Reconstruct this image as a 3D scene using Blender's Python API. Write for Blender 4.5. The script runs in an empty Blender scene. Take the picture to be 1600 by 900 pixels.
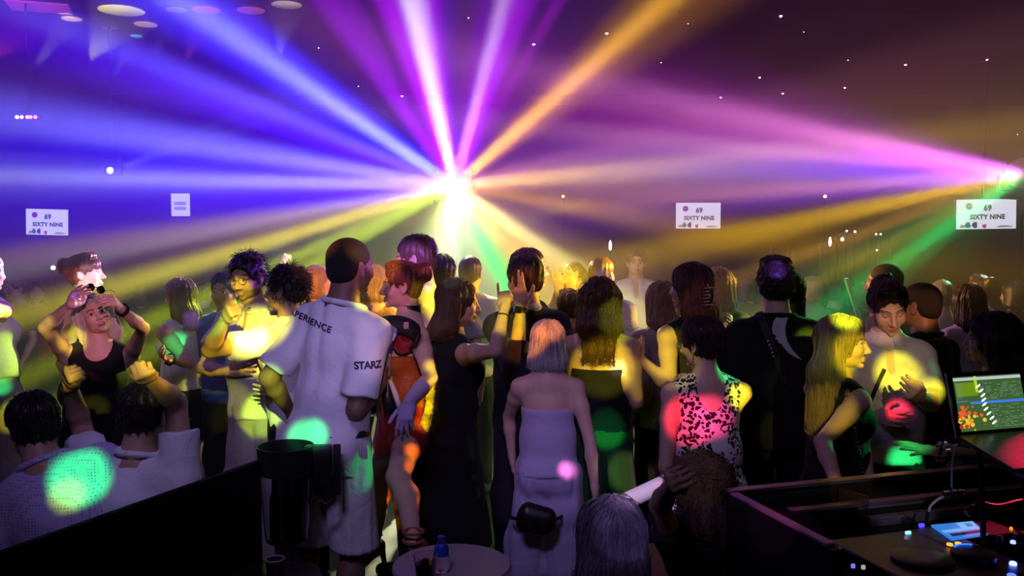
import bpy, bmesh, math, random, time
import numpy as np
from mathutils import Vector, Matrix

T0 = time.time()
random.seed(7)
rng = np.random.default_rng(7)
sc = bpy.context.scene
COL = sc.collection

# ------------------------------------------------------------------ camera
FPX = 1386.0                        # focal length in pixels of a 1600 px wide frame
CAM = Vector((0.0, 0.0, 1.95))
PITCH = math.atan(85 / FPX)
cam = bpy.data.cameras.new('camera')
cam.sensor_width = 36
cam.lens = FPX / 1600 * 36
cam.clip_start = 0.05
cam_ob = bpy.data.objects.new('camera', cam)
COL.objects.link(cam_ob)
cam_ob.location = CAM
cam_ob.rotation_euler = (math.pi / 2 - PITCH, 0, 0)
sc.camera = cam_ob
_F = Vector((0, math.cos(PITCH), -math.sin(PITCH)))
_U = Vector((0, math.sin(PITCH), math.cos(PITCH)))


def ray(px, py):
    return _F + Vector((1, 0, 0)) * ((px - 800) / FPX) + _U * (-(py - 450) / FPX)


def at(px, py, d):
    """The point of the room at depth d (metres into the room) seen at a pixel of the photograph."""
    v = ray(px, py)
    return CAM + v * (d / v.y)


# ------------------------------------------------------------------ world, colour management
w = bpy.data.worlds.new('night')
sc.world = w
w.use_nodes = True
w.node_tree.nodes['Background'].inputs[0].default_value = (0, 0, 0, 1)
w.node_tree.nodes['Background'].inputs[1].default_value = 0
sc.view_settings.view_transform = 'Standard'
sc.view_settings.look = 'None'
sc.view_settings.gamma = 1
sc.view_settings.use_curve_mapping = False
sc.view_settings.exposure = 0.0
sc.cycles.use_denoising = True
sc.cycles.volume_bounces = 0
sc.cycles.max_bounces = 5
sc.cycles.diffuse_bounces = 2
sc.cycles.glossy_bounces = 2
sc.cycles.transmission_bounces = 4
sc.cycles.transparent_max_bounces = 12
sc.cycles.sample_clamp_indirect = 4
sc.cycles.caustics_reflective = False
sc.cycles.caustics_refractive = False


# ------------------------------------------------------------------ lights
def fan_lamp(name, loc, stops, power, sig, centre=0.0, floor_level=0.0, radius=0.05):
    """A multi-lens effect lamp: one point source behind a ring of coloured lenses, facing the DJ booth."""
    L = bpy.data.lights.new(name, 'POINT')
    L.energy = power
    L.shadow_soft_size = radius
    o = bpy.data.objects.new(name, L)
    COL.objects.link(o)
    o.location = loc
    axis = (Vector((0, 0.0, 1.95)) - loc).normalized()
    right = axis.cross(Vector((0, 0, 1))).normalized()
    if right.x < 0:
        right = -right
    up = right.cross(axis).normalized()
    if up.z < 0:
        up = -up
    L.use_nodes = True
    nt = L.node_tree
    N = nt.nodes
    em = [n for n in N if n.type == 'EMISSION'][0]
    g = N.new('ShaderNodeNewGeometry')

    def dot(v):
        d = N.new('ShaderNodeVectorMath')
        d.operation = 'DOT_PRODUCT'
        nt.links.new(g.outputs['Incoming'], d.inputs[0])
        d.inputs[1].default_value = v
        return d.outputs['Value']

    def mth(op, a, b=None, c=None):
        n = N.new('ShaderNodeMath')
        n.operation = op
        for i, x in enumerate((a, b, c)):
            if x is None:
                continue
            if isinstance(x, (int, float)):
                n.inputs[i].default_value = x
            else:
                nt.links.new(x, n.inputs[i])
        return n.outputs[0]
    phi = mth('ARCTAN2', dot(up), dot(right))
    t = mth('FRACT', mth('ADD', mth('DIVIDE', phi, 2 * math.pi), 1.0))
    def ramp(st, src):
        cr = N.new('ShaderNodeValToRGB')
        nt.links.new(src, cr.inputs[0])
        cr.color_ramp.interpolation = 'EASE'
        el = cr.color_ramp.elements
        while len(el) > 1:
            el.remove(el[0])
        for i, (a, c) in enumerate(st):
            e = el[0] if i == 0 else el.new(a)
            e.position = a
            e.color = (*c, 1)
        return cr.outputs[0]
    stops = sorted((a % 360, c) for a, c in stops)
    full = [(stops[-1][0] - 360, stops[-1][1])] + stops + [(stops[0][0] + 360, stops[0][1])]

    def colour_at(a):
        for (a0, c0), (a1, c1) in zip(full, full[1:]):
            if a0 <= a <= a1:
                u = (a - a0) / max(a1 - a0, 1e-6)
                u = u * u * (3 - 2 * u)
                return tuple(x + (y - x) * u for x, y in zip(c0, c1))
    K = 4                                     # quarter ramps: one ramp holds only 32 stops
    res = None
    for q in range(K):
        lo, hi = 360 / K * q, 360 / K * (q + 1)
        st = [(0.0, colour_at(lo))] + [((a - lo) / (hi - lo), c) for a, c in stops if lo < a < hi] + [(1.0, colour_at(hi))]
        r = ramp(st, mth('SUBTRACT', mth('MULTIPLY', t, float(K)), float(q)))
        if res is None:
            res = r
        else:
            mx = N.new('ShaderNodeMix')
            mx.data_type = 'RGBA'
            nt.links.new(mth('GREATER_THAN', t, q / K), mx.inputs[0])
            nt.links.new(res, mx.inputs[6])
            nt.links.new(r, mx.inputs[7])
            res = mx.outputs[2]
    ax = dot(axis)
    env = mth('EXPONENT', mth('MULTIPLY', mth('POWER', mth('DIVIDE', mth('ABSOLUTE', mth('SUBTRACT', ax, centre)), sig), 2.0), -1.0))
    env = mth('ADD', env, floor_level)
    nt.links.new(res, em.inputs['Color'])
    nt.links.new(env, em.inputs['Strength'])
    return o


def spot(name, loc, target, radius, color, power, blend=0.35, soft=0.02):
    """A narrow stage spot: lights a disc of the given radius at its target."""
    L = bpy.data.lights.new(name, 'SPOT')
    loc, target = Vector(loc), Vector(target)
    dist = (target - loc).length
    L.energy = power * dist * dist
    L.color = color
    L.spot_size = 2 * math.atan(radius / dist)
    L.spot_blend = blend
    L.shadow_soft_size = soft
    o = bpy.data.objects.new(name, L)
    COL.objects.link(o)
    o.location = loc
    o.rotation_euler = (target - loc).to_track_quat('-Z', 'Y').to_euler()
    return o


def area(name, loc, target, size, color, power, size_y=None, spread=180):
    L = bpy.data.lights.new(name, 'AREA')
    L.energy = power
    L.color = color
    L.size = size
    L.spread = math.radians(spread)
    if size_y:
        L.shape = 'RECTANGLE'
        L.size_y = size_y
    o = bpy.data.objects.new(name, L)
    COL.objects.link(o)
    o.location = loc
    o.rotation_euler = (Vector(target) - Vector(loc)).to_track_quat('-Z', 'Y').to_euler()
    return o


LAMP_A = at(710, 290, 7.6)
LAMP_B = at(1598, 272, 7.2)
A_STOPS = [(0, (.30, .12, .10)), (4, (.75, .42, .10)), (6, (1.0, .55, .14)), (9, (.40, .17, .13)), (14, (.30, .09, .14)), (20, (.10, .025, .06)), (30, (.06, .012, .05)), (37, (.35, .12, .05)), (41, (1.7, .75, .08)), (45, (.35, .12, .05)), (49, (.07, .015, .10)),
           (58, (.05, .008, .14)), (60.5, (.30, .01, .50)), (63, (.06, .01, .16)), (69, (.38, .01, .85)), (72, (.5, .03, 1.0)), (75, (.9, .45, 1.3)), (78, (.18, .01, .5)), (87, (.08, .02, .18)), (93, (.12, .01, .5)), (97, (.5, .02, 1.2)), (101, (1.2, .7, 1.7)), (104, (1.5, 1.2, 1.8)), (107, (.55, .02, 1.2)), (111, (.5, .01, 1.1)),
           (115, (.05, .008, .18)), (120, (.22, .01, .6)), (125, (.30, .01, .8)), (130, (.03, .01, .16)), (138, (.012, .010, .30)), (142, (.06, .05, 2.2)), (146.5, (.6, .65, 3.6)), (150, (.06, .04, 2.6)), (154, (.02, .01, .65)), (158.5, (.26, .16, 3.0)), (161, (.14, .02, 2.2)), (166, (.07, .008, .9)),
           (172, (.55, .42, 3.6)), (175, (.12, .02, 2.6)), (177.5, (.35, .2, 2.8)), (179, (1.1, .95, 3.6)), (180.5, (.35, .2, 2.6)), (183, (.14, .02, 2.0)), (187, (.10, .02, 1.4)),
           (189, (.55, .3, .8)), (191, (.6, .45, .7)), (193.5, (.16, .05, .2)), (197, (1.4, 1.2, .12)), (199.5, (.10, .08, .10)), (202, (.12, .12, .06)), (204, (.8, 1.0, .05)), (206.5, (.05, .08, .05)), (209, (.75, 1.0, .04)), (211.5, (.05, .09, .02)), (215, (.08, .10, .012)), (226, (.10, .10, .03)),
           (238, (.24, .30, .07)), (252, (.5, .5, .25)), (266, (.7, .68, .45)), (278, (.35, .5, .25)), (290, (.45, .45, .22)), (297, (.10, 1.2, .30)), (303, (.3, .6, .15)), (310, (.9, .6, .18)), (318, (.7, .38, .08)), (325, (1.1, .9, .3)), (331, (.20, .10, .07)),
           (344, (.06, .02, .04)), (351, (.40, .18, .02)), (355, (.14, .05, .04))]
B_STOPS = [(0, (.01, .01, .01)), (120, (.02, .008, .012)), (150, (.03, .008, .02)), (158, (.15, .015, .2)), (161, (.5, .04, .6)), (165, (2.2, .45, 2.1)), (167.5, (1.7, .25, 1.7)), (169.5, (1.2, .02, 1.7)), (172, (2.0, .5, 2.3)), (174.5, (.6, .02, 2.2)), (178, (.36, .07, 2.3)), (180, (.7, .25, 1.2)),
           (182.5, (1.6, .55, 1.4)), (185, (.32, .04, 1.1)), (187.5, (.14, .03, .5)), (189, (.3, .12, .12)), (191, (1.5, .88, .03)), (193.5, (1.2, .68, .04)), (195, (.45, .25, .03)), (197, (.06, .05, .02)), (199, (.06, .06, .03)), (201.5, (.7, .38, .05)), (203.5, (.04, .07, .03)), (207, (.03, .20, .06)), (210.5, (.4, .45, .05)), (212.5, (.03, .12, .04)),
           (218, (.03, .8, .14)), (222, (.02, .25, .06)), (228, (.01, .05, .015)), (250, (.01, .015, .01)), (359, (.01, .01, .01))]
fan_lamp('effect_lamp_beams', LAMP_A, A_STOPS, 6800, 0.24, 0.48)
fan_lamp('second_lamp_beams', LAMP_B, B_STOPS, 4600, 0.15, 0.75)
area('booth_wash', (-0.9, 0.7, 4.1), (-0.45, 4.35, 1.35), 0.9, (0.52, 0.39, 1.0), 7, 0.5, 70)
area('house_fill', (2.2, 0.2, 4.2), (1.6, 4.6, 1.2), 0.8, (1.0, 0.70, 0.48), 1.2, 0.5, 110)
# stage spots, party-light dots and added fills, hung over the booth and at the sides of the floor
RIG_L, RIG_C, RIG_R = Vector((-0.75, -0.25, 2.55)), Vector((0.05, -0.3, 2.65)), Vector((0.8, -0.25, 2.55))
SIDE_R, SIDE_L = Vector((4.4, 5.2, 3.3)), Vector((-5.0, 4.2, 3.2))
YEL, LIME, GRN, RED, ORA, VIO, PNK = (.95, .86, .015), (.62, 1, .03), (.02, 1, .22), (1, .03, .10), (1, .26, .015), (.25, .10, 1), (1, .25, .6)


def dot_at(px, py, s, rig, r, col, power, blend=0.5):
    spot('party_or_fill_spot', rig, at(px, py, FPX / s), r, col, power * 0.8, blend)


for px, py, s, rig, r, col, pw in (
        (402, 520, 300, RIG_C, .20, YEL, 130), (392, 532, 300, RIG_C, .10, (1, .95, .4), 150), (372, 452, 285, RIG_C, .085, YEL, 90), (338, 560, 285, RIG_C, .12, YEL, 50), (412, 636, 300, RIG_C, .13, LIME, 90), (345, 640, 285, RIG_L, .2, YEL, 14),
        (112, 528, 300, RIG_C, .075, YEL, 90), (72, 578, 300, SIDE_L, .13, RED, 80), (70, 512, 300, RIG_L, .07, YEL, 40), (150, 510, 300, RIG_C, .2, PNK, 14), (104, 580, 410, RIG_R, .06, YEL, 60), (218, 582, 410, RIG_R, .06, YEL, 80),
        (47, 545, 262, Vector((0.6, 6.2, 2.2)), .16, LIME, 90), (58, 640, 262, Vector((0.6, 6.2, 2.2)), .13, LIME, 70), (6, 606, 262, RIG_L, .055, GRN, 80),
        (122, 735, 440, RIG_C, .115, GRN, 130), (105, 765, 440, RIG_C, .07, LIME, 60), (276, 545, 242, RIG_R, .11, GRN, 60), (300, 500, 242, RIG_R, .07, VIO, 60), (305, 600, 242, SIDE_R, .05, YEL, 60),
        (478, 684, 355, RIG_R, .085, GRN, 110), (556, 740, 355, SIDE_R, .10, GRN, 22), (562, 800, 350, Vector((2.6, 4.3, 1.4)), .10, RED, 110),
        (648, 704, 328, RIG_R, .045, ORA, 130), (641, 732, 328, RIG_R, .04, ORA, 110), (646, 764, 326, RIG_R, .045, ORA, 110), (648, 796, 324, RIG_R, .04, ORA, 80), (668, 580, 314, RIG_R, .03, YEL, 110), (669, 606, 314, RIG_R, .035, YEL, 120), (668, 634, 314, RIG_R, .035, YEL, 120), (660, 660, 314, RIG_R, .03, YEL, 90), (600, 494, 310, RIG_L, .05, LIME, 90), (620, 590, 310, RIG_C, .14, ORA, 7),  # orange row of front spots added in place of side light on the leg
        (640, 398, 280, RIG_C, .10, VIO, 110), (652, 410, 280, RIG_R, .13, PNK, 26), (684, 446, 280, RIG_R, .08, (.6, .8, 1), 40), (676, 470, 280, RIG_L, .07, LIME, 60), (616, 455, 305, RIG_L, .12, PNK, 22),
        (143, 432, 250, RIG_R, .10, (1, .75, .95), 110), (112, 430, 250, RIG_R, .06, ORA, 60),
        (790, 500, 310, RIG_C, .12, YEL, 70), (806, 545, 300, RIG_R, .10, ORA, 60), (818, 440, 290, RIG_L, .10, ORA, 22), (858, 512, 330, RIG_L, .07, ORA, 70),
        (942, 575, 306, RIG_R, .17, YEL, 85), (964, 576, 306, RIG_R, .05, (1, .95, .5), 130), (966, 500, 306, RIG_R, .12, LIME, 60), (945, 672, 306, RIG_R, .11, GRN, 60),
        (1052, 555, 305, RIG_L, .15, YEL, 75), (1100, 480, 305, RIG_R, .15, ORA, 6), (1010, 600, 300, RIG_R, .14, YEL, 14),
        (1158, 618, 360, RIG_R, .062, YEL, 150), (1142, 578, 360, RIG_R, .06, GRN, 70), (1080, 658, 360, RIG_L, .12, RED, 100), (1112, 650, 365, RIG_C, .10, (1, .05, .25), 70), (1165, 722, 358, SIDE_R, .13, GRN, 90),
        (1266, 532, 308, RIG_R, .075, LIME, 300), (1215, 420, 305, RIG_C, .05, VIO, 260),
        (1338, 552, 385, RIG_R, .10, YEL, 90), (1298, 560, 385, RIG_R, .12, LIME, 9), (1310, 690, 385, SIDE_R, .17, GRN, 40), (1290, 640, 385, RIG_R, .12, YEL, 22),
        (1408, 580, 355, RIG_R, .11, YEL, 85), (1452, 612, 355, RIG_R, .06, YEL, 80), (1402, 640, 355, RIG_L, .05, RED, 130), (1392, 500, 355, RIG_R, .10, (1, .5, .25), 22),
        (1424, 700, 392, RIG_C, .075, GRN, 100), (1440, 480, 310, RIG_R, .12, (1, .4, .15), 40),
        (495, 440, 225, RIG_C, .22, ORA, 70), (583, 450, 228, RIG_C, .22, (1, .45, .05), 60), (890, 435, 222, RIG_C, .2, YEL, 80), (850, 425, 250, RIG_R, .07, VIO, 90), (848, 450, 250, RIG_R, .06, YEL, 80), (945, 440, 222, RIG_C, .09, VIO, 70), (995, 435, 168, RIG_C, .3, (.9, .8, 1), 3),
        (443, 402, 212, RIG_C, .09, (1, .9, .8), 90), (887, 735, 330, RIG_L, .016, PNK, 130), (1000, 770, 450, RIG_L, .10, (.9, .6, 1), 40), (1045, 757, 450, RIG_R, .03, RED, 40), (1095, 745, 470, RIG_R, .11, (.8, .6, .6), 6), (975, 830, 480, RIG_C, .12, (.5, .4, 1), 14),
        (500, 560, 350, RIG_C, .50, (.50, .38, 1), 9), (520, 560, 350, RIG_R, .22, (.6, .45, 1), 5), (850, 690, 326, RIG_C, .40, (.55, .36, .95), 8), (240, 690, 405, RIG_L, .30, (.5, .38, .95), 2), (125, 740, 410, RIG_C, .26, (.42, .32, 1), 3),  # wide soft fills added from here on to brighten single figures
        (135, 520, 292, RIG_C, .26, (1, .55, .65), 9), (1390, 560, 350, RIG_R, .26, (1, .72, .5), 6), (1330, 455, 292, RIG_C, .10, (.2, 1, .5), 60), (20, 520, 258, RIG_C, .28, (.8, .6, .75), 9), (1100, 640, 356, RIG_C, .24, (.7, .45, .9), 2), (720, 500, 308, RIG_C, .22, (1, .55, .6), 6), (630, 560, 305, RIG_C, .3, (.9, .5, .8), 7),
        (1570, 790, 500, SIDE_R, .10, RED, 90), (1600, 735, 560, SIDE_R, .08, RED, 120), (1420, 800, 490, RIG_R, .12, (1, .8, .75), 12), (1200, 815, 540, RIG_L, .10, PNK, 14), (1330, 762, 462, RIG_R, .10, (1, .6, .3), 14), (1030, 775, 235, RIG_L, .15, (1, .75, .35), 25)):
    dot_at(px, py, s, rig, r, col, pw)
# dots thrown on pale discs added to the ceiling to catch them
CEILING_DOTS = [(62, 9, .30, (1, .05, .5), 9, 'square pale tile added to the ceiling to catch magenta light'), (190, 14, .24, (1, .85, .1), 26, 'largest round disc added to the ceiling to catch yellow light'), (112, 27, .11, (1, .75, .25), 22, 'small round disc added to catch pale yellow light'),
                (228, 36, .13, (1, .1, .25), 5, 'round disc added to catch dull red light'), (322, 13, .15, (1, .1, .6), 10, 'round disc added to catch pink light beside the blue beams'), (392, 14, .15, (1, .15, .3), 8, 'round disc added to catch red light beside the blue beams'),
                (448, 5, .16, (1, .8, .6), 10, 'round disc added to catch cream light at the upper edge'), (213, 54, .07, (.1, .7, 1), 18, 'tiny round disc added to catch cyan light'), (275, 13, .11, (.4, .3, 1), 10, 'small round disc added to catch lavender light')]
for px, py, r, col, pw, lb in CEILING_DOTS:
    v = ray(px, py)
    c = CAM + v * ((4.4 - CAM.z) / v.z)
    spot('ceiling_dot', c + Vector((0.25, -1.3, -0.8)), c, r * 1.5, col, pw * 4, 0.2)
for dx, dy in ((118, -52), (140, -46)):
    spot('thin_beam', at(178, 266, 10.4), at(178 + dx, 266 + dy, 10.2), .05, (.8, .8, 1), 900, 0.4)
for dx, dy in ((-60, 60), (-40, 62), (-80, 52)):
    spot('thin_beam', at(40, 185, 9.3), at(40 + dx, 185 + dy, 9.2), .05, (.7, .3, 1), 420, 0.4)



# ------------------------------------------------------------------ materials
MATS = {}


def nodes(m):
    m.use_nodes = True
    nt = m.node_tree
    return nt, nt.nodes, nt.nodes['Principled BSDF']


def link(nt, a, b):
    nt.links.new(a, b)


def plain(name, col, rough=0.6, metal=0.0, spec=0.5, coat=0.0):
    if name in MATS:
        return MATS[name]
    m = bpy.data.materials.new(name)
    nt, N, b = nodes(m)
    b.inputs['Base Color'].default_value = (*col, 1)
    b.inputs['Roughness'].default_value = rough
    b.inputs['Metallic'].default_value = metal
    b.inputs['Specular IOR Level'].default_value = spec
    b.inputs['Coat Weight'].default_value = coat
    nz = N.new('ShaderNodeTexNoise')
    nz.inputs['Scale'].default_value = 35
    nz.inputs['Detail'].default_value = 4
    mp = N.new('ShaderNodeMapRange')
    mp.inputs[3].default_value = max(0.02, rough - 0.08)
    mp.inputs[4].default_value = min(1, rough + 0.08)
    link(nt, nz.outputs[0], mp.inputs[0])
    link(nt, mp.outputs[0], b.inputs['Roughness'])
    MATS[name] = m
    return m


def cloth(name, col, rough=0.85, weave=900, fold=14, fold_amt=0.35, sheen=0.2):
    if name in MATS:
        return MATS[name]
    m = bpy.data.materials.new(name)
    nt, N, b = nodes(m)
    tc = N.new('ShaderNodeTexCoord')
    n1 = N.new('ShaderNodeTexNoise')
    n1.inputs['Scale'].default_value = fold
    n1.inputs['Detail'].default_value = 3
    n1.inputs['Distortion'].default_value = 1.2
    n2 = N.new('ShaderNodeTexNoise')
    n2.inputs['Scale'].default_value = weave
    for n in (n1, n2):
        link(nt, tc.outputs['Object'], n.inputs['Vector'])
    b1 = N.new('ShaderNodeBump')
    b1.inputs['Strength'].default_value = fold_amt
    b1.inputs['Distance'].default_value = 0.02
    b2 = N.new('ShaderNodeBump')
    b2.inputs['Strength'].default_value = 0.15
    b2.inputs['Distance'].default_value = 0.001
    link(nt, n1.outputs[0], b1.inputs['Height'])
    link(nt, n2.outputs[0], b2.inputs['Height'])
    link(nt, b1.outputs[0], b2.inputs['Normal'])
    link(nt, b2.outputs[0], b.inputs['Normal'])
    mx = N.new('ShaderNodeMix')
    mx.data_type = 'RGBA'
    mx.inputs[6].default_value = (*[c * 0.88 for c in col], 1)
    mx.inputs[7].default_value = (*[min(1, c * 1.06) for c in col], 1)
    link(nt, n2.outputs[0], mx.inputs[0])
    link(nt, mx.outputs[2], b.inputs['Base Color'])
    b.inputs['Roughness'].default_value = rough
    b.inputs['Specular IOR Level'].default_value = 0.25
    b.inputs['Sheen Weight'].default_value = sheen * (0.3 if max(col) < 0.05 else 1)
    MATS[name] = m
    return m


def floral(name):
    if name in MATS:
        return MATS[name]
    m = cloth(name, (0.8, 0.78, 0.8))
    nt, N, b = nodes(m)
    tc = N.new('ShaderNodeTexCoord')
    nz = N.new('ShaderNodeTexNoise')
    nz.inputs['Scale'].default_value = 30
    mxv = N.new('ShaderNodeMix')
    mxv.data_type = 'RGBA'
    mxv.inputs[0].default_value = 0.035
    link(nt, tc.outputs['Object'], mxv.inputs[6])
    link(nt, nz.outputs['Color'], mxv.inputs[7])
    link(nt, tc.outputs['Object'], nz.inputs['Vector'])
    v1 = N.new('ShaderNodeTexVoronoi')          # flower clusters
    v1.inputs['Scale'].default_value = 13
    v2 = N.new('ShaderNodeTexVoronoi')          # petals
    v2.inputs['Scale'].default_value = 58
    for v in (v1, v2):
        link(nt, mxv.outputs[2], v.inputs['Vector'])
    a = N.new('ShaderNodeMath'); a.operation = 'LESS_THAN'; a.inputs[1].default_value = 0.70
    c = N.new('ShaderNodeMath'); c.operation = 'LESS_THAN'; c.inputs[1].default_value = 0.52
    link(nt, v1.outputs['Distance'], a.inputs[0])
    link(nt, v2.outputs['Distance'], c.inputs[0])
    p = N.new('ShaderNodeMath'); p.operation = 'MULTIPLY'
    link(nt, a.outputs[0], p.inputs[0]); link(nt, c.outputs[0], p.inputs[1])
    mx = N.new('ShaderNodeMix'); mx.data_type = 'RGBA'
    mx.inputs[6].default_value = (0.72, 0.68, 0.72, 1)
    mx.inputs[7].default_value = (0.01, 0.01, 0.012, 1)
    link(nt, p.outputs[0], mx.inputs[0])
    link(nt, mx.outputs[2], b.inputs['Base Color'])
    return m


def dotted(name, col, dot_col, scale=70):
    if name in MATS:
        return MATS[name]
    m = cloth(name, col)
    nt, N, b = nodes(m)
    tc = N.new('ShaderNodeTexCoord')
    v = N.new('ShaderNodeTexVoronoi')
    v.inputs['Scale'].default_value = scale
    v.inputs['Randomness'].default_value = 0.15
    link(nt, tc.outputs['Object'], v.inputs['Vector'])
    a = N.new('ShaderNodeMath'); a.operation = 'LESS_THAN'; a.inputs[1].default_value = 0.3
    link(nt, v.outputs['Distance'], a.inputs[0])
    mx = N.new('ShaderNodeMix'); mx.data_type = 'RGBA'
    mx.inputs[6].default_value = (*col, 1)
    mx.inputs[7].default_value = (*dot_col, 1)
    link(nt, a.outputs[0], mx.inputs[0])
    link(nt, mx.outputs[2], b.inputs['Base Color'])
    return m


def glow(name, col, strength):
    if name in MATS:
        return MATS[name]
    m = bpy.data.materials.new(name)
    nt, N, b = nodes(m)
    b.inputs['Base Color'].default_value = (0.02, 0.02, 0.02, 1)
    b.inputs['Emission Color'].default_value = (*col, 1)
    b.inputs['Emission Strength'].default_value = strength
    MATS[name] = m
    return m


def skin_mat():
    if 'skin' in MATS:
        return MATS['skin']
    m = bpy.data.materials.new('skin')
    nt, N, b = nodes(m)
    at_ = N.new('ShaderNodeAttribute')
    at_.attribute_name = 'tint'
    nz = N.new('ShaderNodeTexNoise')
    nz.inputs['Scale'].default_value = 60
    nz.inputs['Detail'].default_value = 5
    tc = N.new('ShaderNodeTexCoord')
    link(nt, tc.outputs['Object'], nz.inputs['Vector'])
    hs = N.new('ShaderNodeHueSaturation')
    mp = N.new('ShaderNodeMapRange')
    mp.inputs[3].default_value = 0.86
    mp.inputs[4].default_value = 1.12
    link(nt, nz.outputs[0], mp.inputs[0])
    link(nt, mp.outputs[0], hs.inputs['Value'])
    link(nt, at_.outputs['Color'], hs.inputs['Color'])
    link(nt, hs.outputs[0], b.inputs['Base Color'])
    b.inputs['Roughness'].default_value = 0.5
    b.inputs['Specular IOR Level'].default_value = 0.4
    bp = N.new('ShaderNodeBump')
    bp.inputs['Strength'].default_value = 0.12
    bp.inputs['Distance'].default_value = 0.002
    link(nt, nz.outputs[0], bp.inputs['Height'])
    link(nt, bp.outputs[0], b.inputs['Normal'])
    MATS['skin'] = m
    return m


def hair_mat(name, col, tip=None, rough=0.42):
    if name in MATS:
        return MATS[name]
    m = bpy.data.materials.new(name)
    nt, N, b = nodes(m)
    tc = N.new('ShaderNodeTexCoord')
    mp = N.new('ShaderNodeMapping')
    mp.inputs['Scale'].default_value = (160, 160, 7)
    nz = N.new('ShaderNodeTexNoise')
    nz.inputs['Scale'].default_value = 1.0
    nz.inputs['Detail'].default_value = 3
    link(nt, tc.outputs['Object'], mp.inputs['Vector'])
    link(nt, mp.outputs[0], nz.inputs['Vector'])
    hi = N.new('ShaderNodeHairInfo')
    ad = N.new('ShaderNodeMath'); ad.operation = 'ADD'
    link(nt, nz.outputs[0], ad.inputs[0])
    ml = N.new('ShaderNodeMath'); ml.operation = 'MULTIPLY'; ml.inputs[1].default_value = 0.6
    link(nt, hi.outputs['Random'], ml.inputs[0])
    link(nt, ml.outputs[0], ad.inputs[1])
    cr = N.new('ShaderNodeMapRange')
    cr.inputs[1].default_value = 0.3; cr.inputs[2].default_value = 1.2
    link(nt, ad.outputs[0], cr.inputs[0])
    mx = N.new('ShaderNodeMix'); mx.data_type = 'RGBA'
    mx.inputs[6].default_value = (*[c * 0.5 for c in col], 1)
    mx.inputs[7].default_value = (*(tip or [min(1, c * 1.35) for c in col]), 1)
    link(nt, cr.outputs[0], mx.inputs[0])
    link(nt, mx.outputs[2], b.inputs['Base Color'])
    b.inputs['Roughness'].default_value = rough
    b.inputs['Anisotropic'].default_value = 0.5
    bp = N.new('ShaderNodeBump')
    bp.inputs['Strength'].default_value = 0.5
    bp.inputs['Distance'].default_value = 0.004
    link(nt, nz.outputs[0], bp.inputs['Height'])
    link(nt, bp.outputs[0], b.inputs['Normal'])
    MATS[name] = m
    return m


def glass_mat(name='clear_glass', col=(1, 1, 1), rough=0.03, ior=1.45):
    if name in MATS:
        return MATS[name]
    m = bpy.data.materials.new(name)
    nt, N, b = nodes(m)
    b.inputs['Base Color'].default_value = (*col, 1)
    b.inputs['Roughness'].default_value = rough
    b.inputs['Transmission Weight'].default_value = 1
    b.inputs['IOR'].default_value = ior
    MATS[name] = m
    return m


# ------------------------------------------------------------------ object helpers
def tag(o, label=None, cat=None, group=None, kind=None):
    if label: o['label'] = label
    if cat: o['category'] = cat
    if group: o['group'] = group
    if kind: o['kind'] = kind
    return o


def obj(name, me, mat=None, parent=None):
    o = bpy.data.objects.new(name, me)
    COL.objects.link(o)
    if mat is not None and me is not None:
        me.materials.clear() if hasattr(me, 'materials') else None
        me.materials.append(mat)
    if parent is not None:
        o.parent = parent
    return o


def empty(name, loc, rz=0.0):
    o = bpy.data.objects.new(name, None)
    COL.objects.link(o)
    o.empty_display_size = 0.1
    o.location = loc
    o.rotation_euler = (0, 0, rz)
    return o


def mesh_np(name, V, Q, smooth=True):
    """Mesh from numpy vertices and quads (or triangles)."""
    me = bpy.data.meshes.new(name)
    V = np.asarray(V, dtype=np.float32)
    Q = np.asarray(Q, dtype=np.int32)
    n = Q.shape[1]
    me.vertices.add(len(V))
    me.vertices.foreach_set('co', V.ravel())
    me.loops.add(Q.size)
    me.loops.foreach_set('vertex_index', Q.ravel())
    me.polygons.add(len(Q))
    me.polygons.foreach_set('loop_start', np.arange(0, Q.size, n, dtype=np.int32))
    me.polygons.foreach_set('use_smooth', np.full(len(Q), smooth, dtype=bool))
    me.update(calc_edges=True)
    return me


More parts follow.
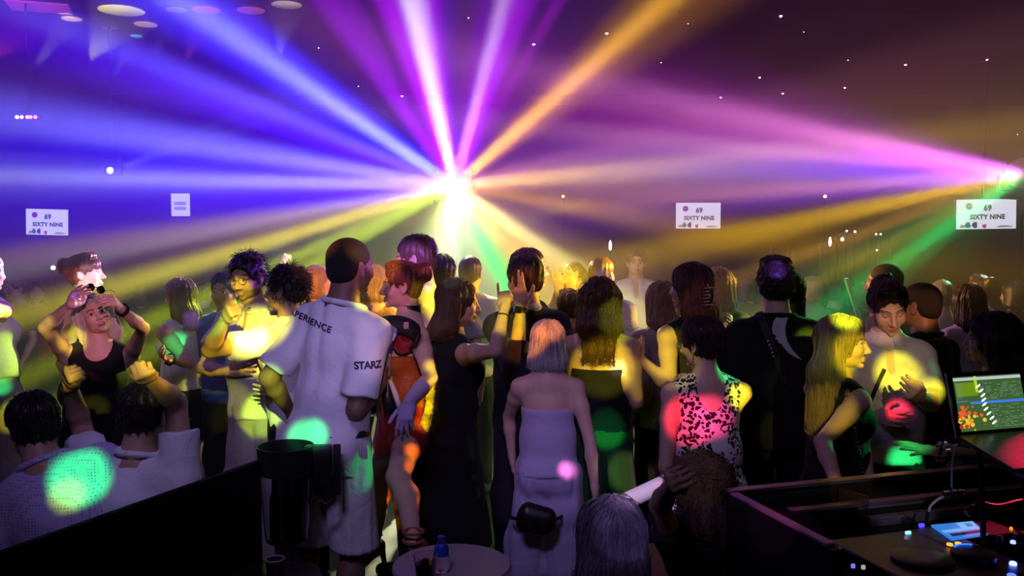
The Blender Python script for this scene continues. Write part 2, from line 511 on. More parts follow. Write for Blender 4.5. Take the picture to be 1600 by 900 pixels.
class MB:
    """Collects boxes, tubes and lathes in one bmesh."""
    def __init__(self):
        self.bm = bmesh.new()

    def box(self, c, size, rot=None, bevel=0.0):
        r = bmesh.ops.create_cube(self.bm, size=1)
        vs = r['verts']
        M = Matrix.Translation(Vector(c)) @ (rot.to_4x4() if rot is not None else Matrix()) @ Matrix.Diagonal((*size, 1))
        bmesh.ops.transform(self.bm, matrix=M, verts=vs)
        if bevel:
            es = list({e for v in vs for e in v.link_edges})
            bmesh.ops.bevel(self.bm, geom=es, offset=bevel, segments=2, affect='EDGES', profile=0.6)
        return self

    def tube(self, pts, r, seg=8, cap=True):
        pts = [Vector(p) for p in pts]
        rs = r if isinstance(r, (list, tuple)) else [r] * len(pts)
        rings = []
        prev = None
        for i, p in enumerate(pts):
            d = (pts[min(i + 1, len(pts) - 1)] - pts[max(i - 1, 0)]).normalized()
            a = prev if prev is not None else (Vector((0, 0, 1)) if abs(d.z) < 0.9 else Vector((1, 0, 0)))
            u = (a - d * a.dot(d)).normalized()
            prev = u
            v = d.cross(u)
            rings.append([self.bm.verts.new(p + (u * math.cos(t) + v * math.sin(t)) * rs[i])
                          for t in [2 * math.pi * k / seg for k in range(seg)]])
        for a, b in zip(rings, rings[1:]):
            for k in range(seg):
                self.bm.faces.new((a[k], a[(k + 1) % seg], b[(k + 1) % seg], b[k]))
        if cap:
            self.bm.faces.new(list(reversed(rings[0])))
            self.bm.faces.new(rings[-1])
        return self

    def lathe(self, prof, c=(0, 0, 0), seg=24, M=None):
        c = Vector(c)
        rings = []
        for r, z in prof:
            ring = []
            for k in range(seg):
                t = 2 * math.pi * k / seg
                p = Vector((r * math.cos(t), r * math.sin(t), z))
                if M is not None:
                    p = M @ p
                ring.append(self.bm.verts.new(p + c))
            rings.append(ring)
        for a, b in zip(rings, rings[1:]):
            for k in range(seg):
                self.bm.faces.new((a[k], a[(k + 1) % seg], b[(k + 1) % seg], b[k]))
        self.bm.faces.new(list(reversed(rings[0])))
        self.bm.faces.new(rings[-1])
        return self

    def quad(self, pts):
        self.bm.faces.new([self.bm.verts.new(Vector(p)) for p in pts])
        return self

    def build(self, name, mat, parent=None, smooth=False, origin=None):
        bmesh.ops.recalc_face_normals(self.bm, faces=self.bm.faces)
        if origin is not None:
            bmesh.ops.translate(self.bm, vec=-Vector(origin), verts=self.bm.verts)
        me = bpy.data.meshes.new(name)
        self.bm.to_mesh(me)
        self.bm.free()
        if smooth:
            me.polygons.foreach_set('use_smooth', [True] * len(me.polygons))
            try:
                me.set_sharp_from_angle(angle=math.radians(40))
            except Exception:
                pass
        o = obj(name, me, mat, parent)
        if origin is not None and parent is None:
            o.location = origin
        return o
# ------------------------------------------------------------------ signed-distance modelling
def V3(*a):
    return np.array(a if len(a) == 3 else a[0], dtype=float)


def unit(v):
    return v / (np.linalg.norm(v) + 1e-12)


def rotz(a):
    c, s = math.cos(a), math.sin(a)
    return np.array([[c, -s, 0], [s, c, 0], [0, 0, 1.0]])


def rotx(a):
    c, s = math.cos(a), math.sin(a)
    return np.array([[1.0, 0, 0], [0, c, -s], [0, s, c]])


def roty(a):
    c, s = math.cos(a), math.sin(a)
    return np.array([[c, 0, s], [0, 1.0, 0], [-s, 0, c]])


def smin(a, b, k):
    if k <= 0:
        return np.minimum(a, b)
    h = np.maximum(k - np.abs(a - b), 0) / k
    return np.minimum(a, b) - h * h * k * 0.25


class Shape:
    """A list of primitives blended in order; evaluated on a grid or at points."""
    def __init__(self):
        self.p = []
        self.planes = []
        self.off = 0.0
        self.noise = None

    def cone(self, a, b, ra, rb, k=0.02, op=1, cut=None):
        a, b = V3(a), V3(b)
        ba = b - a
        L2 = max(ba @ ba, 1e-9)

        def f(x, y, z):
            px, py, pz = x - a[0], y - a[1], z - a[2]
            t = np.clip((px * ba[0] + py * ba[1] + pz * ba[2]) / L2, 0, 1)
            d = np.sqrt((px - t * ba[0]) ** 2 + (py - t * ba[1]) ** 2 + (pz - t * ba[2]) ** 2) - (ra + (rb - ra) * t)
            if cut is not None:
                q, n = cut
                d = np.maximum(d, (x - q[0]) * n[0] + (y - q[1]) * n[1] + (z - q[2]) * n[2])
            return d
        r = max(ra, rb)
        self.p.append((f, np.minimum(a, b) - r, np.maximum(a, b) + r, k, op))
        return self

    def chain(self, pts, rs, k=0.02):
        for i in range(len(pts) - 1):
            self.cone(pts[i], pts[i + 1], rs[i], rs[i + 1], k)
        return self

    def ball(self, c, r, R=None, k=0.02, op=1):
        c = V3(c)
        r = V3(r, r, r) if np.isscalar(r) else V3(r)
        R = np.eye(3) if R is None else R

        def f(x, y, z):
            px, py, pz = x - c[0], y - c[1], z - c[2]
            k0 = k1 = 0
            for i in range(3):
                q = px * R[0, i] + py * R[1, i] + pz * R[2, i]
                k0 = k0 + (q / r[i]) ** 2
                k1 = k1 + (q / r[i] ** 2) ** 2
            k0 = np.sqrt(k0)
            return k0 * (k0 - 1) / np.maximum(np.sqrt(k1), 1e-6)
        m = np.abs(R) @ r
        self.p.append((f, c - m, c + m, k, op))
        return self

    def slab(self, a, b, ra, rb, R, k=0.03, op=1):
        """A tapered capsule of elliptical section: ra, rb = (half width along R[:,0], half depth along R[:,1])."""
        a, b = V3(a), V3(b)
        ba = b - a
        L2 = max(ba @ ba, 1e-9)
        wdir = unit(ba)
        u = R[:, 0] - wdir * (R[:, 0] @ wdir)
        u = unit(u)
        v = np.cross(wdir, u)

        def f(x, y, z):
            px, py, pz = x - a[0], y - a[1], z - a[2]
            t = np.clip((px * ba[0] + py * ba[1] + pz * ba[2]) / L2, 0, 1)
            qx, qy, qz = px - t * ba[0], py - t * ba[1], pz - t * ba[2]
            ru = ra[0] + (rb[0] - ra[0]) * t
            rv = ra[1] + (rb[1] - ra[1]) * t
            rm = np.minimum(ru, rv)
            qu = qx * u[0] + qy * u[1] + qz * u[2]
            qv = qx * v[0] + qy * v[1] + qz * v[2]
            qw = qx * wdir[0] + qy * wdir[1] + qz * wdir[2]
            k0 = np.sqrt((qu / ru) ** 2 + (qv / rv) ** 2 + (qw / rm) ** 2)
            k1 = np.sqrt((qu / ru ** 2) ** 2 + (qv / rv ** 2) ** 2 + (qw / rm ** 2) ** 2)
            return np.where(k0 < 0.3, (k0 - 1) * rm, k0 * (k0 - 1) / np.maximum(k1, 1e-6))
        r = max(ra[0], ra[1], rb[0], rb[1])
        self.p.append((f, np.minimum(a, b) - r, np.maximum(a, b) + r, k, op))
        return self

    def plane(self, p, n):
        """Keep the side n points away from."""
        self.planes.append((V3(p), unit(V3(n))))
        return self

    def add(self, other):
        self.p += other.p
        return self

    def points(self, P):
        x, y, z = P[:, 0], P[:, 1], P[:, 2]
        F = np.full(len(P), 9.0)
        for f, lo, hi, k, op in self.p:
            d = f(x, y, z)
            F = smin(F, d, k) if op > 0 else -smin(-F, d, k)
        F = F - self.off
        for p, n in self.planes:
            F = np.maximum(F, (x - p[0]) * n[0] + (y - p[1]) * n[1] + (z - p[2]) * n[2])
        return F

    def grid(self, h):
        lo = np.min([q[1] for q in self.p if q[4] > 0], axis=0) - self.off - 3 * h
        hi = np.max([q[2] for q in self.p if q[4] > 0], axis=0) + self.off + 3 * h
        for p, n in self.planes:                 # crop by axis-aligned cuts
            for i in range(3):
                if n[i] > 0.999: hi[i] = min(hi[i], p[i] + 3 * h)
                if n[i] < -0.999: lo[i] = max(lo[i], p[i] - 3 * h)
        n = np.ceil((hi - lo) / h).astype(int) + 1
        ax = [lo[i] + h * np.arange(n[i]) for i in range(3)]
        F = np.full(n, 1.0, dtype=np.float32)
        for f, l, u, k, op in self.p:
            m = k + self.off + 3 * h + 0.01
            i0 = np.clip(np.floor((l - m - lo) / h).astype(int), 0, n)
            i1 = np.clip(np.ceil((u + m - lo) / h).astype(int) + 1, 0, n)
            if np.any(i1 <= i0):
                continue
            s = tuple(slice(i0[i], i1[i]) for i in range(3))
            d = f(ax[0][s[0]][:, None, None], ax[1][s[1]][None, :, None], ax[2][s[2]][None, None, :]).astype(np.float32)
            F[s] = smin(F[s], d, k) if op > 0 else -smin(-F[s], d, k)
        F -= self.off
        if self.noise is not None:
            X, Y, Z = ax[0][:, None, None], ax[1][None, :, None], ax[2][None, None, :]
            F = F + self.noise(X, Y, Z).astype(np.float32)
        for p, nn in self.planes:
            F = np.maximum(F, ((ax[0] - p[0]) * nn[0])[:, None, None] + ((ax[1] - p[1]) * nn[1])[None, :, None]
                           + ((ax[2] - p[2]) * nn[2])[None, None, :])
        return F, lo, h

    def mesh(self, h):
        F, lo, h = self.grid(h)
        self.F, self.lo, self.h = F, lo, h
        return surface_nets(F, lo, h)


_C8 = np.array([[i, j, k] for i in (0, 1) for j in (0, 1) for k in (0, 1)])
_E12 = [(a, b) for a in range(8) for b in range(a + 1, 8) if np.abs(_C8[a] - _C8[b]).sum() == 1]


def surface_nets(F, lo, h):
    F = np.ascontiguousarray(F)
    for s in ((0,), (-1,)):
        F[s[0], :, :] = np.abs(F[s[0], :, :]) + 1e-4
        F[:, s[0], :] = np.abs(F[:, s[0], :]) + 1e-4
        F[:, :, s[0]] = np.abs(F[:, :, s[0]]) + 1e-4
    S = F < 0
    cs = np.zeros(np.array(F.shape) - 1, dtype=np.int8)
    nx, ny, nz = cs.shape
    for c in _C8:
        cs += S[c[0]:c[0] + nx, c[1]:c[1] + ny, c[2]:c[2] + nz]
    act = (cs > 0) & (cs < 8)
    idx = np.full(cs.shape, -1, dtype=np.int32)
    ac = np.argwhere(act)
    idx[act] = np.arange(len(ac))
    val = np.stack([F[ac[:, 0] + c[0], ac[:, 1] + c[1], ac[:, 2] + c[2]] for c in _C8], 1)
    pos = np.zeros((len(ac), 3))
    cnt = np.zeros(len(ac))
    for a, b in _E12:
        fa, fb = val[:, a], val[:, b]
        m = (fa < 0) != (fb < 0)
        t = fa[m] / (fa[m] - fb[m])
        pos[m] += _C8[a] + t[:, None] * (_C8[b] - _C8[a])
        cnt[m] += 1
    V = lo + h * (ac + pos / np.maximum(cnt, 1)[:, None])
    Q = []
    for axis in range(3):
        u, v = [(1, 2), (2, 0), (0, 1)][axis]
        sl0 = [slice(None)] * 3
        sl1 = [slice(None)] * 3
        sl0[axis] = slice(0, -1)
        sl1[axis] = slice(1, None)
        A, B = S[tuple(sl0)], S[tuple(sl1)]
        e = np.argwhere(A != B)
        if len(e) == 0:
            continue
        e = e[(e[:, u] > 0) & (e[:, v] > 0)]
        du = np.zeros(3, int); du[u] = 1
        dv = np.zeros(3, int); dv[v] = 1
        q = np.stack([idx[tuple((e - du - dv).T)], idx[tuple((e - dv).T)], idx[tuple(e.T)], idx[tuple((e - du).T)]], 1)
        flip = B[tuple(e.T)]
        q[flip] = q[flip][:, ::-1]
        Q.append(q)
    Q = np.concatenate(Q)
    return V, Q[(Q >= 0).all(1)]


def sample(F, lo, h, P):
    """Trilinear look-up of a grid at points."""
    g = (P - lo) / h
    g = np.clip(g, 0, np.array(F.shape) - 1.001)
    i = g.astype(int)
    f = g - i
    r = 0
    for c in _C8:
        wgt = np.prod(np.where(c, f, 1 - f), axis=1)
        r = r + wgt * F[i[:, 0] + c[0], i[:, 1] + c[1], i[:, 2] + c[2]]
    return r


def grad(F, lo, h, P):
    g = np.stack([sample(F, lo, h, P + h * e) - sample(F, lo, h, P - h * e) for e in np.eye(3)], 1)
    return g / (np.linalg.norm(g, axis=1, keepdims=True) + 1e-9)


def fold_noise(amp, freq, seed, stretch=(1, 1, 0.45)):
    """Cloth creases: warped ridges."""
    r = np.random.default_rng(seed)
    ks = r.normal(size=(5, 3)) * freq * np.array(stretch)
    ph = r.uniform(0, 6.28, 5)

    def f(x, y, z):
        wv = np.sin(x * ks[3, 0] + y * ks[3, 1] + z * ks[3, 2] + ph[3]) * 1.3
        s = 0
        for i in range(3):
            s = s + np.sin(x * ks[i, 0] + y * ks[i, 1] + z * ks[i, 2] + ph[i] + wv)
        return -amp * (np.abs(s) - 1.1) * 0.6
    return f


def groove_noise(amp, n, c, seed=0):
    """Locks of hair: grooves that run down the head."""
    def f(x, y, z):
        a = np.arctan2(y - c[1], x - c[0])
        return amp * np.sin(n * a + 2.0 * np.sin(9 * z + seed) + seed) + amp * 0.6 * np.sin(n * 2.3 * a + seed * 2 + 14 * z)
    return f


def lump_noise(amp, freq, seed=0):
    def f(x, y, z):
        return amp * (np.sin(freq * x + seed) * np.sin(freq * 1.1 * y + 2 * seed) * np.sin(freq * 0.9 * z + 1.7)
                      + 0.6 * np.sin(freq * 2.1 * x + 1) * np.sin(freq * 1.9 * y) * np.sin(freq * 2.3 * z + seed))
    return f
# ------------------------------------------------------------------ lettering (made while the scene is still small)
def text_mesh(txt, size=1.0, bold=0.0, cuts=0.0, spacing=1.0):
    c = bpy.data.curves.new('lettering', 'FONT')
    c.body = txt
    c.size = size
    c.offset = bold
    c.align_x = 'CENTER'
    c.align_y = 'CENTER'
    c.space_character = spacing
    c.resolution_u = 3
    o = bpy.data.objects.new('lettering', c)
    COL.objects.link(o)
    me = bpy.data.meshes.new_from_object(o.evaluated_get(bpy.context.evaluated_depsgraph_get()))
    bpy.data.objects.remove(o)
    bpy.data.curves.remove(c)
    if cuts:
        me = grid_cut(me, cuts)
    return me


def grid_cut(me, step):
    bm = bmesh.new()
    bm.from_mesh(me)
    xs = [v.co.x for v in bm.verts]
    ys = [v.co.y for v in bm.verts]
    for i, lo, hi in ((0, min(xs), max(xs)), (1, min(ys), max(ys))):
        t = lo + step
        while t < hi:
            p = Vector((0, 0, 0)); p[i] = t
            n = Vector((0, 0, 0)); n[i] = 1
            bmesh.ops.bisect_plane(bm, geom=bm.verts[:] + bm.edges[:] + bm.faces[:], plane_co=p, plane_no=n)
            t += step
    bm.to_mesh(me)
    bm.free()
    return me


def poly_mesh(pts, step=0.0):
    bm = bmesh.new()
    bm.faces.new([bm.verts.new((x, y, 0)) for x, y in pts])
    bmesh.ops.triangulate(bm, faces=bm.faces[:])
    me = bpy.data.meshes.new('print')
    bm.to_mesh(me)
    bm.free()
    return grid_cut(me, step) if step else me


TXT = dict(back=text_mesh('XPERIENCE', 0.040, 0.0010, 0.02, 1.08), sleeve=text_mesh('STARZ', 0.044, 0.0016, 0.02, 0.9),
           n69=text_mesh('69', 1.1, 0.045), sixty=text_mesh('SIXTY NINE', 1.0, 0.045, 0.0, 1.06), logo=text_mesh('69', 1.0, 0.015))


def print_on(P, shape, me, origin, right, upv, name, mat, parent, depth=0.25, turn=0.0):
    """Lay a flat print on a garment: every vertex goes straight back to the cloth."""
    right, upv = unit(V3(right)), unit(V3(upv))
    n = np.cross(right, upv)                   # towards the viewer
    c, s_ = math.cos(turn), math.sin(turn)
    co = np.empty(len(me.vertices) * 3)
    me.vertices.foreach_get('co', co)
    co = co.reshape(-1, 3)
    u = co[:, 0] * c - co[:, 1] * s_
    v = co[:, 0] * s_ + co[:, 1] * c
    p = V3(origin) + u[:, None] * right + v[:, None] * upv + n * depth
    done = np.zeros(len(p), bool)
    for i in range(160):
        d = sample(shape.F, shape.lo, shape.h, p)
        done |= d < 0.004
        step = np.where(done, 0, np.clip(d * 0.7, 0.0015, 0.03))
        p = p - n * step[:, None]
    p = p + n * 0.0015
    m2 = me.copy()
    m2.vertices.foreach_set('co', p.ravel())
    bm = bmesh.new()
    bm.from_mesh(m2)
    bm.verts.ensure_lookup_table()
    bmesh.ops.delete(bm, geom=[bm.verts[i] for i in np.flatnonzero(~done)], context='VERTS')
    bm.to_mesh(m2)
    bm.free()
    return obj(name, m2, mat, parent)


# ------------------------------------------------------------------ the room
ROOM = dict(x=10.0, y0=-3.0, y1=16.0, z=4.4)
wall_m = plain('matt_dark_wall', (0.012, 0.011, 0.013), 0.85, 0.0, 0.15)
ceil_m = plain('black_ceiling', (0.006, 0.006, 0.007), 0.85, 0.0, 0.1)


def floor_material():
    m = plain('club_floor', (0.02, 0.02, 0.022), 0.45)
    nt, N, b = nodes(m)
    tc = N.new('ShaderNodeTexCoord')
    nz = N.new('ShaderNodeTexNoise')
    nz.inputs['Scale'].default_value = 9
    nz.inputs['Detail'].default_value = 6
    wv = N.new('ShaderNodeTexWave')
    wv.inputs['Scale'].default_value = 3
    wv.inputs['Distortion'].default_value = 9
    link(nt, tc.outputs['Object'], nz.inputs['Vector'])
    link(nt, tc.outputs['Object'], wv.inputs['Vector'])
    mx = N.new('ShaderNodeMix'); mx.data_type = 'RGBA'
    mx.inputs[6].default_value = (0.004, 0.004, 0.0045, 1)
    mx.inputs[7].default_value = (0.05, 0.042, 0.034, 1)
    ml = N.new('ShaderNodeMath'); ml.operation = 'MULTIPLY'
    link(nt, nz.outputs[0], ml.inputs[0]); link(nt, wv.outputs['Fac'], ml.inputs[1])
    link(nt, ml.outputs[0], mx.inputs[0])
    link(nt, mx.outputs[2], b.inputs['Base Color'])
    return m


def slab_box(name, lo, hi, mat):
    c = [(a + b_) / 2 for a, b_ in zip(lo, hi)]
    o = MB().box(c, [b_ - a for a, b_ in zip(lo, hi)]).build(name, mat)
    return tag(o, kind='structure')


X, Y0, Y1, Z = ROOM['x'], ROOM['y0'], ROOM['y1'], ROOM['z']
slab_box('floor', (-X, Y0, -0.1), (X, Y1, 0), floor_material())
slab_box('ceiling', (-X, Y0, Z), (X, Y1, Z + 0.1), ceil_m)
slab_box('wall_back', (-X, Y1, -0.1), (X, Y1 + 0.15, Z + 0.1), wall_m)
slab_box('wall_left', (-X - 0.15, Y0, -0.1), (-X, Y1, Z + 0.1), wall_m)
slab_box('wall_right', (X, Y0, -0.1), (X + 0.15, Y1, Z + 0.1), wall_m)
slab_box('wall_front', (-X, Y0 - 0.15, -0.1), (X, Y0, Z + 0.1), wall_m)
slab_box('baseboard_back', (-X, Y1 - 0.03, 0), (X, Y1, 0.14), plain('black_trim', (0.012, 0.012, 0.013), 0.5))
slab_box('trim_1', (-X, Y1 - 0.10, Z - 0.16), (X, Y1, Z), plain('black_trim', (0.012, 0.012, 0.013), 0.5))
# a lowered duct-like beam under the ceiling above the far end of the dance floor
o = at(1160, 22, 9.3)
slab_box('trim_2', (1.75, 9.25, Z - 0.12), (X, 9.55, Z), ceil_m)


def haze_material():
    m = bpy.data.materials.new('stage_haze')
    m.use_nodes = True
    nt = m.node_tree
    nt.nodes.clear()
    out = nt.nodes.new('ShaderNodeOutputMaterial')
    vs = nt.nodes.new('ShaderNodeVolumeScatter')
    vs.inputs['Color'].default_value = (1, 1, 1, 1)
    vs.inputs['Density'].default_value = 0.05
    vs.inputs['Anisotropy'].default_value = 0.0
    link(nt, vs.outputs[0], out.inputs['Volume'])
    m.cycles.volume_sampling = 'EQUIANGULAR'
    m.cycles.homogeneous_volume = True
    return m


hz = MB().box((0, (5.15 + Y1 - 0.11) / 2, Z / 2), (2 * X - 0.02, Y1 - 0.11 - 5.15, Z - 0.02)).build('haze', haze_material())
tag(hz, 'thin machine haze hanging over the dance floor', kind='stuff')

# ------------------------------------------------------------------ screens and signs on the far side
screen_m = glow('lit_screen', (0.80, 0.78, 0.95), 1.15)
dark_text = plain('screen_ink', (0.05, 0.02, 0.12), 0.5)
frame_m = plain('black_plastic', (0.012, 0.012, 0.013), 0.4)


def flat_text(name, key, mat, parent, x, z, size, y):
    me = TXT[key].copy()
    o = obj(name, me, mat, parent)
    o.location = (x, y, z)
    o.rotation_euler = (math.pi / 2, 0, 0)
    o.scale = (size, size, size)
    return o


def tv(px, py, d, w_, h_, label, rz=0.0, wallmount=True, roll=0.0):
    c = at(px, py, d)
    t = empty('wall_screen', c, rz)
    t.rotation_euler = (0, roll, rz)
    tag(t, label, 'screen')
    MB().box((0, 0.03, 0), (w_ + 0.03, 0.05, h_ + 0.03), bevel=0.006).build('housing', frame_m, t)
    MB().box((0, 0.002, 0), (w_, 0.008, h_)).build('display', screen_m, t)
    y = -0.005
    flat_text('number', 'n69', dark_text, t, 0.02 * w_, 0.20 * h_, 0.24 * h_, y)
    flat_text('lettering', 'sixty', dark_text, t, 0.02 * w_, -0.10 * h_, 0.215 * h_, y)
    lg = MB().lathe([(0.11 * h_, -0.002), (0.11 * h_, 0.002)], (-0.29 * w_, y, 0.27 * h_), 20, Matrix.Rotation(math.pi / 2, 3, 'X')).build('round_logo', glow('pink_logo', (0.55, 0.12, 0.5), 0.5), t)
    flat_text('logo_lettering', 'logo', plain('logo_white', (0.8, 0.8, 0.8)), lg, -0.29 * w_, 0.27 * h_, 0.1 * h_, y - 0.004)
    for nme, cx, cz, sx, sz, col in (('picture_patch', -0.31, -0.36, 0.10, 0.2, (0.06, 0.30, 0.28)), ('picture_patch', -0.19, -0.36, 0.09, 0.22, (0.20, 0.05, 0.25)),
                                     ('picture_patch', -0.03, -0.41, 0.07, 0.15, (0.8, 0.12, 0.22)), ('picture_patch', -0.40, -0.40, 0.09, 0.10, (0.75, 0.45, 0.4)), ('picture_patch', 0.30, -0.42, 0.26, 0.08, (0.7, 0.6, 0.5))):
        pts = [(cx + sx * 0.5 * math.cos(a) * (1 + 0.25 * math.sin(3 * a + cx * 9)), cz + sz * 0.5 * math.sin(a)) for a in np.linspace(0, 2 * math.pi, 14)[:-1]]
        me = poly_mesh([(x * w_, z * h_) for x, z in pts])
        p = obj(nme, me, glow('pic_%.2f_%.2f' % col[:2], col, 0.55), t)
        p.location = (0, y, 0)
        p.rotation_euler = (math.pi / 2, 0, 0)
    if wallmount:
        gap = Y1 - c.y - 0.055
        MB().box((0, 0.055 + gap / 2, 0), (0.12, gap, 0.12)).build('wall_bracket', frame_m, t)
    else:
        MB().tube([(0, 0.08, 0), (0, 0.08, Z - c.z)], 0.022, 10).box((0, 0.065, 0), (0.14, 0.03, 0.14)).box((0, 0.08, Z - c.z - 0.01), (0.14, 0.14, 0.02)).build('ceiling_pole', frame_m, t)
    return t


tv(73.5, 347, 15.6, 0.735, 0.45, 'wall screen reading SIXTY NINE on the far wall above the laughing blonde woman', 0.0, True, math.radians(1.5))
tv(1091, 337, 15.6, 0.78, 0.45, 'screen reading SIXTY NINE on the far wall above the woman with a hair claw', 0.0, True)
tv(1541, 334.5, 12.6, 0.845, 0.42, 'larger screen reading SIXTY NINE hung on a ceiling pole near the second effect lamp', 0.0, False, math.radians(-1))

b_ = empty('menu_board', at(281.5, 320, 15.8))
tag(b_, 'small white upright board with two grey blocks of lines on the far wall', 'sign')
MB().box((0, 0.02, 0), (0.32, 0.04, 0.40), bevel=0.004).build('board', glow('board_white', (0.78, 0.76, 0.95), 1.1), b_)
for i, z in enumerate((0.045, 0.025, 0.005, -0.045, -0.065, -0.085)):
    MB().box((0.0, -0.003, z), (0.22 - 0.02 * (i % 2), 0.004, 0.011)).build('printed_line', plain('grey_ink', (0.16, 0.14, 0.25)), b_)
MB().box((0, 0.10, 0), (0.06, 0.12, 0.06)).build('wall_bracket', frame_m, b_)

# tall glass panels with small bulbs of the back bar, far right of centre
for i, (px, wpx, hh) in enumerate(((1215, 26, 1.75), (1252, 30, 1.7), (1290, 24, 1.8), (1330, 42, 1.95), (1371, 34, 1.9))):
    c = at(px, 470, 13.6)
    g = empty('bar_screen', (c.x, c.y, 0))
    tag(g, 'faint upright glass panel of the back bar behind the dancers', 'panel', 'glass panels of the back bar')
    wm = wpx / FPX * 13.6
    MB().box((0, 0, hh / 2), (wm, 0.03, hh)).build('pane', plain('smoked_panel', (0.10, 0.11, 0.13), 0.12, 0.0, 0.8), g)
    for q in (-1, 1):
        MB().box((q * wm / 2, 0, hh / 2), (0.02, 0.05, hh)).build('edge_post', plain('brushed_steel', (0.35, 0.35, 0.36), 0.35, 1.0), g)
    MB().box((0, 0, 0.03), (wm + 0.05, 0.14, 0.06)).build('foot_rail', frame_m, g)


def bulb(px, py, d, r, col, st, label, group, tall=1.0, hang=None, cat='bulb'):
    c = at(px, py, d)
    t = empty('bar_bulb', c)
    tag(t, label, cat, group)
    MB().lathe([(r * 0.25, -r * tall), (r * 0.8, -r * tall * 0.6), (r, 0), (r * 0.8, r * tall * 0.6), (r * 0.25, r * tall)], (0, 0, 0), 12).build('bulb', glow('bulb_%.2f_%.2f_%.1f' % (col[0], col[2], st), col, st), t, True)
    MB().tube([(0, 0, -r * tall * 0.8), (0, 0, -r * tall - 0.04), (0, 0, -c.z)], [r * 0.5, 0.006, 0.006], 6).build('stem', plain('dull_black', (0.004, 0.004, 0.004), 0.9, 0, 0.1), t)


for px, py, r, tl in ((1297, 378, 0.020, 3.6), (1316, 374, 0.024, 1.2), (1323, 361, 0.015, 1), (1336, 362, 0.017, 1), (1369, 366, 0.014, 1), (1376, 366, 0.013, 1), (1370, 391, 0.012, 1)):
    bulb(px, py, 13.2, r, (1, 0.97, 0.92), 6, 'small white bulb glowing by the glass panels of the back bar', 'bulbs of the back bar', tl)
bulb(953.5, 384, 12.5, 0.022, (0.9, 0.92, 1), 4, 'slim white tube light glowing behind the man in the lavender shirt', None, 3.4, cat='light')
bulb(880, 307, 14.0, 0.022, (1, 0.6, 0.15), 6, 'tiny orange bulb high above the hands over a face', None)
bulb(1289, 307, 14.0, 0.025, (1, 0.75, 0.55), 6, 'tiny peach bulb glowing between the two screens', None)
bulb(83, 418.5, 9.0, 0.022, (1, 0.75, 0.62), 6, 'round warm bulb beside the woman with the fringe, outer of two', None)
bulb(92.5, 418.5, 9.0, 0.023, (1, 0.75, 0.62), 6, 'round warm bulb beside the woman with the fringe, inner of two', None)

# star points of the ceiling
stars = [(1220, 25), (1371, 6), (1415, 101), (1320, 137), (1542, 93), (1223, 146), (1325, 94), (948, 52), (834, 69), (628, 150), (1126, 152), (1187, 121),
         (1074, 18), (1075, 37), (732, 28), (498, 75), (1256, 50), (1590, 210), (560, 135), (1033, 98)]
small_star = {(1325, 94), (732, 28), (1074, 18), (1075, 37), (1256, 50), (1590, 210), (498, 75), (560, 135), (1033, 98)}
for px, py in stars:
    v = ray(px, py)
    tt = (Z - 0.012 - CAM.z) / v.z
    if tt * v.y > Y1 - 0.15:
        tt = (Y1 - 0.15) / v.y
    c = CAM + v * tt
    r = 0.008 if (px, py) in small_star else 0.017
    warm = (1.0, 0.62, 0.40) if px > 900 else (0.9, 0.75, 1.0)
    if px in (1074, 1075, 1256):
        warm = (0.4, 0.15, 1.0)
    t = empty('ceiling_star', c)
    tag(t, 'tiny point light set in the dark ceiling', 'light', 'star points of the ceiling')
    MB().lathe([(r * 0.3, -r * 0.8), (r * 0.8, -r * 0.5), (r, 0), (r * 0.6, 0.01)], (0, 0, 0), 10).build('lens', glow('star_%.1f_%.1f' % (warm[0], warm[2]), warm, 9), t, True)
    MB().lathe([(r * 1.4, 0.002), (r * 1.4, 0.012)], (0, 0, 0), 12).build('ring', frame_m, t)


for px, py, r, col, pw, lb in CEILING_DOTS:  # pale pieces added to the black ceiling to catch the light dots
    v = ray(px, py)
    c = CAM + v * ((Z - CAM.z) / v.z)
    t = empty('catch_tile' if 'square' in lb else 'catch_disc', (c.x, c.y, Z))
    tag(t, lb, 'light-catching disc' if 'disc' in lb else 'light-catching tile')
    if 'square' in lb:
        MB().box((0, 0, -0.012), (r * 2, r * 1.5, 0.022), Matrix.Rotation(0.35, 3, 'Z'), 0.004).build('panel', plain('light_catch_white', (0.5, 0.5, 0.5), 0.8), t)
        MB().box((0, 0, -0.006), (r * 2.1, r * 1.6, 0.010), Matrix.Rotation(0.35, 3, 'Z')).build('rim', frame_m, t)
    else:
        MB().lathe([(r * 0.97, -0.024), (r, -0.020), (r, 0.0)], (0, 0, 0), 28).build('disc', plain('light_catch_white', (0.5, 0.5, 0.5), 0.8), t, True)
        MB().lathe([(r * 1.03, -0.014), (r * 1.03, 0.0)], (0, 0, 0), 28).build('rim', frame_m, t)


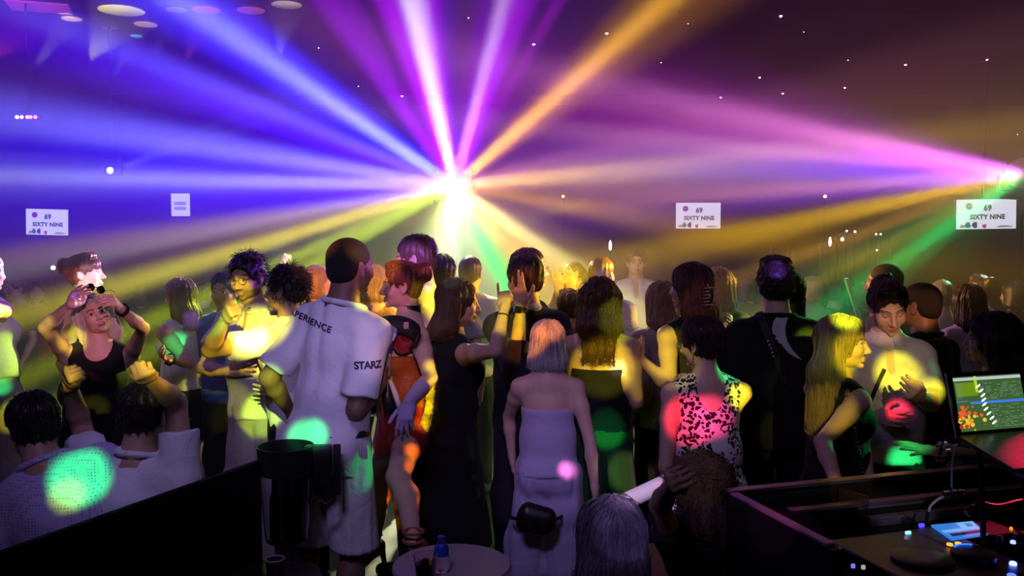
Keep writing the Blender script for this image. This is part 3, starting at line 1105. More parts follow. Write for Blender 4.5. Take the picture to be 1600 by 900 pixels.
# ------------------------------------------------------------------ the effect lamps
def effect_lamp(p, label, aim):
    c = Vector(p) + (Vector(p) - Vector(CAM)).normalized() * 0.20
    base = Vector((c.x, c.y, 0))
    ang = math.atan2(CAM.x - c.x, -(CAM.y - c.y))
    t = empty('effect_lamp', base, ang)
    tag(t, label, 'lamp')
    z = c.z
    MB().box((0, 0.03, z), (0.30, 0.20, 0.26), bevel=0.02).build('housing', frame_m, t)
    MB().lathe([(0.115, -0.01), (0.125, 0.03), (0.10, 0.04)], (0, -0.10, z), 24, Matrix.Rotation(math.pi / 2, 3, 'X')).build('lens_ring', plain('brushed_steel', (0.35, 0.35, 0.36), 0.35, 1.0), t, True)
    MB().tube([(-0.17, 0.03, z), (-0.19, 0.03, z - 0.1), (-0.16, 0.03, z - 0.19), (0, 0.03, z - 0.2), (0.16, 0.03, z - 0.19), (0.19, 0.03, z - 0.1), (0.17, 0.03, z)], 0.012, 8).build('bracket', frame_m, t)
    MB().tube([(0, 0.03, z - 0.2), (0, 0.03, 0.5)], 0.014, 10).build('pole', plain('dull_black', (0.004, 0.004, 0.004), 0.9, 0, 0.1), t)
    for k in range(3):
        a = k * 2.094 + 0.4
        MB().tube([(0, 0.03, 0.75), (0.48 * math.cos(a), 0.03 + 0.48 * math.sin(a), 0.014)], 0.012, 8).build('leg', frame_m, t)
    return t


effect_lamp(LAMP_A, 'black effect lamp on a tripod throwing blue, violet and orange beams', 0)
effect_lamp(LAMP_B, 'second effect lamp on a tripod throwing magenta, yellow and green beams', 0)


def moving_head(px, py, d, label, col):
    c = at(px, py, d)
    t = empty('moving_head_lamp', (c.x, c.y, Z))
    tag(t, label, 'lamp')
    dz = c.z - Z
    MB().box((0, 0, -0.03), (0.16, 0.16, 0.06), bevel=0.01).build('clamp_base', frame_m, t)
    MB().tube([(0, 0, -0.05), (0, 0, dz + 0.16)], 0.02, 8).build('drop_pole', frame_m, t)
    MB().box((-0.09, 0, dz + 0.05), (0.02, 0.06, 0.2)).box((0.09, 0, dz + 0.05), (0.02, 0.06, 0.2)).box((0, 0, dz + 0.155), (0.2, 0.06, 0.02)).build('yoke', frame_m, t)
    MB().lathe([(0.05, -0.06), (0.07, -0.04), (0.07, 0.08), (0.05, 0.1)], (0, 0.02, dz), 16, Matrix.Rotation(math.pi / 2, 3, 'X')).build('head', frame_m, t, True)
    MB().lathe([(0.030, -0.008), (0.036, 0), (0.030, 0.008)], (0, -0.085, dz), 16, Matrix.Rotation(math.pi / 2, 3, 'X')).build('lens', glow('lens_%.1f_%.1f' % (col[0], col[2]), col, 12), t, True)
    return t


moving_head(177, 267, 10.5, 'small moving head lamp with a thin white beam, hung in the blue haze', (0.9, 0.9, 1.0))
bar = empty('led_bar', at(43, 183, 9.5))
tag(bar, 'short bar of pink and white LEDs hung high in the blue haze', 'light')
MB().box((0, 0.03, 0), (0.28, 0.06, 0.05), bevel=0.008).build('housing', frame_m, bar)
for i, (x, col) in enumerate(((-0.11, (0.6, 0.6, 1)), (-0.06, (0.9, 0.3, 0.9)), (0.0, (1, 0.15, 0.6)), (0.035, (1, 0.1, 0.55)), (0.085, (1, 0.1, 0.45)))):
    MB().lathe([(0.012, -0.012), (0.018, -0.004), (0.018, 0.004)], (x, -0.004, 0), 10, Matrix.Rotation(math.pi / 2, 3, 'X')).build('led', glow('led_%d' % i, col, 7), bar)
MB().tube([(0, 0.03, 0.02), (0, 0.03, Z - bar.location.z)], 0.012, 8).build('drop_pole', frame_m, bar)
# ------------------------------------------------------------------ people
SKINS = {'fair': (0.66, 0.42, 0.31), 'light': (0.56, 0.35, 0.25), 'tan': (0.42, 0.25, 0.16),
         'brown': (0.20, 0.105, 0.065), 'dark': (0.10, 0.055, 0.038)}
FACE_H = 0.0


def solve_ray(S, px, py, L, sgn):
    """The point on the sight line of a pixel that lies at distance L from S (far solution for sgn > 0)."""
    v = np.array(ray(px, py).normalized())
    o = np.array(CAM) - S
    b = o @ v
    c = o @ o - L * L
    disc = b * b - c
    t = -b + (math.copysign(math.sqrt(disc), sgn) if disc > 0 else 0.0)
    return np.array(CAM) + v * t


def hand_shape(sh, W, fdir, palm, L, pose, side):
    """Palm, four fingers of different lengths and a thumb. W wrist, fdir along the hand, palm = palm normal, L hand length."""
    f = unit(fdir)
    n = unit(palm - f * (palm @ f))
    x = np.cross(f, n) * side            # towards the thumb
    s = L / 0.185
    P = lambda a, b, c: W + (x * a + f * b + n * c) * s
    R = np.stack([x, n, f], 1)
    # palm
    sh.slab(P(0, -0.012, 0), P(0.0, 0.03, 0), (0.026 * s, 0.019 * s), (0.036 * s, 0.016 * s), R, 0.012)
    sh.slab(P(0, 0.03, 0), P(0.0, 0.082, 0.002), (0.036 * s, 0.016 * s), (0.038 * s, 0.0125 * s), R, 0.012)
    sh.ball(P(0.026, 0.03, 0.010), (0.017 * s, 0.026 * s, 0.016 * s), np.stack([x, f, n], 1), 0.012)
    nails = []
    poses = {'flat': [6] * 4, 'relaxed': [22, 26, 30, 34], 'grip': [52, 55, 58, 60], 'fist': [82, 84, 85, 86],
             'point': [4, 74, 80, 82], 'horns': [4, 78, 80, 6], 'cross': [10, 6, 70, 76], 'spread': [8, 5, 5, 8], 'pinch': [46, 50, 40, 34]}
    bend = poses.get(pose, poses['relaxed'])
    spread = {'spread': 13, 'flat': 4, 'relaxed': 5, 'cross': -4}.get(pose, 3)
    base_x = [0.0285, 0.0095, -0.0095, -0.0275]
    base_y = [0.083, 0.087, 0.083, 0.074]
    lens = [(0.042, 0.025, 0.020), (0.047, 0.029, 0.021), (0.043, 0.027, 0.020), (0.033, 0.020, 0.018)]
    rad = [0.0088, 0.009, 0.0086, 0.0076]
    for i in range(4):
        sp = math.radians(spread * (1.5 - i) * 0.8)
        a = 0.0
        p = (base_x[i], base_y[i], 0.002)
        prev = P(*p)
        r = rad[i] * s
        for j in range(3):
            a += math.radians(bend[i]) * (1.0 if j < 2 else 0.7)
            d = lens[i][j]
            p = (p[0] + d * math.sin(sp) * math.cos(a), p[1] + d * math.cos(sp) * math.cos(a), p[2] + d * math.sin(a))
            q = P(*p)
            sh.cone(prev, q, r, r * 0.9, 0.004 if j else 0.009)
            prev = q
            r *= 0.9
        nails.append(prev)
    if pose in ('fist', 'grip', 'point', 'pinch', 'horns'):
        t = [(0.026, 0.022, 0.008), (0.040, 0.050, 0.022), (0.030, 0.072, 0.036), (0.014, 0.082, 0.042)]
    else:
        t = [(0.026, 0.022, 0.006), (0.052, 0.050, 0.014), (0.066, 0.076, 0.018), (0.072, 0.100, 0.018)]
    for j in range(3):
        sh.cone(P(*t[j]), P(*t[j + 1]), (0.0125, 0.0105, 0.0095)[j] * s, (0.0105, 0.0095, 0.008)[j] * s, 0.008)
    return nails


def head_shape(C, R, s, sex, smile=0.0):
    sh = Shape()
    P = lambda x, y, z: C + R @ (V3(x, y, z) * s)
    E = lambda c, r, k=0.014, op=1: sh.ball(P(*c), V3(r) * s, R, k * s, op)
    E((0, -0.016, 0.036), (0.074, 0.094, 0.079), 0.02)
    E((0, 0.022, -0.015), (0.062, 0.068, 0.085), 0.025)
    jw = 0.050 if sex == 'm' else 0.043
    E((0, 0.030, -0.072), (jw, 0.046, 0.036), 0.025)
    E((0, 0.073, -0.098), (0.019 if sex == 'm' else 0.015, 0.015, 0.014), 0.02)
    for q in (-1, 1):
        E((q * 0.040, 0.055, -0.030), (0.024, 0.026, 0.024), 0.022)
        E((q * 0.040, 0.0, -0.060), (0.014, 0.03, 0.03), 0.03)
    br = 0.010 if sex == 'm' else 0.007
    sh.cone(P(-0.036, 0.074, 0.019), P(0, 0.083, 0.016), br * s, br * s, 0.014 * s)
    sh.cone(P(0.036, 0.074, 0.019), P(0, 0.083, 0.016), br * s, br * s, 0.014 * s)
    for q in (-1, 1):                                   # eye sockets
        E((q * 0.031, 0.091, -0.001), (0.017, 0.013, 0.010), 0.012, -1)
    sh.cone(P(0, 0.084, 0.010), P(0, 0.106, -0.032), 0.0075 * s, 0.0105 * s, 0.012 * s)     # nose
    E((0, 0.106, -0.036), (0.011, 0.010, 0.009), 0.008)
    for q in (-1, 1):
        E((q * 0.0125, 0.095, -0.040), (0.0075, 0.009, 0.0075), 0.006)
        E((q * 0.007, 0.099, -0.047), (0.0038, 0.005, 0.003), 0.003, -1)
    wm = 0.023 + 0.007 * smile
    E((0, 0.085, -0.0645), (wm, 0.011, 0.0062), 0.007)   # lips
    E((0, 0.084, -0.0755), (wm * 0.85, 0.0115, 0.0072), 0.007)
    if smile > 0.5:
        E((0, 0.094, -0.070), (wm * 0.75, 0.012, 0.0075), 0.003, -1)
    else:
        sh.cone(P(-wm, 0.090, -0.0695), P(wm, 0.090, -0.0695), 0.0018 * s, 0.0018 * s, 0.003 * s, -1)
    E((0, 0.082, -0.086), (0.018, 0.008, 0.004), 0.006, -1)
    for q in (-1, 1):                                   # ears
        Re = R @ rotz(q * 0.35) @ rotx(0.2)
        sh.ball(P(q * 0.0765, -0.012, -0.008), V3(0.0075, 0.020, 0.032) * s, Re, 0.008 * s)
        sh.ball(P(q * 0.0835, -0.009, -0.006), V3(0.005, 0.012, 0.020) * s, Re, 0.004 * s, -1)
        sh.ball(P(q * 0.077, -0.004, -0.034), V3(0.006, 0.008, 0.010) * s, R, 0.006 * s)
    return sh


def paint_head(V, C, R, s, col, sex, o):
    """Colours the skin itself has: lips, brows, liner, stubble."""
    q = (V - C) @ R / s
    t = np.tile(np.array(col), (len(V), 1))

    def blob(c, r, cc, a=1.0, soft=0.35):
        d = np.sqrt((((q - V3(c)) / V3(r)) ** 2).sum(1))
        wt = np.clip((1 + soft - d) / soft, 0, 1) * a
        t[:] = t * (1 - wt[:, None]) + np.array(cc) * wt[:, None]
    c = np.array(col)
    lip = o.get('lips', tuple(c * np.array([0.85, 0.5, 0.5]) if sex == 'f' else c * np.array([0.85, 0.62, 0.6])))
    if o.get('beard'):
        bc = c * 0.25 if o['beard'] > 0.7 else c * 0.5
        blob((0, 0.045, -0.085), (0.062, 0.075, 0.036), bc, min(1, o['beard']))
        blob((0, 0.095, -0.056), (0.028, 0.02, 0.007), bc, min(1, o['beard'] * 1.2))
        for g in (-1, 1):
            blob((g * 0.06, 0.02, -0.05), (0.022, 0.03, 0.045), bc, o['beard'] * 0.9)
    blob((0, 0.098, -0.0645), (0.021, 0.016, 0.0055), lip, 0.9)
    blob((0, 0.097, -0.0755), (0.019, 0.016, 0.0065), lip, 0.9)
    if o.get('smile', 0) > 0.5:
        blob((0, 0.086, -0.070), (0.019, 0.0105, 0.0055), (0.10, 0.02, 0.02), 1.0, 0.15)
    hc = np.array(o.get('brow', (0.05, 0.03, 0.02)))
    for g in (-1, 1):
        for u in np.linspace(0, 1, 6):
            blob((g * (0.014 + 0.032 * u), 0.084 - 0.012 * u, 0.0195 + 0.006 * math.sin(2.6 * u)), (0.006, 0.02, 0.0032 if sex == 'f' else 0.0042), hc, 0.8)
        if sex == 'f':
            blob((g * 0.031, 0.082, 0.0015), (0.016, 0.02, 0.0085), c * 0.45, 0.45)
        blob((g * 0.038, 0.075, -0.03), (0.022, 0.03, 0.018), c * np.array([1.08, 0.85, 0.82]), 0.4, 1.0)
    return t


def eye_mesh(r, closed, C, R, col, skin):
    """Eyeball with iris and pupil, or with the lid drawn down over it."""
    V, Q = [], []
    nu, nv = 16, 12
    for j in range(nv + 1):
        th = math.pi * j / nv
        for i in range(nu):
            ph = 2 * math.pi * i / nu
            V.append((r * math.sin(th) * math.cos(ph), r * math.cos(th), r * math.sin(th) * math.sin(ph)))
    for j in range(nv):
        for i in range(nu):
            a = j * nu + i
            b = j * nu + (i + 1) % nu
            Q.append((a, b, b + nu, a + nu))
    V = np.array(V)
    ang = np.degrees(np.arccos(np.clip(V[:, 1] / r, -1, 1)))
    tint = np.tile(np.array([0.75, 0.73, 0.70]), (len(V), 1))
    tint[ang < 34] = col
    tint[ang < 16] = (0.01, 0.01, 0.01)
    lid = 0.45 if not closed else -0.55
    up = V[:, 2] / r > lid
    tint[up] = np.array(skin) * 0.75
    lash = np.abs(V[:, 2] / r - lid) < 0.17
    tint[lash & (V[:, 1] > 0)] = (0.02, 0.015, 0.012)
    if not closed:
        tint[V[:, 2] / r < -0.62] = np.array(skin) * 0.85
    return C + V @ R.T, np.array(Q), tint


def set_tint(me, tint):
    a = me.color_attributes.new('tint', 'FLOAT_COLOR', 'POINT')
    c = np.concatenate([tint, np.ones((len(tint), 1))], 1).astype(np.float32)
    a.data.foreach_set('color', c.ravel())


def merge(parts):
    V, Q, T, n = [], [], [], 0
    for v, q, t in parts:
        V.append(v); Q.append(q + n); T.append(t)
        n += len(v)
    return np.concatenate(V), np.concatenate(Q), np.concatenate(T)


def strands(name, sh, roots, parent, mat, length, C, R, s, flow, n, rad, curl=0.0, lift=0.004, pts=11, flyaway=0.15, seed=1):
    """Single hairs that run over the surface of the hair mass and leave it at the tips."""
    r = np.random.default_rng(seed)
    if len(roots) == 0:
        return None
    P = roots[r.integers(0, len(roots), n)] + r.normal(size=(n, 3)) * 0.004 * s
    L = length * r.uniform(0.55, 1.1, n)
    out = np.zeros((n, pts, 3))
    out[:, 0] = P
    step = (L / (pts - 1))[:, None]
    off = (r.uniform(0, 1, n) ** 2)[:, None] * lift * s
    jit = r.normal(size=(n, 3)) * flyaway
    F, lo, h = sh.F, sh.lo, sh.h
    ph = r.uniform(0, 6.28, (n, 1))
    for i in range(1, pts):
        D = flow(P) + jit
        G = grad(F, lo, h, P)
        if curl:
            B = np.cross(G, D)
            D = D + (np.cos(ph + i * 1.5) * B + np.sin(ph + i * 1.5) * G) * curl
            P = P + D / (np.linalg.norm(D, axis=1, keepdims=True) + 1e-9) * step
        else:
            D = D - G * (D * G).sum(1, keepdims=True)
            P = P + D / (np.linalg.norm(D, axis=1, keepdims=True) + 1e-9) * step
            dist = sample(F, lo, h, P)[:, None] - off
            P = P - G * np.clip(dist, -0.02, 0.02) * (0.8 if i < pts - 3 else 0.35)
        out[:, i] = P
    cd = bpy.data.hair_curves.new(name)
    cd.add_curves([pts] * n)
    cd.attributes['position'].data.foreach_set('vector', out.reshape(-1).astype(np.float32)) if 'position' in cd.attributes else cd.points.foreach_set('position', out.reshape(-1).astype(np.float32))
    ra = cd.attributes.get('radius') or cd.attributes.new('radius', 'FLOAT', 'POINT')
    prof = np.tile(np.linspace(1, 0.35, pts) * rad * s, n).astype(np.float32)
    ra.data.foreach_set('value', prof)
    o = bpy.data.objects.new(name, cd)
    COL.objects.link(o)
    cd.materials.append(mat)
    o.parent = parent
    o['kind'] = 'stuff'
    return o


def person(label, top, s, yaw, sex='f', skin='light', size=None, seat=None, squat=False, lean=(0, 0), head=(0, 0, 0), wide=1.0,
           hair=None, R=None, L=None, legs=None, tops=None, bottom=None, face=None, hands=None, detail=None, group=None, shoes=(0.01, 0.01, 0.012), chest_turn=0.0, torso_px=None):
    """One person. top = pixel of the crown, s = pixels per metre at the person's depth, yaw = facing (0 = away from the camera,
    -90 = to the right, 90 = to the left, 180 = to the camera). R, L = arms as pixels of elbow and wrist."""
    d = FPX / s
    T = np.array(at(top[0], top[1], d))
    B = V3(T[0], T[1], 0.0)
    H = T[2]
    near = s >= 285 if detail is None else detail >= 2
    mid = s >= 225 if detail is None else detail >= 1
    RY = rotz(math.radians(yaw))
    k = (size or H) / 1.75
    f = sex == 'f'
    wd = wide * (0.93 if f else 1.04)
    # --- skeleton in the person's frame, pelvis at the origin
    lp, lr = math.radians(lean[0]), math.radians(lean[1])
    RT = RY @ roty(lr) @ rotx(-lp)                       # torso frame
    RC = RT @ rotz(math.radians(chest_turn))
    up = lambda z, y=0.0: RT @ (V3(0, y, z - 0.93) * k)
    rel = {'waist': up(1.10), 'chest': up(1.29, 0.0), 'neck': up(1.475, -0.02)}
    hy, hp, hr = [math.radians(a) for a in head]
    RH = RY @ rotz(hy) @ roty(hr) @ rotx(hp)
    hs = (0.98 if f else 1.03) * (0.35 + 0.65 * k)
    hc = rel['neck'] + RT @ (V3(0, 0.012, 0.075) * k) + RH @ (V3(0, 0.025, 0.085) * hs)
    crown = hc + RH @ (V3(0, -0.01, 0.114) * hs)
    if seat is not None:
        pel_z = seat + 0.10
    else:
        pel_z = None
    # place the crown on T
    pel = T - crown - B
    if seat is None and not squat:
        kz = (T[2]) / (0.93 * k + crown[2])              # rescale so the feet meet the floor
        k *= kz
        return_scale = kz
        rel = {a: v * kz for a, v in rel.items()}
        hs *= kz if size is None else 1
        hc = rel['neck'] + RT @ (V3(0, 0.012, 0.075) * k) + RH @ (V3(0, 0.025, 0.085) * hs)
        crown = hc + RH @ (V3(0, -0.01, 0.114) * hs)
        pel = T - crown - B
        # the feet stand under the pelvis
    O = B + V3(pel[0], pel[1], 0)                        # base of the person
    W = lambda v: v + V3(0, 0, pel[2])                   # pelvis-relative -> base-relative
    J = {a: W(v) for a, v in rel.items()}
    J['pelvis'] = V3(0, 0, pel[2])
    HC = W(hc)
    shx = (0.158 if f else 0.182) * wide
    for q, nme in ((1, 'R'), (-1, 'L')):
        J['sh' + nme] = W(up(1.29)) + RC @ (V3(q * shx, -0.012, 0.100) * k)
        J['hip' + nme] = J['pelvis'] + RY @ (V3(q * 0.088, 0, -0.03) * k)
    la, lb, lh = 0.295 * k, 0.255 * k, 0.185 * k
    arms = {}
    for nme, spec, q in (('R', R, 1), ('L', L, -1)):
        S = J['sh' + nme]
        if spec is None:
            sw = 0.05 * math.sin(top[0] * 1.7 + q)
            E_ = S + RY @ (V3(q * 0.055, -0.05 + sw, -0.285) * k)
            W_ = E_ + RY @ (V3(q * 0.015, 0.11 + sw, -0.225) * k)
            fd = unit(W_ - E_)
            ps = 'relaxed'
            pn = RY @ V3(-q, 0.15, 0)
        elif spec == 'front':
            E_ = S + RY @ (V3(q * 0.05, 0.06, -0.28) * k)
            W_ = E_ + RY @ (V3(-q * 0.10, 0.21, 0.09) * k)
            fd = unit(W_ - E_)
            ps = 'grip'
            pn = RY @ V3(-q, 0, 0.2)
        else:
            Sw = O + S
            Ew = solve_ray(Sw, spec['e'][0], spec['e'][1], la, spec['e'][2])
            Ww = solve_ray(Ew, spec['w'][0], spec['w'][1], lb, spec['w'][2])
            E_, W_ = Ew - O, Ww - O
            if 't' in spec:
                fd = unit(solve_ray(Ww, spec['t'][0], spec['t'][1], lh, spec['t'][2]) - Ww)
            else:
                fd = unit(W_ - E_)
            ps = spec.get('pose', 'relaxed')
            pn = V3(spec.get('palm', tuple(RY @ V3(-q, 0.2, 0))))
        arms[nme] = (E_, W_, fd, pn, ps)
        J['el' + nme], J['wr' + nme] = E_, W_
        J['hand' + nme] = W_ + fd * lh * 0.55
    # legs
    for nme, q in (('R', 1), ('L', -1)):
        hp_ = J['hip' + nme]
        if seat is not None or squat:
            if squat:
                kn = hp_ + RY @ (V3(q * 0.06, 0.40, 0.06) * k)
                an = kn + RY @ (V3(0, -0.20, 0) * k); an[2] = 0.08 * k
                if kn[2] - an[2] > 0.45 * k:
                    kn[2] = an[2] + 0.42 * k
            else:
                kn = hp_ + RY @ (V3(q * 0.03, 0.40, 0.0) * k)
                an = kn + RY @ V3(0, -0.03, 0); an[2] = 0.08 * k
        elif legs and nme in legs:
            sp = legs[nme]
            knw = solve_ray(O + hp_, sp['k'][0], sp['k'][1], 0.43 * k, sp['k'][2])
            anw = solve_ray(knw, sp['a'][0], sp['a'][1], 0.42 * k, sp['a'][2])
            kn, an = knw - O, anw - O
        else:
            st = 0.05 * math.sin(top[0] * 0.9 + q * 2)
            kn = hp_ + RY @ (V3(q * 0.02, 0.025 + st * 0.6, 0) * k); kn[2] = 0.49 * k
            an = hp_ + RY @ (V3(q * 0.03, -0.02 + st, 0) * k); an[2] = 0.08 * k
        J['kn' + nme], J['an' + nme] = kn, an
        J['toe' + nme] = an + RY @ (V3(q * 0.02, 0.15, 0) * k)
        J['toe' + nme][2] = 0.032 * k
    col = np.array(SKINS[skin])
    root = empty('person', O)
    tag(root, label, 'person', group)

    # --- body surface
    hb = 0.014 if near else (0.019 if mid else 0.026)
    b = Shape()
    fem = f
    hw, ww, cw = (0.172, 0.120, 0.142) if fem else (0.163, 0.142, 0.168)
    b.slab(J['pelvis'] + RT @ V3(0, 0, -0.02) * k, J['waist'], (hw * wd * k, 0.115 * k), (ww * wd * k, 0.095 * k), RT, 0.04)
    b.slab(J['waist'], J['chest'], (ww * wd * k, 0.095 * k), (cw * wd * k, (0.100 if fem else 0.112) * k), RC, 0.05)
    b.slab(J['chest'], J['chest'] + RC @ (V3(0, -0.015, 0.09) * k), (cw * wd * k, 0.10 * k), (0.125 * wd * k, 0.075 * k), RC, 0.05)
    for q, nme in ((1, 'R'), (-1, 'L')):
        S = J['sh' + nme]
        inner = J['chest'] + RC @ (V3(q * 0.03, -0.02, 0.155) * k)
        b.cone(inner, S, 0.052 * k, (0.046 if fem else 0.054) * k, 0.05)
        E_, W_, fd, pn, ps = arms[nme]
        m = 1.0 if fem else 1.14
        b.cone(S, S + (E_ - S) * 0.35, 0.046 * m * k, 0.046 * m * k, 0.03)
        b.cone(S + (E_ - S) * 0.35, E_, 0.046 * m * k, 0.034 * m * k, 0.02)
        fm = E_ + (W_ - E_) * 0.3
        b.cone(E_, fm, 0.035 * m * k, 0.037 * m * k, 0.015)
        b.cone(fm, W_, 0.037 * m * k, 0.0235 * m * k, 0.015)
        kn, an, hp_ = J['kn' + nme], J['an' + nme], J['hip' + nme]
        b.cone(hp_, kn, 0.086 * k, 0.052 * k, 0.04)
        back = RY @ V3(0, -0.02, 0) * k
        cf = kn + (an - kn) * 0.32 + back
        b.cone(kn, cf, 0.051 * k, 0.053 * k, 0.03)
        b.cone(cf, an, 0.053 * k, 0.031 * k, 0.03)
        b.cone(an + RY @ V3(0, -0.03, -0.035) * k, J['toe' + nme], 0.033 * k, 0.026 * k, 0.03)
        b.ball(J['pelvis'] + RT @ (V3(q * 0.075, -0.065, -0.03) * k), V3(0.085, 0.075, 0.09) * k, RT, 0.05)
        if fem:
            b.ball(J['chest'] + RC @ (V3(q * 0.066, 0.085, -0.02) * k), V3(0.062, 0.05, 0.062) * k, RC, 0.035)
    nb = J['neck']
    ntop = HC + RH @ (V3(0, -0.022, -0.055) * hs)
    nr = 0.052 if fem else 0.062
    b.cone(nb + RC @ V3(0, 0, -0.05) * k, ntop, nr * 1.12 * hs, nr * hs, 0.045)
    Vb, Qb = b.mesh(hb)
    parts = [(Vb, Qb, np.tile(col, (len(Vb), 1)))]
    # --- head
    hh = 0.0042 if near else (0.006 if mid else 0.0095)
    fo = face or {}
    hsd = head_shape(HC, RH, hs, sex, fo.get('smile', 0.0))
    hsd.cone(ntop + RH @ V3(0, 0.004, -0.02) * hs, ntop + RH @ V3(0, 0.01, 0.03) * hs, nr * 0.98 * hs, nr * hs, 0.02)
    Vh, Qh = hsd.mesh(hh)
    parts.append((Vh, Qh, paint_head(Vh, HC, RH, hs, col, sex, fo)))
    # --- hands
    hq = 0.0042 if near else (0.006 if mid else 0.009)
    nailcol = (hands or {}).get('nail')
    for nme, q in (('R', 1), ('L', -1)):
        E_, W_, fd, pn, ps = arms[nme]
        hsh = Shape()
        nails = hand_shape(hsh, W_, fd, pn, lh, ps, q)
        hsh.cone(W_ - fd * 0.004, W_ + (E_ - W_) * 0.12, 0.0235 * k, 0.0245 * k, 0.012)
        v, t_ = hsh.mesh(hq)
        tint = np.tile(col, (len(v), 1))
        for nl in nails:
            near_ = np.linalg.norm(v - nl, axis=1) < 0.0095
            tint[near_] = nailcol if nailcol else np.minimum(col * 1.2, 1)
        if (hands or {}).get('glove'):
            tint[:] = hands['glove']
        parts.append((v, t_, tint))
    Vm, Qm, Tm = merge(parts)
    me = mesh_np('body', Vm, Qm)
    set_tint(me, Tm)
    body = obj('body', me, skin_mat(), root)
    # --- eyes
    if mid and fo.get('eyes', True):
        for q in (-1, 1):
            C_ = HC + RH @ (V3(q * 0.031, 0.0715, -0.001) * hs)
            v, qd, tn = eye_mesh(0.0125 * hs, fo.get('closed', False), C_, RH, fo.get('iris', (0.06, 0.035, 0.02)), col)
            m2 = mesh_np('eye', v, qd)
            set_tint(m2, tn)
            obj('eye', m2, skin_mat(), body)
        if fo.get('smile', 0) > 0.5:
            tb = Shape().cone(HC + RH @ V3(-0.015, 0.084, -0.0665) * hs, HC + RH @ V3(0.015, 0.084, -0.0665) * hs, 0.0035 * hs, 0.0035 * hs, 0)
            v, qd = tb.mesh(0.0022)
            obj('teeth', mesh_np('teeth', v, qd), plain('tooth_white', (0.8, 0.78, 0.72), 0.3), body)

    P = dict(root=root, J=J, O=O, RY=RY, RT=RT, RC=RC, RH=RH, HC=HC, hs=hs, k=k, body=body, b=b, near=near, mid=mid, sex=sex, arms=arms, wd=wd, col=col)
    # --- clothes
    for g in tops or []:
        garment(P, **g)
    if bottom:
        lower(P, **bottom)
    if shoes and s > 200:
        for nme in 'RL':
            sh = Shape()
            an, toe = J['an' + nme], J['toe' + nme]
            heel = an + RY @ V3(0, -0.035, -0.04) * k
            sh.cone(heel, toe, 0.042 * k, 0.037 * k, 0.03).cone(an + V3(0, 0, 0.01), heel, 0.045 * k, 0.042 * k, 0.03)
            sh.plane((0, 0, 0.004), (0, 0, -1))
            v, qd = sh.mesh(0.015)
            obj('shoe', mesh_np('shoe', v, qd), plain('shoe_%.2f' % sum(shoes), shoes, 0.5), root)
    if hair:
        hairdo(P, **hair)
    return P


def torso_shape(P, off, hem, neck=0.0, sleeve=0.0, loose=0.0, seed=1, fold=0.006, sleeve_loose=0.016, no_shoulder=False, neck_r=0.075, flare=0.0):
    """The part of the body a top covers, let out by off metres; hem = height on the body (0.93 = hips)."""
    J, k, RT, RC, wd = P['J'], P['k'], P['RT'], P['RC'], P['wd']
    fem = P['sex'] == 'f'
    hw, ww, cw = (0.172, 0.120, 0.142) if fem else (0.163, 0.142, 0.168)
    ww = ww + (max(hw, cw) - ww) * loose
    t = Shape()
    low = J['pelvis'] + RT @ (V3(0, 0, hem - 0.93 - 0.1) * k)
    t.slab(low, J['waist'], ((hw + flare) * wd * k, (0.118 + flare) * k), (ww * wd * k, (0.098 + 0.02 * loose) * k), RT, 0.05)
    t.slab(J['waist'], J['chest'], (ww * wd * k, (0.098 + 0.02 * loose) * k), (cw * wd * k, (0.102 if fem else 0.114) * k), RC, 0.05)
    t.slab(J['chest'], J['chest'] + RC @ (V3(0, -0.015, 0.09) * k), (cw * wd * k, 0.10 * k), (0.125 * wd * k, 0.078 * k), RC, 0.05)
    for q, nme in ((1, 'R'), (-1, 'L')):
        S = J['sh' + nme]
        E_, W_ = P['arms'][nme][0], P['arms'][nme][1]
        if fem:
            t.ball(J['chest'] + RC @ (V3(q * 0.066, 0.085, -0.02) * k), V3(0.062, 0.05, 0.062) * k, RC, 0.045)
        t.ball(J['pelvis'] + RT @ (V3(q * 0.075, -0.065, -0.03) * k), V3(0.085, 0.075, 0.09) * k, RT, 0.06)
        if not no_shoulder:
            inner = J['chest'] + RC @ (V3(q * 0.03, -0.02, 0.155) * k)
            t.cone(inner, S, 0.053 * k, (0.047 if fem else 0.055) * k, 0.05)
        if sleeve > 0:
            m = 1.0 if fem else 1.14
            e1 = S + (E_ - S) * min(sleeve, 1.0)
            t.cone(S, e1 + unit(E_ - S) * 0.06 * k, 0.047 * m * k, (0.044 * m + sleeve_loose) * k, 0.035, cut=(e1, unit(E_ - S)) if sleeve <= 1.0 else None)
            if sleeve > 1.0:
                t.cone(E_, W_, 0.046 * m * k, 0.036 * m * k, 0.03, cut=(E_ + (W_ - E_) * (sleeve - 1.0), unit(W_ - E_)))
    t.off = off
    t.noise = fold_noise(fold, 22, seed)
    return t


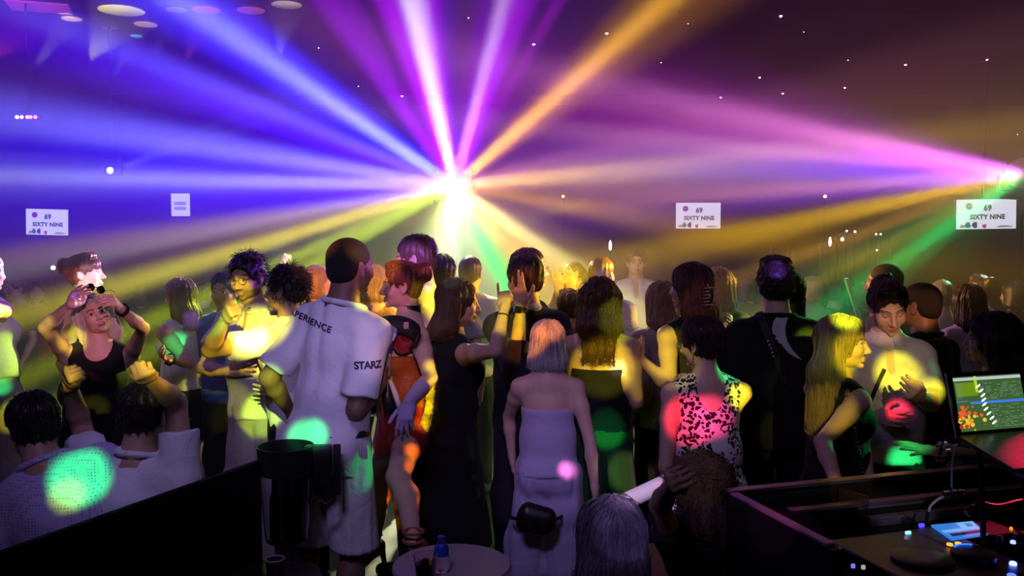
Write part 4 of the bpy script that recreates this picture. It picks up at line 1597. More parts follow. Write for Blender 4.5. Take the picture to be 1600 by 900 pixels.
def garment(P, kind='tee', col=(0.8, 0.8, 0.8), mat=None, hem=0.88, sleeve=0.6, loose=0.6, name=None, seed=1, flare=0.0, front=0.0, fold=0.006, straps=True, neck_drop=0.0, collar=None, tilt=0.0, strap_col=None, open_neck=0.0, back_drop=0.0):
    J, k, RT, RC, root = P['J'], P['k'], P['RT'], P['RC'], P['root']
    h = 0.011 if P['near'] else (0.016 if P['mid'] else 0.024)
    mat = mat or cloth('cloth_%.2f_%.2f_%.2f' % tuple(col), col)
    hemp = J['pelvis'] + RT @ (V3(0, 0, hem - 0.93) * k)
    down = -RT[:, 2]
    cut = []
    if kind in ('tee', 'polo', 'shirt', 'sweater'):
        t = torso_shape(P, 0.014, hem, sleeve=sleeve, loose=loose, seed=seed, fold=fold, flare=flare + 0.014)
        # sleeve ends and neck hole
        for q, nme in ((1, 'R'), (-1, 'L')):
            S, E_, W_ = J['sh' + nme], P['arms'][nme][0], P['arms'][nme][1]
        nk = J['neck'] + RC @ (V3(0, 0.015 + 0.01, 0.035) * k)
        t.ball(nk + RC @ (V3(0, 0.03, 0.035) * k), V3(0.060, 0.076, 0.066) * k, RC, 0.01, -1)
        if open_neck:
            t.ball(J['chest'] + RC @ (V3(0, 0.115, 0.135) * k), V3(0.034, 0.09, 0.13 * open_neck) * k, RC @ rotx(-0.35), 0.008, -1)
        t.plane(hemp, down)
    elif kind == 'tank':          # sleeveless with shoulder straps as part of the piece
        t = torso_shape(P, 0.009, hem, sleeve=0, loose=loose, seed=seed, fold=fold * 0.6, flare=flare + 0.012)
        for q, nme in ((1, 'R'), (-1, 'L')):
            S = J['sh' + nme]
            t.ball(S + RC @ (V3(q * 0.03, 0, -0.02) * k), V3(0.062, 0.12, 0.10) * k, RC, 0.012, -1)
        nk = J['neck'] + RC @ (V3(0, 0.03, 0.02 - neck_drop) * k)
        t.ball(nk, V3(0.088, 0.13, 0.085 + neck_drop * 0.5) * k, RC, 0.012, -1)
        if back_drop:
            t.ball(J['chest'] + RC @ (V3(0, -0.12, 0.16) * k), V3(0.085, 0.13, back_drop) * k, RC, 0.012, -1)
        t.plane(hemp, down)
    elif kind == 'bustier':       # strapless, ends in a straight edge under the arms
        t = torso_shape(P, 0.009, hem, sleeve=0, loose=loose, seed=seed, fold=fold * 0.6, no_shoulder=True, flare=flare + 0.010)
        topz = J['chest'] + RC @ (V3(0, 0, 0.035 + front) * k)
        t.plane(topz, RC @ unit(V3(math.sin(math.radians(tilt)), 0, math.cos(math.radians(tilt)))))
        t.plane(hemp, down)
    v, q = t.mesh(h)
    o = obj(name or {'tee': 'tee_shirt', 'polo': 'polo_shirt', 'tank': 'tank_top', 'bustier': 'strapless_top'}.get(kind, kind), mesh_np('top', v, q), mat, root)
    P['top'] = o
    P['top_shape'] = t
    if kind == 'bustier' and straps:
        for sg in (-1, 1):
            pts = []
            for a in np.linspace(-0.05, 1.05, 14):
                ang = math.pi * a
                p = J['chest'] + RC @ (V3(sg * (0.085 + 0.0 * math.sin(ang)), math.cos(ang) * 0.10 - 0.005, 0.03 + 0.145 * math.sin(ang)) * k)
                pts.append(p)
            pts = onto(P['b'], np.array(pts), 0.003)
            MB().tube(pts, 0.006 * k, 6).build('strap', strap_col or mat, root, True)
    if kind in ('tee', 'sweater') and P['mid'] and collar is None:
        c0 = J['neck'] + RC @ (V3(0, 0.030, 0.022) * k)
        ring = onto(P['b'], np.array([c0 + RC @ (V3(0.100 * math.sin(u), -0.105 * math.cos(u), 0.010 * math.cos(u) - 0.010) * k) for u in np.linspace(0, 2 * math.pi, 29)]), 0.006)
        MB().tube(ring, 0.0115 * k, 8, False).build('neckband', mat, o, True)
    if collar is not None or kind == 'polo':
        cm = collar or mat
        sh = Shape()
        nk = J['neck'] + RC @ (V3(0, 0.012, 0.018) * k)
        ring = []
        for a in np.linspace(-163, 163, 17):
            t0 = math.radians(a)
            fr = 0.5 - 0.5 * math.cos(t0)                  # 0 at the nape, 1 at the throat
            u = V3(math.sin(t0), -math.cos(t0), 0)
            ring.append((nk + RC @ ((u * 0.060 + V3(0, 0.004, 0.030 - 0.040 * fr)) * k), nk + RC @ ((u * (0.080 + 0.012 * fr) + V3(0, 0.006, -0.008 - 0.052 * fr)) * k)))
        for (a0, b0), (a1, b1) in zip(ring, ring[1:]):
            sh.cone(a0, a1, 0.006 * k, 0.006 * k, 0.008)
            for u in (0.25, 0.5, 0.75, 1.0):
                sh.cone(a0 + (b0 - a0) * u, a1 + (b1 - a1) * u, 0.0055 * k, 0.0055 * k, 0.012)
        v, q = sh.mesh(0.007 if P['near'] else 0.011)
        obj('collar', mesh_np('collar', v, q), cm, o)
    return o


def onto(shape, P, off):
    """Move points to the surface of a shape, off metres outside it."""
    P = np.array(P, dtype=float)
    for _ in range(5):
        d = sample(shape.F, shape.lo, shape.h, P) - off
        g = grad(shape.F, shape.lo, shape.h, P)
        P = P - g * np.clip(d, -0.05, 0.05)[:, None]
    return P


def lower(P, kind='trousers', col=(0.01, 0.01, 0.012), mat=None, hem=0.06, waist=1.03, loose=0.010, flare=0.05, name=None, seed=3, slit=None, fold=0.006):
    J, k, RT, RY, root, wd = P['J'], P['k'], P['RT'], P['RY'], P['root'], P['wd']
    h = 0.013 if P['near'] else (0.018 if P['mid'] else 0.028)
    mat = mat or cloth('cloth_%.2f_%.2f_%.2f' % tuple(col), col)
    fem = P['sex'] == 'f'
    hw = 0.172 if fem else 0.163
    wp = J['pelvis'] + RT @ (V3(0, 0, waist - 0.93) * k)
    t = Shape()
    ww = 0.128 if fem else 0.146
    t.slab(J['pelvis'] + RT @ V3(0, 0, -0.02) * k, J['waist'], (hw * wd * k, 0.117 * k), (ww * wd * k, 0.098 * k), RT, 0.04)
    for q, nme in ((1, 'R'), (-1, 'L')):
        t.ball(J['pelvis'] + RT @ (V3(q * 0.075, -0.065, -0.03) * k), V3(0.087, 0.077, 0.092) * k, RT, 0.05)
        kn, an, hp_ = J['kn' + nme], J['an' + nme], J['hip' + nme]
        if kind in ('trousers', 'shorts'):
            full = kind == 'trousers'
            lo = loose * 2 if kind == 'shorts' else loose
            if full:
                t.cone(hp_, kn, 0.090 * k, (0.063 + lo) * k, 0.05)
                t.cone(kn, an + V3(0, 0, -0.02), (0.063 + lo) * k, (0.050 + lo) * k, 0.04)
                t.cone(kn, kn + (an - kn) * 0.32 + RY @ V3(0, -0.02, 0) * k, (0.061 + lo) * k, (0.062 + lo) * k, 0.04)
            else:
                e = hp_ + (kn - hp_) * max(0.1, min(1.25, (0.9 - hem) / 0.42))
                t.cone(hp_, e, 0.09 * k, (0.072 + lo) * k, 0.045)
    if kind == 'skirt':
        e = V3(*J['pelvis']); e[2] = hem * k
        mid_ = (J['knR'] + J['knL']) / 2 if hem < 0.7 else None
        t.slab(J['pelvis'], e, (hw * wd * k, 0.125 * k), ((hw + flare) * k, (0.125 + flare) * k), RY, 0.05)
    t.off = 0.004 if kind != 'shorts' else 0.010
    t.noise = fold_noise(fold, 20, seed)
    t.plane(wp, RT[:, 2])
    if kind == 'skirt':
        t.plane((0, 0, hem * k), (0, 0, -1))
    elif kind == 'trousers':
        t.plane((0, 0, hem * k), (0, 0, -1))
    elif kind == 'shorts':
        t.plane((0, 0, hem * k), (0, 0, -1)) if abs(J['knR'][2] - J['hipR'][2]) > 0.2 else None
    v, q = t.mesh(h)
    o = obj(name or kind, mesh_np('lower', v, q), mat, root)
    P['lower'] = o
    P['lower_shape'] = t
    return o


def hairdo(P, style='short', col=(0.03, 0.02, 0.015), tip=None, length=0.3, n=None, part=0.0, curl=0.0, width=1.0, fringe=False, rough=0.42, back=0.06, strand=True, vol=1.0, messy=0.15):
    HC, RH, hs, root, J, k, RT = P['HC'], P['RH'], P['hs'], P['root'], P['J'], P['k'], P['RT']
    near, mid = P['near'], P['mid']
    h = 0.0055 if near else (0.008 if mid else 0.012)
    if style == 'buzz':
        rough = 0.85
    mat = hair_mat('hair_%.3f_%.3f_%.3f_%.2f' % (*col, rough), col, tip, rough)
    t = Shape()
    Pt = lambda x, y, z: HC + RH @ (V3(x, y, z) * hs)
    E = lambda c, r, kk=0.015, op=1: t.ball(Pt(*c), V3(r) * hs, RH, kk * hs, op)
    v_ = vol
    th = {'buzz': 0.004, 'short': 0.014, 'quiff': 0.012, 'curly': 0.024, 'messy': 0.03, 'bun': 0.009, 'braid': 0.010}.get(style, 0.014) * v_
    E((0, -0.017, 0.036), (0.075 + th * 0.8, 0.095 + th, 0.079 + th), 0.02)
    if style in ('short', 'quiff', 'buzz', 'curly'):
        E((0, -0.050, -0.015), (0.068 + th * 0.5, 0.055 + th, 0.065), 0.02)
        # hairline: forehead, temples, ears, nape
        E((0, 0.122, -0.020), (0.094, 0.078, 0.098), 0.008, -1)
        for q in (-1, 1):
            E((q * 0.085, 0.040, -0.050), (0.030, 0.052, 0.052), 0.008, -1)
            E((q * 0.088, -0.005, -0.020), (0.022, 0.026, 0.040), 0.006, -1)
        t.plane(Pt(0, -0.06, -0.075), -RH @ unit(V3(0, 0.25, 1)))
        if style == 'quiff':
            E((0, 0.045, 0.115), (0.062, 0.055, 0.030), 0.025)
            E((0, -0.01, 0.122), (0.066, 0.070, 0.022), 0.025)
    elif style in ('bun', 'braid'):
        E((0, -0.050, -0.020), (0.066, 0.050, 0.055), 0.02)
        E((0, 0.125, -0.018), (0.096, 0.082, 0.098), 0.010, -1)
        for q in (-1, 1):
            E((q * 0.088, 0.010, -0.040), (0.026, 0.040, 0.055), 0.008, -1)
        t.plane(Pt(0, -0.06, -0.070), -RH @ unit(V3(0, 0.35, 1)))
        if style == 'bun':
            E((0, -0.118, 0.062), (0.050, 0.042, 0.050), 0.010)
            E((0.022, -0.135, 0.045), (0.026, 0.024, 0.030), 0.008)
            E((-0.02, -0.128, 0.090), (0.028, 0.026, 0.022), 0.008)
            E((0, 0.030, 0.108), (0.058, 0.050, 0.020), 0.02)
    else:                                                   # long hair, bob, messy
        dn = unit(V3(0, 0, -1) * 1.0 + 0.25 * (-RH[:, 2]))
        bk = -unit(V3(*(P['RY'][:, 1])))
        if style == 'bob':
            E((0, -0.030, -0.055), (0.098 * width, 0.088, 0.085), 0.04)
            E((0, -0.030, -0.095), (0.104 * width, 0.090, 0.045), 0.03)
            E((0, 0.135, -0.050), (0.090, 0.098, 0.150), 0.014, -1)
            t.plane(Pt(0, -0.03, -0.062 - 0.055 * length / 0.3), -RH[:, 2])
        else:
            a = Pt(0, -0.035, 0.0)
            nap = J['neck'] + P['RC'] @ (V3(0, -0.055, 0.03) * k)
            e = nap + (V3(0, 0, -1) * max(0.02, length - 0.16) + bk * back * 0.6) * k
            wdt = 0.094 * width
            t.slab(a, nap, (wdt * hs, 0.075 * hs), (wdt * 1.05 * hs, 0.055 * hs), RH, 0.03)
            t.slab(nap, e, (wdt * 1.05 * hs, 0.055 * hs), (wdt * 0.72 * hs, 0.030 * hs), P['RT'], 0.04)
            for q in (-1, 1):                              # side curtains
                t.cone(Pt(q * 0.078, -0.018, 0.03), Pt(q * 0.090 * width, -0.040, -0.12), 0.028 * hs, 0.024 * hs, 0.03)
            E((0, 0.135, -0.050), (0.090, 0.105, 0.135), 0.014, -1)
    if fringe:
        E((0, 0.066, 0.052), (0.062, 0.030, 0.032), 0.012)
        E((0, 0.075, 0.030), (0.055, 0.018, 0.014), 0.008)
    cz = Pt(0, -0.02, 0.03)
    if style in ('curly',):
        t.noise = lump_noise(0.007 * hs, 95, 1.3)
    elif style == 'messy':
        t.noise = lump_noise(0.014 * hs, 55, 0.7)
    elif style == 'quiff':
        t.noise = lump_noise(0.005 * hs, 110, 2.1)
    elif style == 'buzz':
        t.noise = None
    else:
        t.noise = groove_noise((0.0035 if near else 0.003) * hs, 17, cz, part * 3)
    v, q = t.mesh(h)
    # keep the hair off the face: nothing to do, the cuts above did it
    o = obj('hair', mesh_np('hair', v, q), mat, root)
    P['hair'] = o
    P['hair_shape'] = t
    if not strand or style == 'buzz' or not mid:
        return o
    lv = (v - HC) @ RH / hs
    gz = V3(0, 0, -1)
    if style in ('bob', 'long'):
        keep = (lv[:, 2] > 0.03) if fringe else (lv[:, 2] > 0.03) & (lv[:, 1] < 0.055)
        roots = v[keep]

        def flow(p):
            q = (p - HC) @ RH / hs
            sd = np.tanh((q[:, 0] - part * 0.03) * 40)
            d = np.zeros_like(q)
            d[:, 0] = sd * 0.8
            d[:, 1] = np.where(q[:, 1] < -0.02, -0.25, 0.5 if fringe else -0.15)
            d[:, 2] = -0.35
            face_ = (q[:, 1] > 0.012) & (q[:, 2] < 0.06)
            d[face_, 1] = -0.6
            d[face_, 0] = sd[face_] * 1.2
            wt = np.clip((q[:, 2] - 0.02) / 0.09, 0.05, 1)[:, None]
            return (d @ RH.T) * wt + gz * (1.15 - 0.8 * wt)
        ln = (0.30 if style == 'bob' else length + 0.16) * hs
        strands('hair_strands', t, roots, o, mat, ln, HC, RH, hs, flow, n or (1500 if near else 700), 0.0016 if near else 0.0022, curl, 0.007, 14, messy, int(HC[2] * 1000))
    elif style in ('bun', 'braid'):
        roots = v[(lv[:, 1] > -0.02)]
        pt = Pt(0, -0.13, 0.06)

        def flow(p):
            dd = pt - p
            return dd / (np.linalg.norm(dd, axis=1, keepdims=True) + 1e-9)
        strands('hair_strands', t, roots, o, mat, 0.16 * hs, HC, RH, hs, flow, n or 700, 0.0013, 0, 0.004, 9, messy, 5)
    else:
        roots = v[(lv[:, 2] > -0.05) & (lv[:, 1] < (0.075 if style == 'quiff' else 0.035))]
        pt = Pt(0, -0.03, 0.10)
        fw = RH[:, 1]

        def flow(p):
            dd = p - pt
            dd = dd / (np.linalg.norm(dd, axis=1, keepdims=True) + 1e-9)
            return dd * 0.9 + gz * 0.25 - fw * 0.15
        c2 = {'curly': 0.8, 'messy': 0.5}.get(style, 0.0)
        ln = {'curly': 0.05, 'messy': 0.11, 'quiff': 0.05}.get(style, 0.05) * hs
        strands('hair_strands', t, roots, o, mat, ln, HC, RH, hs, flow, n or (1100 if near else 500), 0.0015, max(curl, c2), 0.006, 8, messy + 0.1, 3)
    return o
# ------------------------------------------------------------------ accessories
def A(e, w, t=None, pose='relaxed', palm=None):
    d = dict(e=e, w=w, pose=pose)
    if t: d['t'] = t
    if palm: d['palm'] = palm
    return d


def frame_of(dirv):
    n = unit(V3(dirv))
    a = V3(0, 0, 1) if abs(n[2]) < 0.9 else V3(1, 0, 0)
    u = unit(a - n * (a @ n))
    return u, np.cross(n, u), n


def wristband(P, side, name, mat, r=0.034, wdt=0.012, back=0.03, face=None):
    E_, W_, fd, pn, ps = P['arms'][side]
    u, v, n = frame_of(W_ - E_)
    c = W_ - n * back
    r = r * P['k']
    m = MB()
    ring = [c + (u * math.cos(a) + v * math.sin(a)) * r for a in np.linspace(0, 2 * math.pi, 17)]
    for off in np.linspace(-wdt / 2, wdt / 2, 3 if wdt > 0.008 else 1):
        m.tube([p + n * off for p in ring], 0.0035, 6, False)
    o = m.build(name, mat, P['root'], True)
    if face:
        f = -unit(pn - n * (pn @ n))
        q = c + f * (r + 0.004)
        M = Matrix(np.stack([np.cross(f, n), n, f], 1).tolist())
        MB().box(q, (0.032, 0.036, 0.010), M, 0.004).build('watch_face', face, o, True)
    return o


def glasses(P, name='glasses', mat=None, lens=None, r=0.021):
    HC, RH, hs, root = P['HC'], P['RH'], P['hs'], P['root']
    mat = mat or plain('dark_frame', (0.01, 0.01, 0.012), 0.3)
    pt = lambda x, y, z: HC + RH @ (V3(x, y, z) * hs)
    m = MB()
    for q in (-1, 1):
        ring = [pt(q * 0.033 + r * 1.12 * math.cos(a), 0.097, -0.003 + r * 0.85 * math.sin(a)) for a in np.linspace(0, 2 * math.pi, 15)]
        m.tube(ring, 0.0018, 5, False)
        m.tube([pt(q * 0.056, 0.096, 0.004), pt(q * 0.078, 0.07, 0.006), pt(q * 0.083, 0.0, 0.008), pt(q * 0.083, -0.02, -0.012)], 0.0018, 5)
    m.tube([pt(-0.011, 0.099, 0), pt(0, 0.103, 0.004), pt(0.011, 0.099, 0)], 0.0018, 5)
    o = m.build(name, mat, root, True)
    for q in (-1, 1):
        l = MB()
        l.bm.faces.new([l.bm.verts.new(Vector(pt(q * 0.033 + r * 1.08 * math.cos(a), 0.0965, -0.003 + r * 0.82 * math.sin(a)))) for a in np.linspace(0, 2 * math.pi, 15)[:-1]])
        l.build('lens', lens or clear_lens(), o)
    return o


def clear_lens():
    m = plain('clear_lens', (0.9, 0.9, 0.9), 0.05)
    m.node_tree.nodes['Principled BSDF'].inputs['Alpha'].default_value = 0.10
    return m


def hoop(P, q, r=0.03, name='hoop_earring', mat=None, drop=0.040):
    HC, RH, hs = P['HC'], P['RH'], P['hs']
    c = HC + RH @ (V3(q * 0.083, -0.010, -drop) * hs) - V3(0, 0, r)
    d = RH[:, 1]
    MB().tube([c + d * (r * math.sin(a)) + V3(0, 0, r * math.cos(a)) for a in np.linspace(0, 2 * math.pi, 21)], 0.0016, 6, False).build(name, mat or plain('gold', (0.8, 0.55, 0.2), 0.25, 1.0), P['root'], True)


def drop_earring(P, q):
    HC, RH, hs = P['HC'], P['RH'], P['hs']
    c = HC + RH @ (V3(q * 0.081, -0.010, -0.044) * hs)
    m = MB()
    m.tube([c, c - V3(0, 0, 0.03)], 0.0012, 5)
    for z, r in ((0.012, 0.004), (0.026, 0.005), (0.040, 0.006)):
        m.lathe([(r * 0.3, -r), (r, 0), (r * 0.3, r)], c - V3(0, 0, z), 8)
    m.build('drop_earring', plain('silver', (0.75, 0.75, 0.78), 0.2, 1.0), P['root'], True)


def cross_strap(P, px_pts, name='crossbody_strap', mat=None, w=0.016, off=0.006, sgn=-1):
    """A strap lying on the garment, drawn from points on the side that faces the camera."""
    sh = P['top_shape']
    mat = mat or plain('black_webbing', (0.010, 0.010, 0.011), 0.6)
    pts = []
    for a, b in zip(px_pts, px_pts[1:]):
        for t in np.linspace(0, 1, 7)[:-1]:
            pts.append((a[0] + (b[0] - a[0]) * t, a[1] + (b[1] - a[1]) * t))
    pts.append(px_pts[-1])
    out = []
    dist0 = (P['O'] + P['J']['chest'])[1]
    for px, py in pts:
        v = np.array(ray(px, py)); v = v / v[1]
        p = np.array(CAM) + v * (dist0 - 0.45) - P['O']
        for i in range(120):
            d = sample(sh.F, sh.lo, sh.h, p[None])[0] - off
            if d < 0.002: break
            p = p + v * min(max(d * 0.6, 0.002), 0.03)
        else:
            continue
        out.append(p)
    if len(out) < 3:
        return None
    m = MB()
    out = np.array(out)
    t = np.gradient(out, axis=0)
    g = grad(sh.F, sh.lo, sh.h, out)
    s_ = np.cross(t, g); s_ /= np.linalg.norm(s_, axis=1, keepdims=True) + 1e-9
    for i in range(len(out) - 1):
        a0, a1 = out[i] - s_[i] * w, out[i] + s_[i] * w
        b0, b1 = out[i + 1] - s_[i + 1] * w, out[i + 1] + s_[i + 1] * w
        m.quad([a0, a1, b1, b0])
        m.quad([a0 + g[i] * 0.003, a1 + g[i] * 0.003, b1 + g[i + 1] * 0.003, b0 + g[i + 1] * 0.003])
    bmesh.ops.remove_doubles(m.bm, verts=m.bm.verts, dist=1e-5)
    return m.build(name, mat, P['root'], True)


def belt(P, mat=None, z=1.02, w=0.02):
    J, k, RT, root, wd = P['J'], P['k'], P['RT'], P['root'], P['wd']
    sh = P['lower_shape']
    c = J['pelvis'] + RT @ (V3(0, 0, z - 0.93) * k)
    m = MB()
    rings = []
    for dz in (-w, w):
        ring = []
        for a in np.linspace(0, 2 * math.pi, 33)[:-1]:
            p = c + RT @ (V3(0.26 * math.cos(a), 0.22 * math.sin(a), dz) * k)
            for i in range(60):
                d = sample(sh.F, sh.lo, sh.h, p[None])[0] - 0.007
                if d < 0.001: break
                dirv = c + RT @ V3(0, 0, dz) * k - p
                p = p + unit(dirv) * min(max(d * 0.7, 0.002), 0.03)
            ring.append(p)
        rings.append(ring)
    n = len(rings[0])
    for i in range(n):
        j = (i + 1) % n
        m.quad([rings[0][i], rings[0][j], rings[1][j], rings[1][i]])
    bmesh.ops.remove_doubles(m.bm, verts=m.bm.verts, dist=1e-5)
    o = m.build('belt', mat or plain('black_leather', (0.012, 0.012, 0.012), 0.4), root, True)
    return o


def box_bag(P, centre_px, s, size, name, mat, rz=0.0):
    c = np.array(at(centre_px[0], centre_px[1], FPX / s)) - P['O']
    return MB().box(c, size, Matrix.Rotation(rz, 3, 'Z'), 0.02).build(name, mat, P['root'], True)


BLACK = (0.010, 0.010, 0.012)
INK = (0.018, 0.018, 0.022)
WHITE = (0.80, 0.80, 0.80)
NAVY = (0.02, 0.02, 0.035)
HB = (0.035, 0.020, 0.013)       # dark brown hair
HK = (0.014, 0.010, 0.009)       # black hair
HR = (0.14, 0.055, 0.025)        # auburn
HM = (0.10, 0.055, 0.03)         # mid brown
HL = (0.42, 0.28, 0.14)          # blond
HP = (0.62, 0.55, 0.46)          # platinum

# ------------------------------------------------------------------ the people nearest the booth, from the banquette on
P1 = person('person with the head cut off by the edge, white tank top, beige trousers, black belt', (-24, 396), 255, -25, 'f', 'light', lean=(4, -11),
            hair=dict(style='short', col=(0.3, 0.28, 0.25)), tops=[dict(kind='tank', col=(0.72, 0.70, 0.68), hem=1.0, fold=0.008)],
            bottom=dict(kind='trousers', col=(0.42, 0.38, 0.33), waist=1.05, loose=0.03, fold=0.009), R=A((-40, 490, -1), (-75, 440, -1)), L=A((-90, 470, 1), (-110, 420, 1)))
belt(P1, z=1.035)

P2 = person('person with auburn hair cut in a fringe, face in profile lit pink and white', (127, 400), 245, -82, 'f', 'fair', head=(4, 6, 0),
            hair=dict(style='bun', col=HR, fringe=True, length=0.2, part=0), tops=[dict(kind='tank', col=INK)], bottom=dict(col=BLACK), face=dict(lips=(0.45, 0.12, 0.12)))

P3 = person('laughing blonde person in a black dress, arms raised with sunglasses in both hands', (137, 464), 288, -170, 'f', 'fair', lean=(-4, -3), head=(26, 14, 16), wide=1.12,
            hair=dict(style='long', col=HP, part=0.3, length=0.14, width=1.0), face=dict(smile=1.0, lips=(0.5, 0.12, 0.12)), R=A((70, 512, -1), (112, 474, -1), (127, 449, 1), 'pinch', (0.6, -0.6, 0)),
            L=A((224, 513, -1), (186, 480, -1), (168, 456, -1), 'pinch', (-0.6, -0.6, 0)), tops=[dict(kind='tank', col=BLACK, hem=0.9, neck_drop=0.05)], bottom=dict(kind='skirt', col=BLACK, hem=0.45))
wristband(P3, 'L', 'black_wristband', plain('black_rubber', (0.01, 0.01, 0.01), 0.5), wdt=0.02)

P4 = person('person with straight ash-blond shoulder-length hair in a white sleeveless top', (281, 437), 238, 58, 'f', 'light', head=(8, 0, 0),
            hair=dict(style='long', col=(0.28, 0.20, 0.13), length=0.22, width=0.9, part=-0.2), tops=[dict(kind='tank', col=(0.75, 0.75, 0.75), hem=0.98)],
            bottom=dict(kind='shorts', col=INK, hem=0.62, waist=1.06), L=A((297, 568, -1), (262, 560, -1), (240, 552, -1)))
wristband(P4, 'L', 'wrist_watch', plain('black_rubber', (0.01, 0.01, 0.01), 0.5), wdt=0.016, face=plain('dark_glass', (0.01, 0.01, 0.01), 0.1))
belt(P4, z=1.04)

P5 = person('dark-haired moustached person in glasses and an open white polo shirt, hugging a friend', (382, 400), 275, 158, 'm', 'light', head=(4, -10, 4), lean=(2, 2),
            hair=dict(style='curly', col=HB, vol=0.8), face=dict(beard=0.75, eyes=True), tops=[dict(kind='polo', col=(0.78, 0.77, 0.72), hem=0.86, sleeve=0.55, fold=0.010, open_neck=0.8)],
            bottom=dict(kind='trousers', col=(0.45, 0.42, 0.36), loose=0.03, fold=0.009, waist=1.0), R=A((319, 575, -1), (358, 580, -1), (398, 574, -1), 'flat', (0.1, 1, 0.1)),
            L=A((462, 570, -1), (446, 612, -1), (396, 607, -1), 'flat', (0.1, 1, 0.1)))
glasses(P5)

P6 = person('curly dark-haired person in a white tee shirt leaning into the hug, seen from behind', (447, 418), 292, 50, 'm', 'tan', head=(28, 0, 0), lean=(3, -4),
            hair=dict(style='curly', col=HK, vol=0.55), tops=[dict(kind='tee', col=(0.80, 0.79, 0.78), hem=0.84, sleeve=0.62, fold=0.009)],
            bottom=dict(kind='trousers', col=BLACK, loose=0.015), L=A((328, 547, -1), (352, 497, -1), (366, 470, -1), 'fist', (0.5, 0.8, 0)), R=A((420, 560, 1), (390, 560, 1)))

P8 = person('person in a bright blue shirt half hidden behind the hugging pair', (352, 428), 238, 170, 'm', 'tan', hair=dict(style='short', col=HK), tops=[dict(kind='tee', col=(0.03, 0.06, 0.45))], bottom=dict(col=INK))

# ---- the tall staff member in the printed white tee
P7 = person('tall person with cropped black hair in a printed white tee shirt and white shorts', (546, 373), 345, -26, 'm', 'brown', head=(-12, 0, 2), wide=0.86, lean=(3, 7),
            hair=dict(style='buzz', col=(0.012, 0.009, 0.008)), face=dict(beard=0.8), tops=[dict(kind='tee', col=(0.80, 0.79, 0.80), hem=0.80, sleeve=0.80, loose=0.9, fold=0.009, flare=0.03)],
            bottom=dict(kind='shorts', col=(0.78, 0.77, 0.78), hem=0.46, waist=1.0, loose=0.012, fold=0.008),
            R=A((556, 640, -1), (596, 598, 1), (608, 566, 1), 'grip', (-0.8, 0, 0.3)), L=A((420, 590, 1), (452, 640, 1)), shoes=(0.02, 0.02, 0.022))
ink = plain('shirt_ink', (0.02, 0.018, 0.035), 0.7)
o7 = np.array(at(482, 503, P7['O'][1] - 0.1)) - P7['O']
print_on(P7, P7['top_shape'], TXT['back'], o7, (0.93, 0.12, -0.30), (0.30, 0, 0.95), 'printed_lettering', ink, P7['top'])
o7 = np.array(at(569, 566, P7['O'][1] - 0.1)) - P7['O']
print_on(P7, P7['top_shape'], TXT['sleeve'], o7, (0.94, 0.34, 0.02), (0, 0, 1), 'sleeve_lettering', ink, P7['top'])
belt(P7, z=0.985, w=0.022)

# ---- the performer in red
GLOVE = (0.42, 0.33, 0.52)
P9 = person('person with an auburn updo in a rust corset and red skirt, one bare leg forward', (629, 412), 300, 118, 'f', 'fair', head=(-22, -2, 0), lean=(0, -2),
            hair=dict(style='bun', col=(0.20, 0.055, 0.025), vol=1.0), face=dict(closed=True, lips=(0.55, 0.10, 0.16), brow=(0.12, 0.05, 0.03)),
            tops=[dict(kind='bustier', mat=cloth('rust_leather', (0.42, 0.11, 0.02), 0.45, 300, 30, 0.5, 0.0), hem=0.93, name='corset', straps=False, front=-0.03)],
            bottom=dict(kind='shorts', mat=cloth('red_velvet', (0.40, 0.012, 0.02), 0.7), hem=0.80, waist=1.06, name='red_briefs'),
            L=A((672, 590, -1), (640, 628, -1), (624, 688, -1), 'relaxed', (0.2, 0.9, 0)), R=A((590, 560, -1), (600, 520, -1), (620, 500, -1), 'grip'),
            legs=dict(L=dict(k=(622, 745, -1), a=(646, 850, -1)), R=dict(k=(590, 740, 1), a=(585, 850, 1))), hands=dict(glove=GLOVE), shoes=None)
k9, J9 = P9['k'], P9['J']


def rel9(px, py, dd=0.0):
    return np.array(at(px, py, FPX / 300 + dd)) - P9['O']


# skirt: short front panel and a gold ruffle tail hanging behind the hip
t = Shape()
t.slab(J9['pelvis'] + V3(0, 0, 0.06), J9['pelvis'] + V3(0, 0, -0.11), (0.175 * k9, 0.125 * k9), (0.215 * k9, 0.16 * k9), P9['RY'], 0.02)
t.plane(J9['pelvis'] + V3(0, 0, -0.13), unit(V3(0.35, -0.2, -1)))
t.noise = fold_noise(0.006, 30, 9)
v, q = t.mesh(0.011)
sk = obj('skirt', mesh_np('skirt', v, q), cloth('red_velvet', (0.40, 0.012, 0.02), 0.7), P9['root'])
m = MB()
base = [rel9(668, 562, -0.14), rel9(672, 595, -0.15), rel9(672, 628, -0.15), rel9(666, 656, -0.15), rel9(657, 676, -0.16)]
for i in range(4):
    a, c = base[i], base[i + 1]
    for j in range(6):
        u = j / 6
        p = a + (c - a) * u
        wv = 0.016 * math.sin(i * 9 + j * 2.4)
        m.tube([p + V3(-0.018, wv, 0), p + V3(0.012, -wv * 0.5, -0.015), p + V3(0.024 + wv * 0.5, wv, -0.03)], [0.012, 0.016, 0.008], 7)
m.build('gold_ruffle', cloth('gold_satin', (0.75, 0.50, 0.05), 0.4), P9['root'], True)
